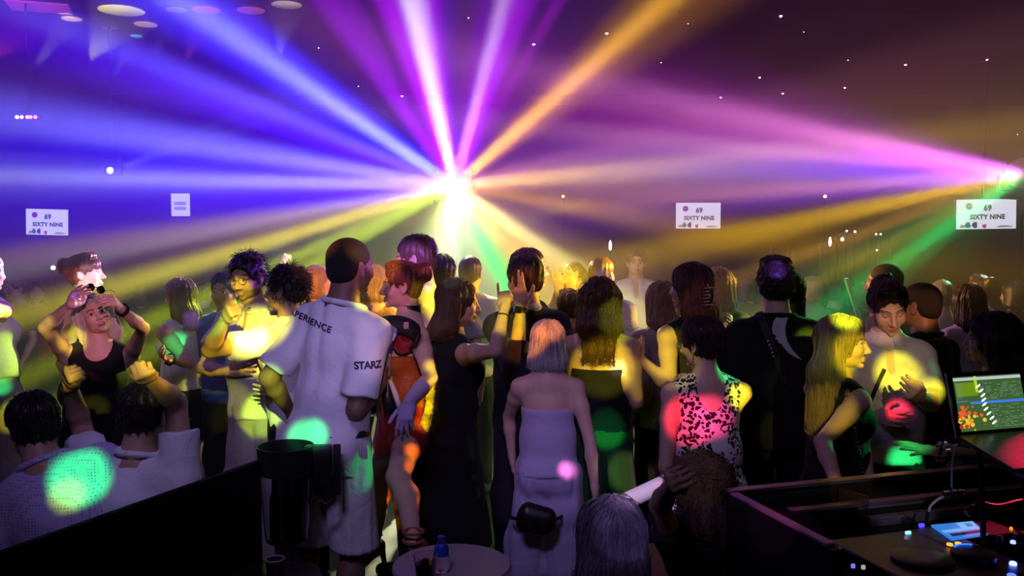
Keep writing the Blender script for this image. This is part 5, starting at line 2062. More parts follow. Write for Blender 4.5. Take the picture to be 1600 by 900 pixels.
# high collar and gloves' cuffs
m = MB()
u, v_, n = frame_of(J9['neck'] - P9['HC'])
cn = J9['neck'] + V3(0, 0, 0.035)
m.lathe([(0.062, -0.02), (0.060, 0.02), (0.066, 0.025)], cn, 20)
m.build('black_collar', plain('black_leather', (0.012, 0.012, 0.012), 0.4), P9['root'], True)
for sd in 'LR':
    E_, W_ = P9['arms'][sd][0], P9['arms'][sd][1]
    g = Shape().cone(W_ + (E_ - W_) * 0.55, W_, 0.040 * k9, 0.029 * k9, 0.0)
    v, q = g.mesh(0.009)
    obj('glove_cuff', mesh_np('glove_cuff', v, q), cloth('lilac_glove', GLOVE, 0.6), P9['root'])
# heeled boots with an ankle strap
for sd in 'LR':
    an, toe = J9['an' + sd], J9['toe' + sd]
    fdr = P9['RY'][:, 1]
    b = Shape()
    heel = an + V3(0, 0, -0.01) - fdr * 0.02
    ball_ = an + fdr * 0.11 * k9; ball_[2] = 0.028
    tip = an + fdr * 0.17 * k9; tip[2] = 0.02
    b.cone(heel, ball_, 0.040, 0.030, 0.02).cone(ball_, tip, 0.030, 0.016, 0.02).cone(heel - fdr * 0.02, V3(heel[0] - fdr[0] * 0.045, heel[1] - fdr[1] * 0.045, 0.012), 0.022, 0.012, 0.02)
    b.plane((0, 0, 0.003), (0, 0, -1))
    v, q = b.mesh(0.007)
    so = obj('heeled_shoe', mesh_np('heeled_shoe', v, q), plain('red_suede', (0.22, 0.05, 0.035), 0.7), P9['root'])
    m = MB()
    for z in (0.015, 0.055):
        m.tube([an + V3(0.043 * math.cos(a), 0.043 * math.sin(a), z) for a in np.linspace(0, 2 * math.pi, 15)], 0.007, 6, False)
    m.build('ankle_strap', plain('rust_strap', (0.35, 0.12, 0.06), 0.5), so, True)

P10 = person('tall person in a pale blue shirt behind the red-haired performer, face in profile lit violet', (646, 370), 272, 84, 'm', 'fair', head=(-2, -8, 0), wide=1.05,
             hair=dict(style='short', col=(0.16, 0.09, 0.05), vol=0.7), tops=[dict(kind='shirt', col=(0.62, 0.68, 0.78), hem=0.95, sleeve=0.75, fold=0.008)], bottom=dict(col=(0.045, 0.045, 0.055), waist=1.12),
             L=A((704, 600, -1), (700, 690, -1)))
P11 = person('person with a round dark crop of hair, back turned, between pale shirt and green beam', (690, 400), 232, 6, 'm', 'tan', hair=dict(style='short', col=HB), tops=[dict(kind='tee', col=(0.25, 0.27, 0.32))], bottom=dict(col=INK))
P12 = person('hazy short-haired person under the green beam, back turned', (735, 402), 208, -15, 'm', 'light', hair=dict(style='short', col=HM, vol=0.7), tops=[dict(kind='tee', col=(0.30, 0.30, 0.42))], bottom=dict(col=INK))

P13 = person('brown-haired person in a black vest dress, profile turned aside, one finger pointing up', (716, 440), 305, -62, 'f', 'light', head=(-22, -2, 0), lean=(2, 2), wide=1.06,
             hair=dict(style='long', col=(0.085, 0.045, 0.028), length=0.17, width=1.06, part=0.2, messy=0.2), face=dict(closed=True), R=A((775, 548, -1), (789, 478, 1), (786, 434, 1), 'point', (0.2, 0.9, 0.1)),
             tops=[dict(kind='tank', col=(0.014, 0.012, 0.014), hem=0.9)], bottom=dict(kind='skirt', col=(0.014, 0.012, 0.014), hem=0.35, waist=1.02, flare=0.08))
wristband(P13, 'R', 'thin_bracelet', plain('dark_cord', (0.05, 0.02, 0.02), 0.5), wdt=0.004, back=0.06)

P14 = person('brown-haired person in a navy sweater with a white shirt collar, crossing two raised fingers', (819, 402), 282, 28, 'm', 'light', head=(2, -4, 0),
             hair=dict(style='short', col=(0.075, 0.040, 0.022), vol=1.1), tops=[dict(kind='sweater', col=NAVY, sleeve=1.4, hem=0.9, collar=cloth('collar_white', (0.8, 0.8, 0.8)))], bottom=dict(col=INK),
             L=A((806, 572, -1), (814, 478, -1), (806, 424, -1), 'cross', (0.3, 0.9, 0.1)))
wristband(P14, 'L', 'smart_watch', plain('black_rubber', (0.01, 0.01, 0.01), 0.5), wdt=0.02, back=0.02, face=plain('dark_glass', (0.01, 0.01, 0.01), 0.1))

P15 = person('person in glasses with short brown hair behind the navy sweater, lit violet and yellow', (826, 390), 246, -72, 'm', 'fair', hair=dict(style='short', col=HM, vol=0.7), tops=[dict(kind='tee', col=(0.2, 0.19, 0.16))], bottom=dict(col=INK))
glasses(P15)
P16 = person('person in yellow light holding both hands up before the face', (897, 412), 222, 172, 'f', 'fair', hair=dict(style='long', col=HL, length=0.2), tops=[dict(kind='tee', col=(0.35, 0.30, 0.12))], bottom=dict(col=INK),
             R=A((862, 490, -1), (872, 452, -1), (878, 420, -1), 'relaxed', (0.3, 0.6, 0)), L=A((905, 500, -1), (893, 452, -1), (888, 418, -1), 'relaxed', (-0.3, 0.6, 0)))
P45 = person('small dark-haired person half hidden behind the long wet hair', (889, 455), 250, 10, 'f', 'tan', hair=dict(style='bun', col=(0.07, 0.03, 0.018)), tops=[dict(kind='tee', col=(0.15, 0.07, 0.05))], bottom=dict(col=INK))
P17 = person('person with a clipped nape in a lavender shirt, back turned, violet light on the neck', (940, 402), 222, -22, 'm', 'fair', head=(-10, 0, 0), hair=dict(style='short', col=(0.20, 0.10, 0.05), vol=0.5),
             tops=[dict(kind='shirt', col=(0.45, 0.42, 0.62), sleeve=0.7)], bottom=dict(col=INK))
P18 = person('dark-haired person in an open white shirt facing the booth from deep in the haze', (994, 390), 168, 176, 'm', 'light', detail=1, hair=dict(style='short', col=HK), tops=[dict(kind='polo', col=(0.72, 0.70, 0.74), sleeve=0.7, open_neck=1.0)], bottom=dict(col=INK))

P19 = person('person with a platinum bob and bare shoulders in a strapless lavender jumpsuit', (856, 504), 322, -4, 'f', 'fair', head=(8, 2, 0), wide=1.0,
             hair=dict(style='bob', col=(0.50, 0.43, 0.50), tip=(0.80, 0.74, 0.78), length=0.30, width=1.0, part=0.0, messy=0.10, n=2400, rough=0.35),
             tops=[dict(kind='bustier', col=(0.50, 0.44, 0.66), hem=0.90, straps=False, front=-0.045, fold=0.007, name='jumpsuit_top', flare=0.008)],
             bottom=dict(kind='trousers', mat=cloth('cloth_0.50_0.44_0.66', (0.50, 0.44, 0.66)), loose=0.055, waist=1.06, fold=0.009, name='jumpsuit_legs'),
             R=A((922, 690, -1), (930, 765, -1)), L=A((795, 650, 1), (800, 715, 1)))

P20 = person('person with long wet dark hair, bare back and a black strapless top', (937, 437), 300, -8, 'f', 'light', wide=1.06,
             hair=dict(style='long', col=(0.045, 0.020, 0.008), tip=(0.16, 0.075, 0.02), length=0.30, width=0.98, part=0.2, messy=0.35, n=2400, rough=0.25, back=0.05),
             tops=[dict(kind='bustier', col=BLACK, hem=0.95, front=-0.045, straps=True)], bottom=dict(kind='skirt', col=(0.02, 0.10, 0.03), hem=0.55, waist=1.04, flare=0.03),
             R=A((995, 630, 1), (962, 560, 1), (972, 520, 1)), L=A((872, 625, 1), (890, 690, 1)))

P24 = person('person with light brown hair in a pale sheer patterned blouse', (1034, 443), 262, 22, 'f', 'light', hair=dict(style='long', col=(0.30, 0.18, 0.09), length=0.26, part=0.1),
             tops=[dict(kind='shirt', mat=dotted('sheer_blouse', (0.46, 0.36, 0.30), (0.28, 0.20, 0.17), 60), hem=0.85, sleeve=1.5, loose=1.0)], bottom=dict(col=INK))
P21 = person('person with long straight brown hair held by a claw clip, hoop earring, black sleeveless dress', (1080, 415), 298, 22, 'f', 'light', head=(30, 0, 0),
             hair=dict(style='long', col=(0.045, 0.020, 0.012), tip=(0.15, 0.065, 0.03), length=0.42, width=0.92, part=-0.2, messy=0.06, n=2200),
             tops=[dict(kind='tank', col=BLACK, hem=0.9)], bottom=dict(kind='skirt', col=BLACK, hem=0.4), L=A((1048, 606, -1), (1000, 560, 1), (985, 530, 1)))
hoop(P21, -1, 0.034)
cl = empty('hair_claw', np.array(at(1109, 462, FPX / 312)))
tag(cl, 'dark claw clip gripping long brown hair', 'hair clip')
MB().tube([(-0.012, 0, 0.055), (0.004, -0.012, 0.03), (0.008, -0.016, 0), (0.002, -0.012, -0.03), (-0.012, 0, -0.05)], 0.009, 8).build('spine', plain('claw_brown', (0.03, 0.018, 0.014), 0.25), cl, True)
for i in range(6):
    z = 0.042 - i * 0.017
    for q in (-1, 1):
        MB().tube([(0.006, -0.014, z), (q * 0.024, -0.008, z - 0.004), (q * 0.030, 0.018, z - 0.006)], [0.005, 0.004, 0.002], 6).build('claw_tooth', plain('claw_pale', (0.32, 0.22, 0.20), 0.3), cl, True)

P23 = person('blond person in a dark top beyond the claw-clipped hair, yellow light on the forearm', (1124, 421), 236, -12, 'f', 'light', hair=dict(style='long', col=(0.45, 0.28, 0.16), length=0.22, width=0.95),
             tops=[dict(kind='tee', col=INK)], bottom=dict(col=INK), R=A((1163, 520, -1), (1136, 508, -1), (1150, 492, -1)))

P22 = person('short-haired person in glasses and a white dress with black flowers, hand at the mouth', (1094, 500), 352, 4, 'f', 'fair', head=(42, -6, 0), lean=(4, 0), wide=1.12,
             hair=dict(style='short', col=(0.045, 0.020, 0.014), vol=1.5, n=1800, messy=0.35), tops=[dict(kind='tank', mat=floral('black_flower_print'), hem=0.86, neck_drop=0.06, fold=0.006, back_drop=0.15)],
             bottom=dict(kind='skirt', mat=floral('black_flower_print'), hem=0.5, waist=1.02, flare=0.06), R=A((1105, 690, 1), (1072, 615, 1), (1054, 570, 1), 'relaxed', (0.3, 0.5, 0)),
             L=A((1040, 730, -1), (1052, 780, 1)))
glasses(P22)
drop_earring(P22, -1)

P26 = person('person with a thick braid hidden behind the crescent shirt', (1236, 428), 262, 0, 'f', 'tan', hair=dict(style='braid', col=HK), tops=[dict(kind='tank', col=(0.5, 0.40, 0.05))], bottom=dict(col=INK))
m = MB()
for i in range(9):
    z = -0.06 - i * 0.036
    for q in (-1, 1):
        c = P26['HC'] + V3(0.035, -0.085, z + q * 0.008)
        m.tube([c + V3(q * 0.022, -0.004, 0.026), c + V3(q * 0.012, -0.016, 0), c + V3(-q * 0.008, -0.012, -0.026)], [0.010, 0.015, 0.010], 7)
m.build('braid', hair_mat('hair_%.3f_%.3f_%.3f_0.42' % HK, HK), P26['root'], True)

P25 = person('person with a dark quiff in a black shirt printed with a pale crescent', (1213, 411), 298, 0, 'm', 'fair', head=(-4, 0, 0), wide=1.04,
             hair=dict(style='quiff', col=(0.035, 0.016, 0.014), vol=1.5), tops=[dict(kind='tee', col=(0.013, 0.012, 0.013), hem=0.82, sleeve=0.95, loose=0.9, flare=0.02)], bottom=dict(col=BLACK))
moon = [(1224, 490), (1214, 495), (1207, 503), (1204, 513), (1205, 521), (1210, 524), (1208, 529), (1212, 530), (1213, 534), (1217, 536), (1221, 542), (1228, 550), (1238, 556), (1249, 560),
        (1240, 552), (1233, 544), (1227, 534), (1224, 523), (1224, 512), (1227, 502), (1233, 494)]
moon = [((x - 1226) / 290, (525 - y) / 290) for x, y in moon]
o25 = np.array(at(1228, 525, P25['O'][1] - 0.1)) - P25['O']
print_on(P25, P25['top_shape'], poly_mesh(moon, 0.02), o25, (1, 0, 0), (0, 0, 1), 'crescent_print', plain('crescent_white', (0.62, 0.60, 0.66), 0.8), P25['top'])
cross_strap(P25, [(1186, 488), (1204, 535), (1222, 580), (1226, 600)], w=0.018)
bead = MB()
for i in range(5):
    p = np.array(at(1200 + i * 2.2, 533 + i * 6, FPX / 318)) - P25['O']
    bead.lathe([(0.002, -0.006), (0.006, 0), (0.002, 0.006)], p, 8)
bead.build('bead_trim', plain('pale_bead', (0.7, 0.65, 0.7), 0.3), P25['root'], True)
P27 = person('far blond person in the green beam beside the crescent shirt', (1268, 433), 182, 30, 'f', 'fair', hair=dict(style='bob', col=HL), tops=[dict(kind='tee', col=(0.25, 0.28, 0.25))], bottom=dict(col=INK))

P29 = person('person with pinned-up brown hair in an open white shirt, looking down', (1388, 445), 345, 168, 'f', 'fair', head=(2, -24, 6),
             hair=dict(style='bun', col=(0.05, 0.022, 0.014), vol=1.25), face=dict(closed=True, lips=(0.48, 0.13, 0.13)), tops=[dict(kind='polo', col=(0.74, 0.71, 0.68), hem=0.90, sleeve=0.8, fold=0.012, loose=0.9, name='shirt', open_neck=1.0)],
             bottom=dict(kind='trousers', col=BLACK, waist=1.04), L=A((1455, 632, -1), (1437, 620, -1), (1420, 606, -1), 'grip', (-0.3, 0.5, 0.4)), R=A((1335, 640, 1), (1375, 650, -1)))
cross_strap(P29, [(1382, 577), (1374, 594), (1362, 622), (1355, 640)], w=0.009)

P28 = person('person with long straight dark-blond hair smiling in profile, black sleeveless top with a chain edge', (1316, 497), 372, -72, 'f', 'fair', head=(-42, 0, 0),
             hair=dict(style='long', col=(0.19, 0.115, 0.06), tip=(0.52, 0.36, 0.17), length=0.40, width=1.05, part=0.1, messy=0.08, n=2600, rough=0.33), face=dict(smile=0.4, lips=(0.55, 0.2, 0.18)),
             tops=[dict(kind='tank', col=BLACK, hem=0.9)], bottom=dict(col=BLACK), R=A((1285, 690, -1), (1312, 770, -1)), L=A((1345, 690, 1), (1360, 760, -1)))
m = MB()
for i in range(26):
    u = i / 25
    p = np.array(at(1316 + 38 * u, 604 + 150 * u, FPX / 372 - 0.16 + 0.03 * math.sin(u * 3))) - P28['O']
    q = onto(P28['top_shape'], p[None], 0.005)[0]
    m.tube([q + V3(0.008 * math.cos(a), 0.003 * math.sin(i), 0.008 * math.sin(a)) for a in np.linspace(0, 2 * math.pi, 9)], 0.0022, 5, False)
m.build('chain_trim', plain('silver', (0.75, 0.75, 0.78), 0.2, 1.0), P28['root'], True)

P30 = person('person with a close crop seen from behind between the pinned-up hair and the green beam', (1384, 413), 250, 52, 'm', 'tan', hair=dict(style='buzz', col=(0.05, 0.03, 0.02)), tops=[dict(kind='tee', col=(0.1, 0.1, 0.09))], bottom=dict(col=INK))
P31 = person('person with cropped black hair in a dark tee shirt behind the open white shirt', (1438, 443), 305, 32, 'm', 'brown', head=(6, -4, 0), hair=dict(style='buzz', col=HK), tops=[dict(kind='tee', col=(0.014, 0.014, 0.015))], bottom=dict(col=BLACK))
P32 = person('person with dark loose hair and pale tee shirt in the far shade', (1514, 447), 242, 8, 'f', 'tan', hair=dict(style='long', col=HK, length=0.25), tops=[dict(kind='tee', col=(0.45, 0.42, 0.44))], bottom=dict(col=INK))
P33 = person('hazy grey-haired person beside the cropped black hair', (1472, 440), 214, -10, 'm', 'light', hair=dict(style='short', col=(0.16, 0.14, 0.12)), tops=[dict(kind='tee', col=(0.3, 0.28, 0.27))], bottom=dict(col=INK))
P34 = person('hazy dark-haired person beyond the dark loose hair', (1532, 431), 205, 20, 'f', 'light', hair=dict(style='bun', col=HB), tops=[dict(kind='tee', col=(0.1, 0.09, 0.09))], bottom=dict(col=INK))
P35 = person('person with black hair behind the laptop, green-lit hand with a watch held out', (1553, 492), 378, 62, 'f', 'tan', hair=dict(style='long', col=(0.010, 0.008, 0.007), length=0.5, width=1.3, n=1200),
             tops=[dict(kind='tee', col=BLACK, sleeve=0.5)], bottom=dict(col=BLACK), L=A((1534, 700, -1), (1466, 708, -1), (1402, 692, -1), 'spread', (0, 0.3, -1)))
wristband(P35, 'L', 'wrist_watch', plain('silver', (0.75, 0.75, 0.78), 0.2, 1.0), wdt=0.018, back=0.02, face=plain('watch_dial', (0.55, 0.55, 0.5), 0.2))

# ---- by the banquette
P36 = person('hunched person in a dotted lilac shirt sitting on the banquette', (48, 618), 405, 8, 'm', 'tan', size=1.72, seat=0.47, lean=(10, -24), head=(35, -12, 0), wide=1.15,
             hair=dict(style='short', col=HK), tops=[dict(kind='tee', mat=dotted('dotted_lilac', (0.50, 0.44, 0.66), (0.24, 0.20, 0.34), 85), hem=0.84, sleeve=0.8, fold=0.010)], bottom=dict(col=BLACK))
P37 = person('person in a white shirt with dark collar piping, both fists up, back turned', (229, 600), 400, -10, 'm', 'tan', size=1.74, seat=0.47, lean=(6, 3), head=(0, -8, 0),
             hair=dict(style='short', col=HK, vol=0.8), tops=[dict(kind='tee', col=(0.76, 0.75, 0.77), hem=0.84, sleeve=0.6, fold=0.010)], bottom=dict(col=INK),
             L=A((128, 668, 1), (107, 596, -1), (104, 572, -1), 'fist', (0.5, 0.8, 0)), R=A((276, 628, 1), (234, 592, -1), (216, 578, -1), 'fist', (-0.3, 0.9, 0)))
wristband(P37, 'L', 'thin_bracelet', plain('dark_cord', (0.05, 0.02, 0.02), 0.5), wdt=0.004, back=0.03)
m = MB()
nk = P37['J']['neck']
m.tube(onto(P37['top_shape'], np.array([nk + P37['RC'] @ V3(0.085 * math.cos(a), 0.085 * math.sin(a) + 0.015, 0.0) for a in np.linspace(0, 2 * math.pi, 25)]), 0.002), 0.004, 6, False)
m.build('collar_piping', plain('dark_cord', (0.05, 0.02, 0.02), 0.5), P37['top'], True)

# ---- crouched at the front of the booth
P39 = person('person with a messy mop of brown hair crouched in front of the booth', (1096, 713), 452, 40, 'f', 'tan', size=1.66, squat=True, lean=(14, 0),
             hair=dict(style='long', col=(0.045, 0.022, 0.016), tip=(0.20, 0.11, 0.07), length=0.20, width=1.2, n=3000, messy=0.75), tops=[dict(kind='tee', col=BLACK)], bottom=dict(col=BLACK),
             L=A((1030, 790, -1), (1052, 752, -1), (1040, 756, -1), 'grip'))
P38 = person('person with long straight violet-lit dark hair crouched lowest, nearest the camera', (956, 782), 478, 0, 'f', 'tan', size=1.62, squat=True, lean=(8, 2),
             hair=dict(style='long', col=(0.035, 0.028, 0.045), tip=(0.22, 0.18, 0.26), length=0.5, width=1.1, n=2600, messy=0.1, rough=0.3), tops=[dict(kind='tee', col=(0.03, 0.025, 0.06))], bottom=dict(col=BLACK),
             R=A((1018, 900, 1), (985, 800, 1), (990, 775, 1), 'grip'))

# ---- deeper in the haze
P40 = person('far person with one pale fist raised above the hugging pair', (462, 424), 208, 10, 'm', 'light', hair=dict(style='short', col=HB), tops=[dict(kind='tee', col=(0.3, 0.25, 0.2))], bottom=dict(col=INK),
             L=A((438, 452, -1), (441, 412, -1), (444, 390, 1), 'fist', (0.6, 0.6, 0)))
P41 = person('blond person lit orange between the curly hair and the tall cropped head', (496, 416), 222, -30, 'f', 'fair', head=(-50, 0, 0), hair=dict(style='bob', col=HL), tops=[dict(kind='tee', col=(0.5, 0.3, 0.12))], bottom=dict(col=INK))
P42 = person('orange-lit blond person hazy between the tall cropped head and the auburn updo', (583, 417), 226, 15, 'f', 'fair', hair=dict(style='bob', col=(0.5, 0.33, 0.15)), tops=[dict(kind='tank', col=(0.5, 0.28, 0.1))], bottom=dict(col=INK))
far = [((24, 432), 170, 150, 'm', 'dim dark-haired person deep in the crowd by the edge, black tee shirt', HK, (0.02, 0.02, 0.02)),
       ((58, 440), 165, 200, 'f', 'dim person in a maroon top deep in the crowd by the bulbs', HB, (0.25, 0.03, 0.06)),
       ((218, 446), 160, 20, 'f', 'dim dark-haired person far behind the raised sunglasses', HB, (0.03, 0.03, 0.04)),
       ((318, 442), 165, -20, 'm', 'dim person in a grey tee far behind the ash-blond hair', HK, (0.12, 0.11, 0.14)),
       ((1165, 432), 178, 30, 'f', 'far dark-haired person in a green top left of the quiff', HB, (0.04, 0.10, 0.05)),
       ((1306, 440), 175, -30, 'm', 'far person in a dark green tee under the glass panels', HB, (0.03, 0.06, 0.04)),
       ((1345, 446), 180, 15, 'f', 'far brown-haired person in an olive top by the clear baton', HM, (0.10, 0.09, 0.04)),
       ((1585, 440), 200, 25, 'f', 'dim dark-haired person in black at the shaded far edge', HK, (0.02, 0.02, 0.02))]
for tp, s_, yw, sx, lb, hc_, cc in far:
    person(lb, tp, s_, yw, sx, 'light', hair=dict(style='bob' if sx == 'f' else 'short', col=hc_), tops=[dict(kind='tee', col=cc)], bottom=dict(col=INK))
print('people', round(time.time() - T0, 1), 's')
# ------------------------------------------------------------------ things carried and standing around
steel = plain('brushed_steel', (0.35, 0.35, 0.36), 0.35, 1.0)


def w_at(px, py, s):
    return np.array(at(px, py, FPX / s))


# sunglasses between two raised hands
a, c = w_at(133, 447, 300), w_at(166, 455, 300)
sg = empty('sunglasses', (a + c) / 2)
tag(sg, 'dark sunglasses held up between two hands of the laughing blonde person', 'sunglasses')
dx = unit(c - a)
for q in (-1, 1):
    l = MB()
    ctr = dx * q * 0.027
    l.lathe([(0.020, -0.0015), (0.022, 0), (0.020, 0.0015)], ctr, 18, Matrix.Rotation(math.pi / 2, 3, 'X'))
    l.build('dark_lens', plain('dark_glass', (0.01, 0.01, 0.01), 0.1), sg, True)
MB().tube([-dx * 0.052, -dx * 0.03 + V3(0, 0, 0.018), -dx * 0.008 + V3(0, 0, 0.008), dx * 0.008 + V3(0, 0, 0.008), dx * 0.03 + V3(0, 0, 0.018), dx * 0.052], 0.002, 6).build('bridge', plain('dark_frame', (0.01, 0.01, 0.012), 0.3), sg, True)
for q in (-1, 1):
    MB().tube([dx * q * 0.052, dx * q * 0.056 + V3(0, 0.05, 0.004), dx * q * 0.056 + V3(0, 0.10, -0.01)], 0.002, 6).build('temple', plain('dark_frame', (0.01, 0.01, 0.012), 0.3), sg, True)

# staff belt gear: a clear cup tube and a bottle pouch
c = w_at(447, 770, 372)
hol = empty('cup_tube', c)
tag(hol, 'clear acrylic tube with a black rim band hanging at the hip of the white shorts', 'holster')
zt, zb = 0.205, -0.20
MB().lathe([(0.088, zb), (0.092, zb + 0.03), (0.112, zt - 0.11), (0.109, zt - 0.11), (0.088, zb + 0.03), (0.084, zb + 0.004)], (0, 0, 0), 28).build('clear_wall', glass_mat('acrylic', (0.9, 0.85, 0.95), 0.05, 1.2), hol, True)
MB().lathe([(0.114, zt - 0.115), (0.119, zt), (0.115, zt), (0.110, zt - 0.115)], (0, 0, 0), 28).build('rim_band', plain('black_leather', (0.012, 0.012, 0.012), 0.4), hol, True)
MB().lathe([(0.084, zb - 0.004), (0.086, zb + 0.01)], (0, 0, 0), 28).build('base_disc', frame_m, hol, True)
for i in range(3):
    x = -0.05 + i * 0.05
    MB().lathe([(0.022, zb + 0.012), (0.022, zb + 0.17), (0.010, zb + 0.21), (0.010, zb + 0.26)], (x, 0.02 * (i % 2), 0), 14).build('stacked_cups', glass_mat('amber_glass', (0.8, 0.6, 0.45), 0.1, 1.3), hol, True)
MB().tube([(0.09, 0.07, zt - 0.03), (0.09, 0.15, zt - 0.04)], 0.012, 8).build('belt_loop', plain('black_webbing', (0.010, 0.010, 0.011), 0.6), hol, True)

c = w_at(500, 740, 368)
po = empty('bottle_pouch', c)
tag(po, 'black leather pouch with a dangling strap loop on the belt of the white shorts', 'pouch')
MB().box((-0.005, 0.0, 0.05), (0.115, 0.06, 0.15), None, 0.012).build('pouch', plain('black_leather', (0.012, 0.012, 0.012), 0.4), po, True)
MB().box((0.075, -0.005, 0.02), (0.032, 0.02, 0.22), None, 0.006).build('side_strap', plain('black_webbing', (0.010, 0.010, 0.011), 0.6), po, True)
MB().tube([(-0.035, -0.02, -0.02), (-0.03, -0.02, -0.10), (-0.02, -0.022, -0.128), (0.01, -0.022, -0.112), (0.03, -0.022, -0.126), (0.065, -0.02, -0.105), (0.075, -0.015, -0.06)], 0.007, 8).build('strap_loop', plain('black_webbing', (0.010, 0.010, 0.011), 0.6), po, True)
MB().tube([(-0.03, -0.02, -0.018), (0.03, -0.02, -0.012)], 0.006, 6).build('buckle_bar', steel, po, True)

# drink in the staff member's hand, tumbler and glass bottle at the performer's waist
h7 = P7['O'] + P7['J']['handR']
g = empty('drink_can', h7 + V3(-0.005, 0.02, 0.03))
tag(g, 'small pale drink can gripped in the hand beside the printed sleeve', 'can')
MB().lathe([(0.024, -0.055), (0.028, -0.048), (0.028, 0.045), (0.022, 0.055), (0.020, 0.052)], (0, 0, 0), 18).build('can_body', plain('pale_can', (0.55, 0.50, 0.52), 0.3, 0.6), g, True)
MB().lathe([(0.019, 0.0525), (0.019, 0.0535)], (0, 0, 0), 18).box((0.006, 0, 0.056), (0.014, 0.008, 0.003)).build('lid', steel, g, True)

c = w_at(577, 632, 318)
g = empty('glass_tumbler', c)
tag(g, 'clear square-sided tumbler held at the red skirt', 'glass')
gm = glass_mat('clear_glass', (0.95, 0.9, 1.0), 0.03)
m = MB()
m.lathe([(0.034, -0.055), (0.040, 0.055), (0.036, 0.055), (0.031, -0.042)], (0, 0, 0), 10)
m.build('glass_wall', gm, g)
MB().lathe([(0.030, -0.040), (0.033, 0.0)], (0, 0, 0), 10).build('drink', glass_mat('lilac_drink', (0.75, 0.6, 0.85), 0.05, 1.33), g)
c = w_at(611, 622, 316)
g = empty('striped_pouch', c, 0.2)
tag(g, 'black and white waist pouch between the tumbler and the red skirt', 'pouch')
MB().tube([(-0.015, 0, 0.085), (-0.02, 0, 0.02), (0.0, 0, -0.06), (0.05, 0, -0.085)], [0.016, 0.030, 0.040, 0.014], 14).build('pouch', plain('black_leather', (0.012, 0.012, 0.012), 0.4), g, True)
MB().tube([(-0.005, -0.02, 0.095), (0.018, -0.036, 0.03), (0.036, -0.036, -0.03), (0.062, -0.018, -0.085)], [0.010, 0.014, 0.012, 0.006], 10).build('white_piping', cloth('collar_white', (0.8, 0.8, 0.8)), g, True)
MB().lathe([(0.011, -0.014), (0.014, 0), (0.009, 0.016)], (-0.005, -0.02, 0.10), 12).build('bottle_cap', plain('lime_cap', (0.6, 0.65, 0.1), 0.4), g, True)

# black cap with a red lining carried at the performer's chest
c = w_at(622, 512, 318)
g = empty('black_cap', c)
tag(g, 'black cap with a red lining and pink badge held before the rust corset', 'cap')
s1 = Shape().ball((0.0, 0, 0.008), (0.108, 0.070, 0.052), roty(0.15), 0.0).ball((0.05, -0.005, -0.03), (0.055, 0.05, 0.045), None, 0.03)
s1.ball((0.018, -0.03, -0.085), (0.058, 0.07, 0.060), roty(0.4), 0.012, -1)
v, q = s1.mesh(0.006)
obj('cap_crown', mesh_np('cap_crown', v, q), plain('cap_felt', (0.012, 0.010, 0.011), 0.75), g)
s1 = Shape().ball((0.025, 0.004, -0.075), (0.050, 0.045, 0.055), roty(0.4), 0.0).ball((0.035, -0.02, -0.055), (0.03, 0.04, 0.02), roty(0.5), 0.008, -1)
v, q = s1.mesh(0.006)
obj('red_lining', mesh_np('red_lining', v, q), cloth('red_velvet', (0.40, 0.012, 0.02), 0.7), g)
MB().tube([(0.092, -0.02, 0.0), (0.10, -0.02, -0.04), (0.085, -0.022, -0.085), (0.055, -0.02, -0.105)], [0.012, 0.016, 0.012, 0.006], 10).build('chin_strap', plain('black_leather', (0.012, 0.012, 0.012), 0.4), g, True)
MB().box((0.048, -0.066, 0.018), (0.026, 0.006, 0.034), None, 0.004).build('pink_badge', plain('badge_pink', (0.6, 0.25, 0.28), 0.5), g, True)

# fanny pack and silver print of the lavender jumpsuit
c = w_at(838, 812, 335)
g = empty('belt_bag', c)
tag(g, 'black belt bag with a shiny silver print behind the lavender jumpsuit', 'bag')
s1 = Shape().slab((-0.05, 0, 0.012), (0.05, 0, -0.012), (0.045, 0.075), (0.045, 0.070), np.eye(3)[:, [1, 2, 0]], 0.0)
v, q = s1.mesh(0.009)
obj('bag_body', mesh_np('bag_body', v, q), plain('black_nylon', (0.008, 0.008, 0.010), 0.35), g)
for (x, z, w_, h_, r_) in ((-0.045, 0.008, 0.036, 0.008, 0.1), (-0.030, -0.012, 0.010, 0.036, 0.1), (-0.058, -0.010, 0.012, 0.014, 0.6), (0.02, -0.008, 0.022, 0.007, -0.3), (0.042, -0.006, 0.008, 0.016, 0.1), (0.030, -0.020, 0.014, 0.005, 0.3), (-0.008, -0.004, 0.012, 0.005, 0.2)):
    y = -0.045 * math.sqrt(max(0.05, 1 - (x / 0.105) ** 2 - (z / 0.075) ** 2)) - 0.002
    MB().box((x, y, z), (w_, 0.003, h_), Matrix.Rotation(r_, 3, 'Y')).build('silver_print', plain('silver', (0.75, 0.75, 0.78), 0.2, 1.0), g)
for q in (-1, 1):
    MB().tube([(q * 0.085, 0.01, 0.0), (q * 0.112, 0.035, -0.004), (q * 0.125, 0.08, -0.010)], 0.009, 8).build('waist_belt', plain('black_webbing', (0.010, 0.010, 0.011), 0.6), g, True)

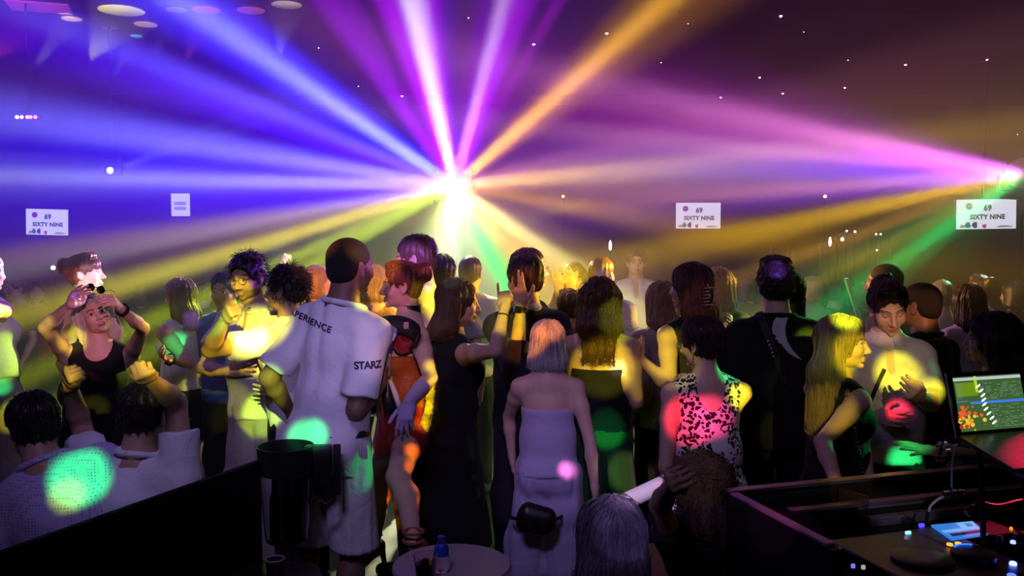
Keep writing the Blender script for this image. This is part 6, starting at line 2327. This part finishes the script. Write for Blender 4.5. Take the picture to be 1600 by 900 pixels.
# rolled white paper tube
a, c = w_at(979, 783, 455), w_at(1043, 753, 440)
g = empty('paper_roll', (a + c) / 2)
tag(g, 'rolled white paper tube held out in front of the booth', 'paper roll')
d = (c - a) / 2
n = unit(d)
u, v_, _ = frame_of(n)
m = MB()
for r in (0.030, 0.024):
    ring0 = [-d + (u * math.cos(t) + v_ * math.sin(t)) * r for t in np.linspace(0, 2 * math.pi, 21)]
    ring1 = [p + 2 * d for p in ring0]
    for i in range(20):
        m.quad([ring0[i], ring0[i + 1], ring1[i + 1], ring1[i]])
bmesh.ops.remove_doubles(m.bm, verts=m.bm.verts, dist=1e-5)
m.build('paper', plain('white_paper', (0.82, 0.80, 0.82), 0.8), g, True)
MB().tube([d * 0.72 + (u * math.cos(t) + v_ * math.sin(t)) * 0.0315 for t in np.linspace(0, 2 * math.pi, 17)], 0.003, 6, False).build('rubber_band', frame_m, g, True)

# clear baton above the open white shirt
a, c = w_at(1322, 436, 290), w_at(1347, 512, 290)
g = empty('acrylic_baton', c)
tag(g, 'clear leaning acrylic baton glinting green beside the pinned-up hair', 'baton')
MB().tube([V3(0, 0, 0), a - c], 0.012, 12).build('clear_tube', glass_mat('frosted_acrylic', (0.9, 0.95, 0.92), 0.5, 1.2), g, True)
MB().tube([V3(0, 0, 0), (c - a) * 0.12], 0.012, 12).build('black_grip', frame_m, g, True)
MB().lathe([(0.008, -0.004), (0.012, 0), (0.008, 0.006)], a - c, 12).build('end_cap', plain('baton_cap', (0.6, 0.65, 0.6), 0.3), g, True)

# ------------------------------------------------------------------ banquette in the dark foreground
bn = empty('banquette', (0, 0, 0))
pa, pb = at(-60, 905, 2.75), at(402, 738, 3.45)
tag(bn, 'black padded banquette whose back rises toward the staff member', 'bench')
pad = plain('black_vinyl', (0.006, 0.006, 0.007), 0.45)
A0, A1 = Vector((pa.x, pa.y, 0)), Vector((pb.x, pb.y, 0))
dv = (A1 - A0)
Ld = dv.length
bn.location = A0
bn.rotation_euler = (0, 0, math.atan2(dv.y, dv.x))
nseg = 5
h0, h1 = pa.z, pb.z
for i in range(nseg):
    x0, x1 = Ld * i / nseg, Ld * (i + 1) / nseg
    z1 = min(h0 + (h1 - h0) * (i + 0.5) / nseg, 1.2)
    rot = Matrix.Rotation(-math.atan2(h1 - h0, Ld), 3, 'Y')
    MB().box(((x0 + x1) / 2, 0.05, z1 - 0.30), ((x1 - x0) - 0.012, 0.09, 0.60), rot, 0.025).build('back_cushion', pad, bn, True)
    MB().box(((x0 + x1) / 2, 0.38, 0.40), ((x1 - x0) - 0.012, 0.55, 0.14), None, 0.03).build('seat_cushion', pad, bn, True)
MB().box((Ld / 2, 0.36, 0.17), (Ld, 0.50, 0.34)).build('plinth', frame_m, bn)
m = MB()
tp = [Vector((0, -0.03, 0)), Vector((Ld, -0.03, 0)), Vector((Ld, 0.0, 0)), Vector((0, 0.0, 0))]
v0 = [m.bm.verts.new(p) for p in tp]
v1 = [m.bm.verts.new(p + Vector((0, 0, (h0 if p.x == 0 else h1) + 0.05))) for p in tp]
m.bm.faces.new(v1); m.bm.faces.new(v0)
for i in range(4):
    m.bm.faces.new((v0[i], v0[(i + 1) % 4], v1[(i + 1) % 4], v1[i]))
m.build('back_board', plain('back_black', (0.003, 0.003, 0.003), 0.8, 0, 0.15), bn)

# ------------------------------------------------------------------ small table with bottle and glass at the lower edge
c = at(706, 930, 3.2)
tb = empty('side_table', (c.x, c.y, 0))
tag(tb, 'small round white-topped table at the lower edge below the performer', 'table')
zt = 0.735
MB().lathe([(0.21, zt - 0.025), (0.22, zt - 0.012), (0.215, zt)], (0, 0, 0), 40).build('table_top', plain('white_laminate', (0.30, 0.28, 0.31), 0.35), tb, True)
MB().tube([(0, 0, zt - 0.02), (0, 0, 0.03)], 0.03, 14).build('column', frame_m, tb)
MB().lathe([(0.18, 0.0), (0.18, 0.012), (0.05, 0.03)], (0, 0, 0), 28).build('foot', frame_m, tb, True)


def on_table(px, py, z, d0=3.1):
    v = ray(px, py)
    t = (z - CAM.z) / v.z
    return CAM + v * t


p = on_table(690, 893, zt)
g = empty('water_bottle', (p.x, p.y, zt + 0.001))
tag(g, 'slim bottle with a blue cap and label on the small round table', 'bottle')
MB().lathe([(0.026, 0), (0.029, 0.004), (0.029, 0.055), (0.026, 0.062), (0.026, 0.085), (0.013, 0.105), (0.012, 0.115)], (0, 0, 0), 20).build('bottle_body', glass_mat('clear_glass', (0.95, 0.9, 1.0), 0.03), g, True)
MB().lathe([(0.0265, 0.06), (0.0268, 0.088), (0.016, 0.104)], (0, 0, 0), 20).build('label', plain('bottle_blue', (0.02, 0.06, 0.45), 0.4), g, True)
MB().lathe([(0.014, 0.112), (0.014, 0.128), (0.011, 0.130)], (0, 0, 0), 16).build('cap', plain('bottle_blue', (0.02, 0.06, 0.45), 0.4), g, True)
p = on_table(676, 898, zt)
g = empty('drinking_glass', (p.x - 0.02, p.y - 0.05, zt + 0.001))
tag(g, 'wide drinking glass with a dark drink beside the slim bottle', 'glass')
MB().lathe([(0.030, 0), (0.034, 0.004), (0.043, 0.09), (0.040, 0.09), (0.031, 0.010)], (0, 0, 0), 24).build('glass_wall', glass_mat('clear_glass', (0.95, 0.9, 1.0), 0.03), g, True)
MB().lathe([(0.030, 0.011), (0.036, 0.06)], (0, 0, 0), 24).build('drink', glass_mat('dark_drink', (0.25, 0.05, 0.04), 0.05, 1.33), g, True)
MB().box((0.0, 0, 0.064), (0.02, 0.02, 0.02), Matrix.Rotation(0.5, 3, 'X'), 0.003).build('ice_cube', glass_mat('ice', (1, 1, 1), 0.1, 1.31), g, True)

c = at(430, 884, 3.3)
st = empty('low_stool', (c.x, c.y, 0))
tag(st, 'low dark stool in the shadow below the clear cup tube', 'stool')
zs = c.z - 0.03
MB().lathe([(0.15, zs - 0.05), (0.17, zs - 0.03), (0.17, zs - 0.01), (0.15, zs)], (0, 0, 0), 28).build('seat', pad, st, True)
for kx in range(4):
    a = kx * math.pi / 2 + 0.5
    MB().tube([(0.10 * math.cos(a), 0.10 * math.sin(a), zs - 0.04), (0.16 * math.cos(a), 0.16 * math.sin(a), 0.0)], 0.014, 8).build('leg', frame_m, st)
g = empty('pink_rimmed_cup', (c.x, c.y, zs + 0.001))
tag(g, 'dark cup with a pale pink rim standing on the low stool', 'cup')
MB().lathe([(0.028, 0), (0.030, 0.004), (0.036, 0.055), (0.033, 0.055), (0.027, 0.008)], (0, 0, 0), 22).build('cup_wall', plain('dark_cup', (0.03, 0.02, 0.02), 0.3), g, True)
MB().tube([(0.0345 * math.cos(a), 0.0345 * math.sin(a), 0.056) for a in np.linspace(0, 2 * math.pi, 25)], 0.0025, 6, False).build('rim', plain('rim_pink', (0.55, 0.35, 0.35), 0.4), g, True)
MB().tube([(0.034, 0, 0.045), (0.056, 0, 0.042), (0.058, 0, 0.018), (0.030, 0, 0.012)], 0.004, 8).build('handle', plain('dark_cup', (0.03, 0.02, 0.02), 0.3), g, True)

# pale disc-shaped lid lying on a crate in front of the booth
c = at(1075, 893, 2.95)
cr = empty('flight_crate', (c.x + 0.12, c.y + 0.1, 0))
tag(cr, 'low black crate in the dark before the booth', 'crate')
zc = c.z - 0.012
MB().box((0, 0, zc / 2), (0.55, 0.42, zc - 0.03), None, 0.01).build('body', pad, cr)
for q in (-1, 1):
    MB().box((q * 0.27, 0, zc / 2), (0.02, 0.43, zc), None, 0.004).build('corner_rail', frame_m, cr)
MB().box((0, 0, zc - 0.008), (0.55, 0.43, 0.016), None, 0.004).build('lid', pad, cr)
g = empty('paper_plate', (c.x, c.y, zc + 0.001))
tag(g, 'small round pale pink dish lying on the black crate', 'dish')
MB().lathe([(0.018, 0), (0.026, 0.004), (0.029, 0.010), (0.026, 0.010), (0.018, 0.004)], (0, 0, 0), 24).build('dish', plain('dish_pink', (0.6, 0.45, 0.5), 0.5), g, True)

# ------------------------------------------------------------------ DJ booth
BA = math.radians(17)
bo = empty('dj_booth', (0.725, 2.87, 0), BA)
tag(bo, 'black DJ booth with perforated panels and bare metal edges', 'booth')
bx = Vector((math.cos(BA), math.sin(BA), 0)); by = Vector((-math.sin(BA), math.cos(BA), 0))
BO = Vector((0.725, 2.87, 0))


def booth(px, py, z):
    """Booth coordinates of a pixel on the level z."""
    v = ray(px, py)
    p = CAM + v * ((z - CAM.z) / v.z)
    q = p - BO
    return Vector((q.dot(bx), q.dot(by), z))


TOPZ = 1.095
blackp = plain('booth_black', (0.007, 0.007, 0.008), 0.5)
edge_m = plain('bare_edge', (0.30, 0.24, 0.24), 0.3, 0.9)
MB().box((1.2, 0.02, TOPZ / 2), (2.4, 0.035, TOPZ)).build('front_panel', blackp, bo)
MB().box((1.2, 0.02, TOPZ + 0.004), (2.42, 0.042, 0.012), None, 0.003).build('top_edge', edge_m, bo)
MB().box((0.0, -0.27, TOPZ / 2), (0.035, 0.54, TOPZ)).build('side_panel', blackp, bo)
MB().box((0.0, -0.26, TOPZ + 0.004), (0.030, 0.50, 0.010), None, 0.003).build('side_edge', plain('purple_lit_edge', (0.42, 0.20, 0.36), 0.4, 0.2), bo)  # edge colour carries the purple light that falls on it
MB().box((1.2, -0.42, 0.94), (2.36, 0.76, 0.04)).build('work_top', blackp, bo)
MB().box((1.25, -0.10, 1.055), (2.2, 0.04, 0.012), None, 0.003).build('inner_rail', edge_m, bo)
MB().box((1.25, -0.10, 1.0), (2.2, 0.02, 0.10)).build('rail_web', blackp, bo)


def perforated(name, o, ux, uy, nx, ny, pitch, hole):
    """A sheet of real square holes: bars crossing both ways."""
    m = MB()
    o, ux, uy = Vector(o), Vector(ux).normalized(), Vector(uy).normalized()
    W_, H_ = nx * pitch, ny * pitch
    rot = Matrix((ux, ux.cross(uy) * -1, uy)).transposed()
    for i in range(nx + 1):
        m.box(o + ux * (i * pitch) + uy * (H_ / 2), (pitch - hole, 0.002, H_), rot)
    for j in range(ny + 1):
        m.box(o + ux * (W_ / 2) + uy * (j * pitch), (W_, 0.002, pitch - hole), rot)
    ob = m.build(name, plain('perforated_steel', (0.16, 0.14, 0.13), 0.35, 0.8), bo)
    ob['kind'] = 'stuff'
    return ob


perforated('perforated_panel', (0.06, -0.015, 0.985), (1, 0, 0), (0, 0, 1), 34, 12, 0.0085, 0.0055)
perforated('perforated_panel', (0.40, -0.02, 0.985), (0.2, -1, 0), (0, 0, 1), 14, 12, 0.0085, 0.0055)

# aluminium flight case lying open behind the player
q0, q1 = booth(1352, 806, 1.03), booth(1600, 778, 1.03)
case = empty('flight_case', BO + bx * q0.x + by * q0.y + Vector((0, 0, 0.96)), BA)
tag(case, 'aluminium-edged flight case tray behind the glowing player', 'case')
alu = plain('aluminium_strip', (0.50, 0.47, 0.46), 0.32, 0.9)
MB().box((0.55, -0.012, 0.055), (1.1, 0.030, 0.030), None, 0.003).build('long_edge', alu, case)
MB().box((0.55, 0.045, 0.085), (1.1, 0.022, 0.014), None, 0.003).build('long_edge', alu, case)
MB().box((0.55, 0.018, 0.03), (1.1, 0.07, 0.06)).build('tray_wall', blackp, case)
m = MB().box((0.13, -0.03, 0.052), (0.045, 0.012, 0.022), None, 0.003).box((0.13, -0.034, 0.062), (0.022, 0.010, 0.012), None, 0.003)
m.build('latch', steel, case)

# media player with a lit display
pz = 0.962
c0 = booth(1512, 835, 1.02)
pl = empty('media_player', BO + bx * c0.x + by * c0.y + Vector((0, 0, pz)), BA)
tag(pl, 'black media player with a glowing blue display and round jog wheel', 'player')
MB().box((0.02, -0.10, 0.028), (0.33, 0.40, 0.056), None, 0.008).build('body', plain('deck_black', (0.008, 0.008, 0.009), 0.35), pl)


def on_player(px, py, z=1.026):
    q = booth(px, py, z) - c0
    return Vector((q.x, q.y, z - pz))


cor = [on_player(*p) for p in ((1455, 820), (1520, 814), (1543, 834), (1487, 842))]
m = MB()
m.bm.faces.new([m.bm.verts.new(v) for v in cor] + [])
ext = bmesh.ops.extrude_face_region(m.bm, geom=m.bm.faces[:])
bmesh.ops.translate(m.bm, vec=(0, 0, -0.006), verts=[v for v in ext['geom'] if isinstance(v, bmesh.types.BMVert)])
disp = m.build('display', glow('display_blue', (0.03, 0.22, 0.75), 0.9), pl)


def patch(u0, v0, u1, v1, name, mat, parent):
    def bl(u, v):
        a = cor[0].lerp(cor[1], u); b = cor[3].lerp(cor[2], u)
        return a.lerp(b, v) + Vector((0, 0, 0.0012))
    MB().quad([bl(u0, v0), bl(u1, v0), bl(u1, v1), bl(u0, v1)]).build(name, mat, parent)


patch(0.02, 0.45, 0.62, 0.62, 'waveform_band', glow('display_pale', (0.12, 0.50, 0.95), 0.9), disp)
patch(0.55, 0.04, 0.95, 0.62, 'cover_field', glow('display_pale', (0.12, 0.50, 0.95), 0.9), disp)
patch(0.72, 0.15, 0.88, 0.40, 'cover_picture', glow('display_deep', (0.03, 0.10, 0.35), 0.8), disp)
patch(0.10, 0.70, 0.98, 0.88, 'status_band', glow('display_dark', (0.005, 0.02, 0.08), 0.5), disp)
for px, py in ((1484, 851), (1497, 849.5)):
    p = on_player(px, py)
    MB().lathe([(0.009, -0.002), (0.009, 0.003), (0.007, 0.004)], p, 14).build('cue_button', glow('amber_led', (1.0, 0.32, 0.02), 2.0), pl, True)
pj = on_player(1522, 868)
MB().lathe([(0.062, -0.004), (0.062, 0.010), (0.054, 0.014), (0.02, 0.013)], pj, 36).build('jog_wheel', plain('deck_black', (0.008, 0.008, 0.009), 0.35), pl, True)
MB().tube([pj + Vector((0.052 * math.cos(a), 0.052 * math.sin(a), 0.0145)) for a in np.linspace(0.9, 2.2, 8)], 0.003, 6).build('jog_light', glow('jog_blue', (0.02, 0.15, 1.0), 2.0), pl, True)

# mixer beside it
c1 = booth(1585, 870, 1.02)
mxr = empty('mixer', BO + bx * (c1.x + 0.13) + by * c1.y + Vector((0, 0, pz)), BA)
tag(mxr, 'black mixer with blue star-bright pads next to the media player', 'mixer')
MB().box((0.0, -0.03, 0.028), (0.31, 0.42, 0.056), None, 0.008).build('body', plain('deck_black', (0.008, 0.008, 0.009), 0.35), mxr)
for px, py, r, col, st_ in ((1583, 843, 0.008, (0.10, 0.12, 1.0), 6), (1583, 876, 0.010, (0.10, 0.14, 1.0), 8), (1581, 895, 0.012, (0.05, 0.10, 1.0), 3), (1580, 822, 0.005, (0.7, 0.25, 0.02), 1.5)):
    q = booth(px, py, 1.03) - c1 - Vector((0.13, 0, 0))
    MB().lathe([(r, -0.012), (r, 0.0), (r * 0.7, 0.003)], (q.x, q.y, 1.03 - pz - 0.006), 12).build('lit_pad', glow('pad_%.2f_%.1f' % (col[0], st_), col, st_), mxr, True)
for i in range(3):
    for j in range(4):
        MB().lathe([(0.010, 0.05), (0.009, 0.072), (0.007, 0.074)], (-0.06 + i * 0.06, 0.12 - j * 0.07, 0), 12).build('knob', frame_m, mxr, True)
# second player, dark, by the booth's side panel
c2 = booth(1400, 850, 1.02)
p2 = empty('media_player', BO + bx * c2.x + by * c2.y + Vector((0, 0, pz)), BA)
tag(p2, 'dark second media player by the side panel with small blue lights', 'player')
MB().box((-0.01, -0.10, 0.028), (0.32, 0.40, 0.056), None, 0.008).build('body', plain('deck_black', (0.008, 0.008, 0.009), 0.35), p2)
MB().lathe([(0.085, 0.05), (0.085, 0.066), (0.075, 0.070), (0.03, 0.069)], (-0.02, -0.13, 0), 40).build('jog_wheel', plain('deck_black', (0.008, 0.008, 0.009), 0.35), p2, True)
for px, py, col, st_ in ((1440, 818, (0.04, 0.03, 0.9), 3), (1419, 830, (0.2, 0.6, 0.9), 2.5), (1311, 855, (0.1, 0.15, 0.9), 1.2), (1333, 881, (0.2, 0.2, 0.9), 1.0), (1349, 883, (0.5, 0.45, 0.4), 0.8), (1416, 838, (0.2, 0.2, 0.25), 0.7)):
    q = booth(px, py, 1.026) - c2
    MB().box((q.x, q.y, 1.026 - pz - 0.006), (0.010 if st_ < 2 else 0.018, 0.008, 0.012), None, 0.002).build('indicator_light', glow('ind_%.2f_%.1f' % (col[0], st_), col, st_), p2)

# ---- laptop on its stand
BL, TL, TR, BR = at(1495, 686, 2.62), at(1478, 583, 2.68), at(1597, 576, 2.76), at(1619, 668, 2.72)
BR = BL + TR - TL                                      # the lid is flat
FL = at(1583, 739, 2.40)
lp = empty('laptop', BL)
tag(lp, 'open laptop with a green-lit playlist screen on a raised stand', 'laptop')
bl, tl, tr, br, fl = [p - BL for p in (BL, TL, TR, BR, FL)]
fr = fl + (br - bl)
lap_m = plain('laptop_grey', (0.30, 0.30, 0.31), 0.3, 0.8)


def plate(pts, thick, name, mat, parent, inset=0.0, lift=0.0):
    pts = [Vector(p) for p in pts]
    c = sum(pts, Vector()) / 4
    pts = [p + (c - p) * inset for p in pts]
    n = (pts[1] - pts[0]).cross(pts[3] - pts[0]).normalized()
    m = MB()
    v0 = [m.bm.verts.new(p + n * lift) for p in pts]
    v1 = [m.bm.verts.new(p + n * (lift - thick)) for p in pts]
    m.bm.faces.new(v0); m.bm.faces.new(list(reversed(v1)))
    for i in range(4):
        m.bm.faces.new((v0[i], v1[i], v1[(i + 1) % 4], v0[(i + 1) % 4]))
    return m.build(name, mat, parent)


nrm = (br - bl).cross(tl - bl).normalized()           # towards the viewer
lid = plate((bl, br, tr, tl), 0.007, 'lid', lap_m, lp)
plate((bl, br, tr, tl), 0.002, 'screen_bezel', plain('screen_black', (0.006, 0.006, 0.007), 0.12), lid, 0.02, 0.0026)


def scr(u, v, lift=0.0042):
    """Screen coordinates: u along the width, v from the top down."""
    u, v = 0.06 + 0.88 * u, 0.075 + 0.83 * v
    return tl.lerp(tr, u).lerp(bl.lerp(br, u), v) + nrm * lift


sg_m = glow('screen_field', (0.05, 0.13, 0.035), 0.9)
MB().quad([scr(0, 0), scr(1, 0), scr(1, 1), scr(0, 1)]).build('screen', sg_m, lid)


def srect(u0, v0, u1, v1, name, mat, lift=0.0048):
    return MB().quad([scr(u0, v0, lift), scr(u1, v0, lift), scr(u1, v1, lift), scr(u0, v1, lift)]).build(name, mat, lid)


srect(0.0, 0.02, 1.0, 0.075, 'title_bar', glow('ui_white', (0.55, 0.62, 0.62), 0.9))
srect(0.20, 0.47, 1.0, 0.515, 'selected_row', glow('ui_blue', (0.05, 0.18, 0.75), 1.1))
srect(0.0, 0.44, 0.16, 0.47, 'selected_row', glow('ui_blue2', (0.10, 0.20, 0.35), 0.8))
rr = random.Random(4)
rows = MB()
for i in range(26):
    v = 0.14 + i * 0.032
    if 0.45 < v < 0.53: continue
    u = 0.36 if v < 0.55 else 0.48
    while u < 0.96:
        l_ = rr.uniform(0.02, 0.12)
        if rr.random() < 0.75:
            rows.quad([scr(u, v, 0.0048), scr(min(0.98, u + l_), v, 0.0048), scr(min(0.98, u + l_), v + 0.010, 0.0048), scr(u, v + 0.010, 0.0048)])
        u += l_ + 0.03
    if v < 0.42:
        rows.quad([scr(0.02, v, 0.0048), scr(rr.uniform(0.08, 0.17), v, 0.0048), scr(0.1, v + 0.008, 0.0048), scr(0.02, v + 0.008, 0.0048)])
ro = rows.build('playlist_rows', glow('ui_grey', (0.22, 0.32, 0.24), 0.8), lid)
ro['kind'] = 'stuff'
lime = glow('lime_reflection', (0.55, 0.75, 0.02), 0.9)  # yellow-green reflection on the screen painted as glowing patches
srect(0.30, 0.0, 0.34, 0.30, 'lime_glare_bar', lime)
srect(0.02, 0.11, 0.33, 0.36, 'lime_glare_field', glow('olive_reflection', (0.16, 0.30, 0.01), 0.9), 0.0045)
for i in range(9):                                      # chain of bright blobs down the screen
    u = 0.345 + 0.016 * i + 0.02 * math.sin(i)
    v = 0.19 + 0.085 * i
    pts = [scr(u + 0.036 * math.cos(a) - 0.012 * math.sin(a), v + 0.026 * math.sin(a) - 0.02 * math.cos(a), 0.0052) for a in np.linspace(0, 2 * math.pi, 12)[:-1]]
    m = MB(); m.bm.faces.new([m.bm.verts.new(p) for p in pts])
    m.build('bright_blob', glow('ui_flash', (0.85, 1.0, 0.75), 2.2), lid)
for i in range(46):                                     # fiery picture at the corner
    u, v = abs(rr.gauss(0.13, 0.10)), 0.78 + rr.gauss(0, 0.10)
    u, v = min(u, 0.36), min(max(v, 0.56), 0.98)
    s_ = rr.uniform(0.012, 0.035)
    col = [(0.9, 0.12, 0.03), (1.0, 0.40, 0.02), (1.0, 0.65, 0.05), (0.5, 0.05, 0.02)][0 if v < 0.72 else rr.randrange(1, 4)]
    pts = [scr(u + s_ * math.cos(a), v + s_ * 1.3 * math.sin(a), 0.0049 + i * 0.00001) for a in np.linspace(0, 2 * math.pi, 7)[:-1]]
    m = MB(); m.bm.faces.new([m.bm.verts.new(p) for p in pts])
    m.build('fire_patch', glow('fire_%.2f' % col[1], col, 0.9), lid)
deck = plate((bl, br, fr, fl), 0.012, 'deck', plain('laptop_dark', (0.05, 0.05, 0.052), 0.3, 0.6), lp, 0, 0.0)
dn = (br - bl).cross(fl - bl).normalized()
if dn.z < 0: dn = -dn
key_me = None
for r_ in range(6):
    for c_ in range(13):
        u = 0.07 + 0.87 * (c_ + 0.5 * (r_ % 2) * 0.5) / 13
        v = 0.10 + 0.52 * r_ / 6
        pu = (br - bl) * (0.86 / 13 * 0.82); pv = (fl - bl) * (0.52 / 6 * 0.78)
        p0 = bl + (br - bl) * u + (fl - bl) * v
        if key_me is None:
            k = MB()
            q = [Vector(), pu, pu + pv, pv]
            v0 = [k.bm.verts.new(x + dn * 0.0008) for x in q]; v1 = [k.bm.verts.new(x + (pu + pv) * 0.06 * (1 if i == 0 else 0) + dn * 0.0026) for i, x in enumerate(q)]
            k.bm.faces.new(v1)
            for i in range(4): k.bm.faces.new((v0[i], v0[(i + 1) % 4], v1[(i + 1) % 4], v1[i]))
            ko = k.build('key', plain('key_black', (0.01, 0.01, 0.012), 0.35), deck)
            key_me = ko.data
        else:
            ko = obj('key', None, None) if False else bpy.data.objects.new('key', key_me)
            COL.objects.link(ko); ko.parent = deck
        ko.location = p0
for r_ in range(6):                                     # backlight glowing between the keys
    v = 0.10 + 0.52 * (r_ + 0.86) / 6
    p0, p1 = bl + (br - bl) * 0.07 + (fl - bl) * v, bl + (br - bl) * 0.95 + (fl - bl) * v
    MB().quad([p0 + dn * 0.0007, p1 + dn * 0.0007, p1 + (fl - bl) * 0.012 + dn * 0.0007, p0 + (fl - bl) * 0.012 + dn * 0.0007]).build('key_backlight', glow('backlight', (0.35, 0.40, 0.9), 0.8), deck)
plate((bl + (fl - bl) * 0.70 + (br - bl) * 0.35, bl + (fl - bl) * 0.70 + (br - bl) * 0.65, bl + (fl - bl) * 0.95 + (br - bl) * 0.65, bl + (fl - bl) * 0.95 + (br - bl) * 0.35), 0.001, 'trackpad', plain('key_black', (0.01, 0.01, 0.012), 0.35), deck, 0, 0.0012)

sd = empty('laptop_stand', (BL.x, BL.y, 0.96))
tag(sd, 'black tubular stand carrying the laptop above the booth', 'stand')
tz = [p + BL - Vector((BL.x, BL.y, 0.96)) - Vector((0, 0, 0.03)) for p in (bl.lerp(br, 0.25).lerp(fl, 0.1), bl.lerp(br, 0.9).lerp(fr, 0.1), fl.lerp(fr, 0.25).lerp(bl, 0.1), fl.lerp(fr, 0.9).lerp(br, 0.1))]
for i, p in enumerate(tz):
    MB().tube([p, (p.x + 0.02, p.y - 0.01, 0.01)], 0.009, 8).build('leg', frame_m, sd)
MB().tube([tz[0], tz[1], tz[3], tz[2], tz[0]], 0.010, 8).build('tray_frame', frame_m, sd)

# ---- USB hub, its cables
hub = empty('usb_hub', at(1490, 771, 2.76))
tag(hub, 'small silver plug adapter on the booth rail where the laptop lead ends', 'adapter')
rh = Matrix.Rotation(BA, 3, 'Z')
MB().box((0.0, 0, 0), (0.075, 0.022, 0.018), rh, 0.004).build('body', plain('deck_black', (0.008, 0.008, 0.009), 0.35), hub)
for x in (-0.028, 0.0, 0.030):
    MB().box(rh @ Vector((x, -0.004, 0.004)), (0.016, 0.018, 0.014), rh, 0.003).build('metal_plug', plain('silver', (0.75, 0.75, 0.78), 0.2, 1.0), hub)


def cable(label, pts, r, mat, name='cable', ends=None):
    P0 = Vector(pts[0])
    # smooth the run
    cp = [Vector(p) - P0 for p in pts]
    out = []
    for i in range(len(cp) - 1):
        p0, p1, p2, p3 = cp[max(i - 1, 0)], cp[i], cp[i + 1], cp[min(i + 2, len(cp) - 1)]
        for j in range(6):
            t = j / 6
            out.append(0.5 * ((2 * p1) + (p2 - p0) * t + (2 * p0 - 5 * p1 + 4 * p2 - p3) * t * t + (3 * p1 - p0 - 3 * p2 + p3) * t ** 3))
    out.append(cp[-1])
    t = empty(name, P0)
    tag(t, label, 'cable')
    MB().tube(out, r, 8).build('lead', mat, t, True)
    for e in (0, -1):
        d = (out[e] - out[1 if e == 0 else -2]).normalized()
        MB().tube([out[e] - d * 0.02, out[e] + d * 0.012], r * 1.9, 8).build('plug', ends or frame_m, t, True)
    return t


white_lead = plain('white_lead', (0.7, 0.66, 0.7), 0.5)
cable('pale lead dropping from the laptop edge to the plug adapter', [at(1508, 697, 2.55), at(1494, 697, 2.56), at(1488, 722, 2.62), at(1487, 748, 2.70), at(1487, 766, 2.745)], 0.0028, white_lead)
cable('grey lead arching from the plug adapter down to the player', [at(1480, 774, 2.74), at(1466, 780, 2.72), at(1453, 792, 2.71), at(1450, 808, 2.715)], 0.004, plain('grey_lead', (0.30, 0.28, 0.36), 0.5))
cable('thin black lead looping behind the laptop hinge', [at(1496, 690, 2.66), at(1484, 683, 2.68), at(1474, 690, 2.70), at(1470, 706, 2.74)], 0.003, frame_m)
cable('dark lead lying over the aluminium case edge', [at(1515, 800, 2.72), at(1530, 786, 2.72), at(1560, 790, 2.72), at(1600, 782, 2.76), at(1640, 790, 2.8)], 0.006, frame_m)
cable('grey lead crossing the case beside the red glow', [at(1512, 797, 2.7), at(1524, 788, 2.72), at(1534, 783, 2.76)], 0.004, plain('grey_lead', (0.30, 0.28, 0.36), 0.5))

print('props', round(time.time() - T0, 1), 's')
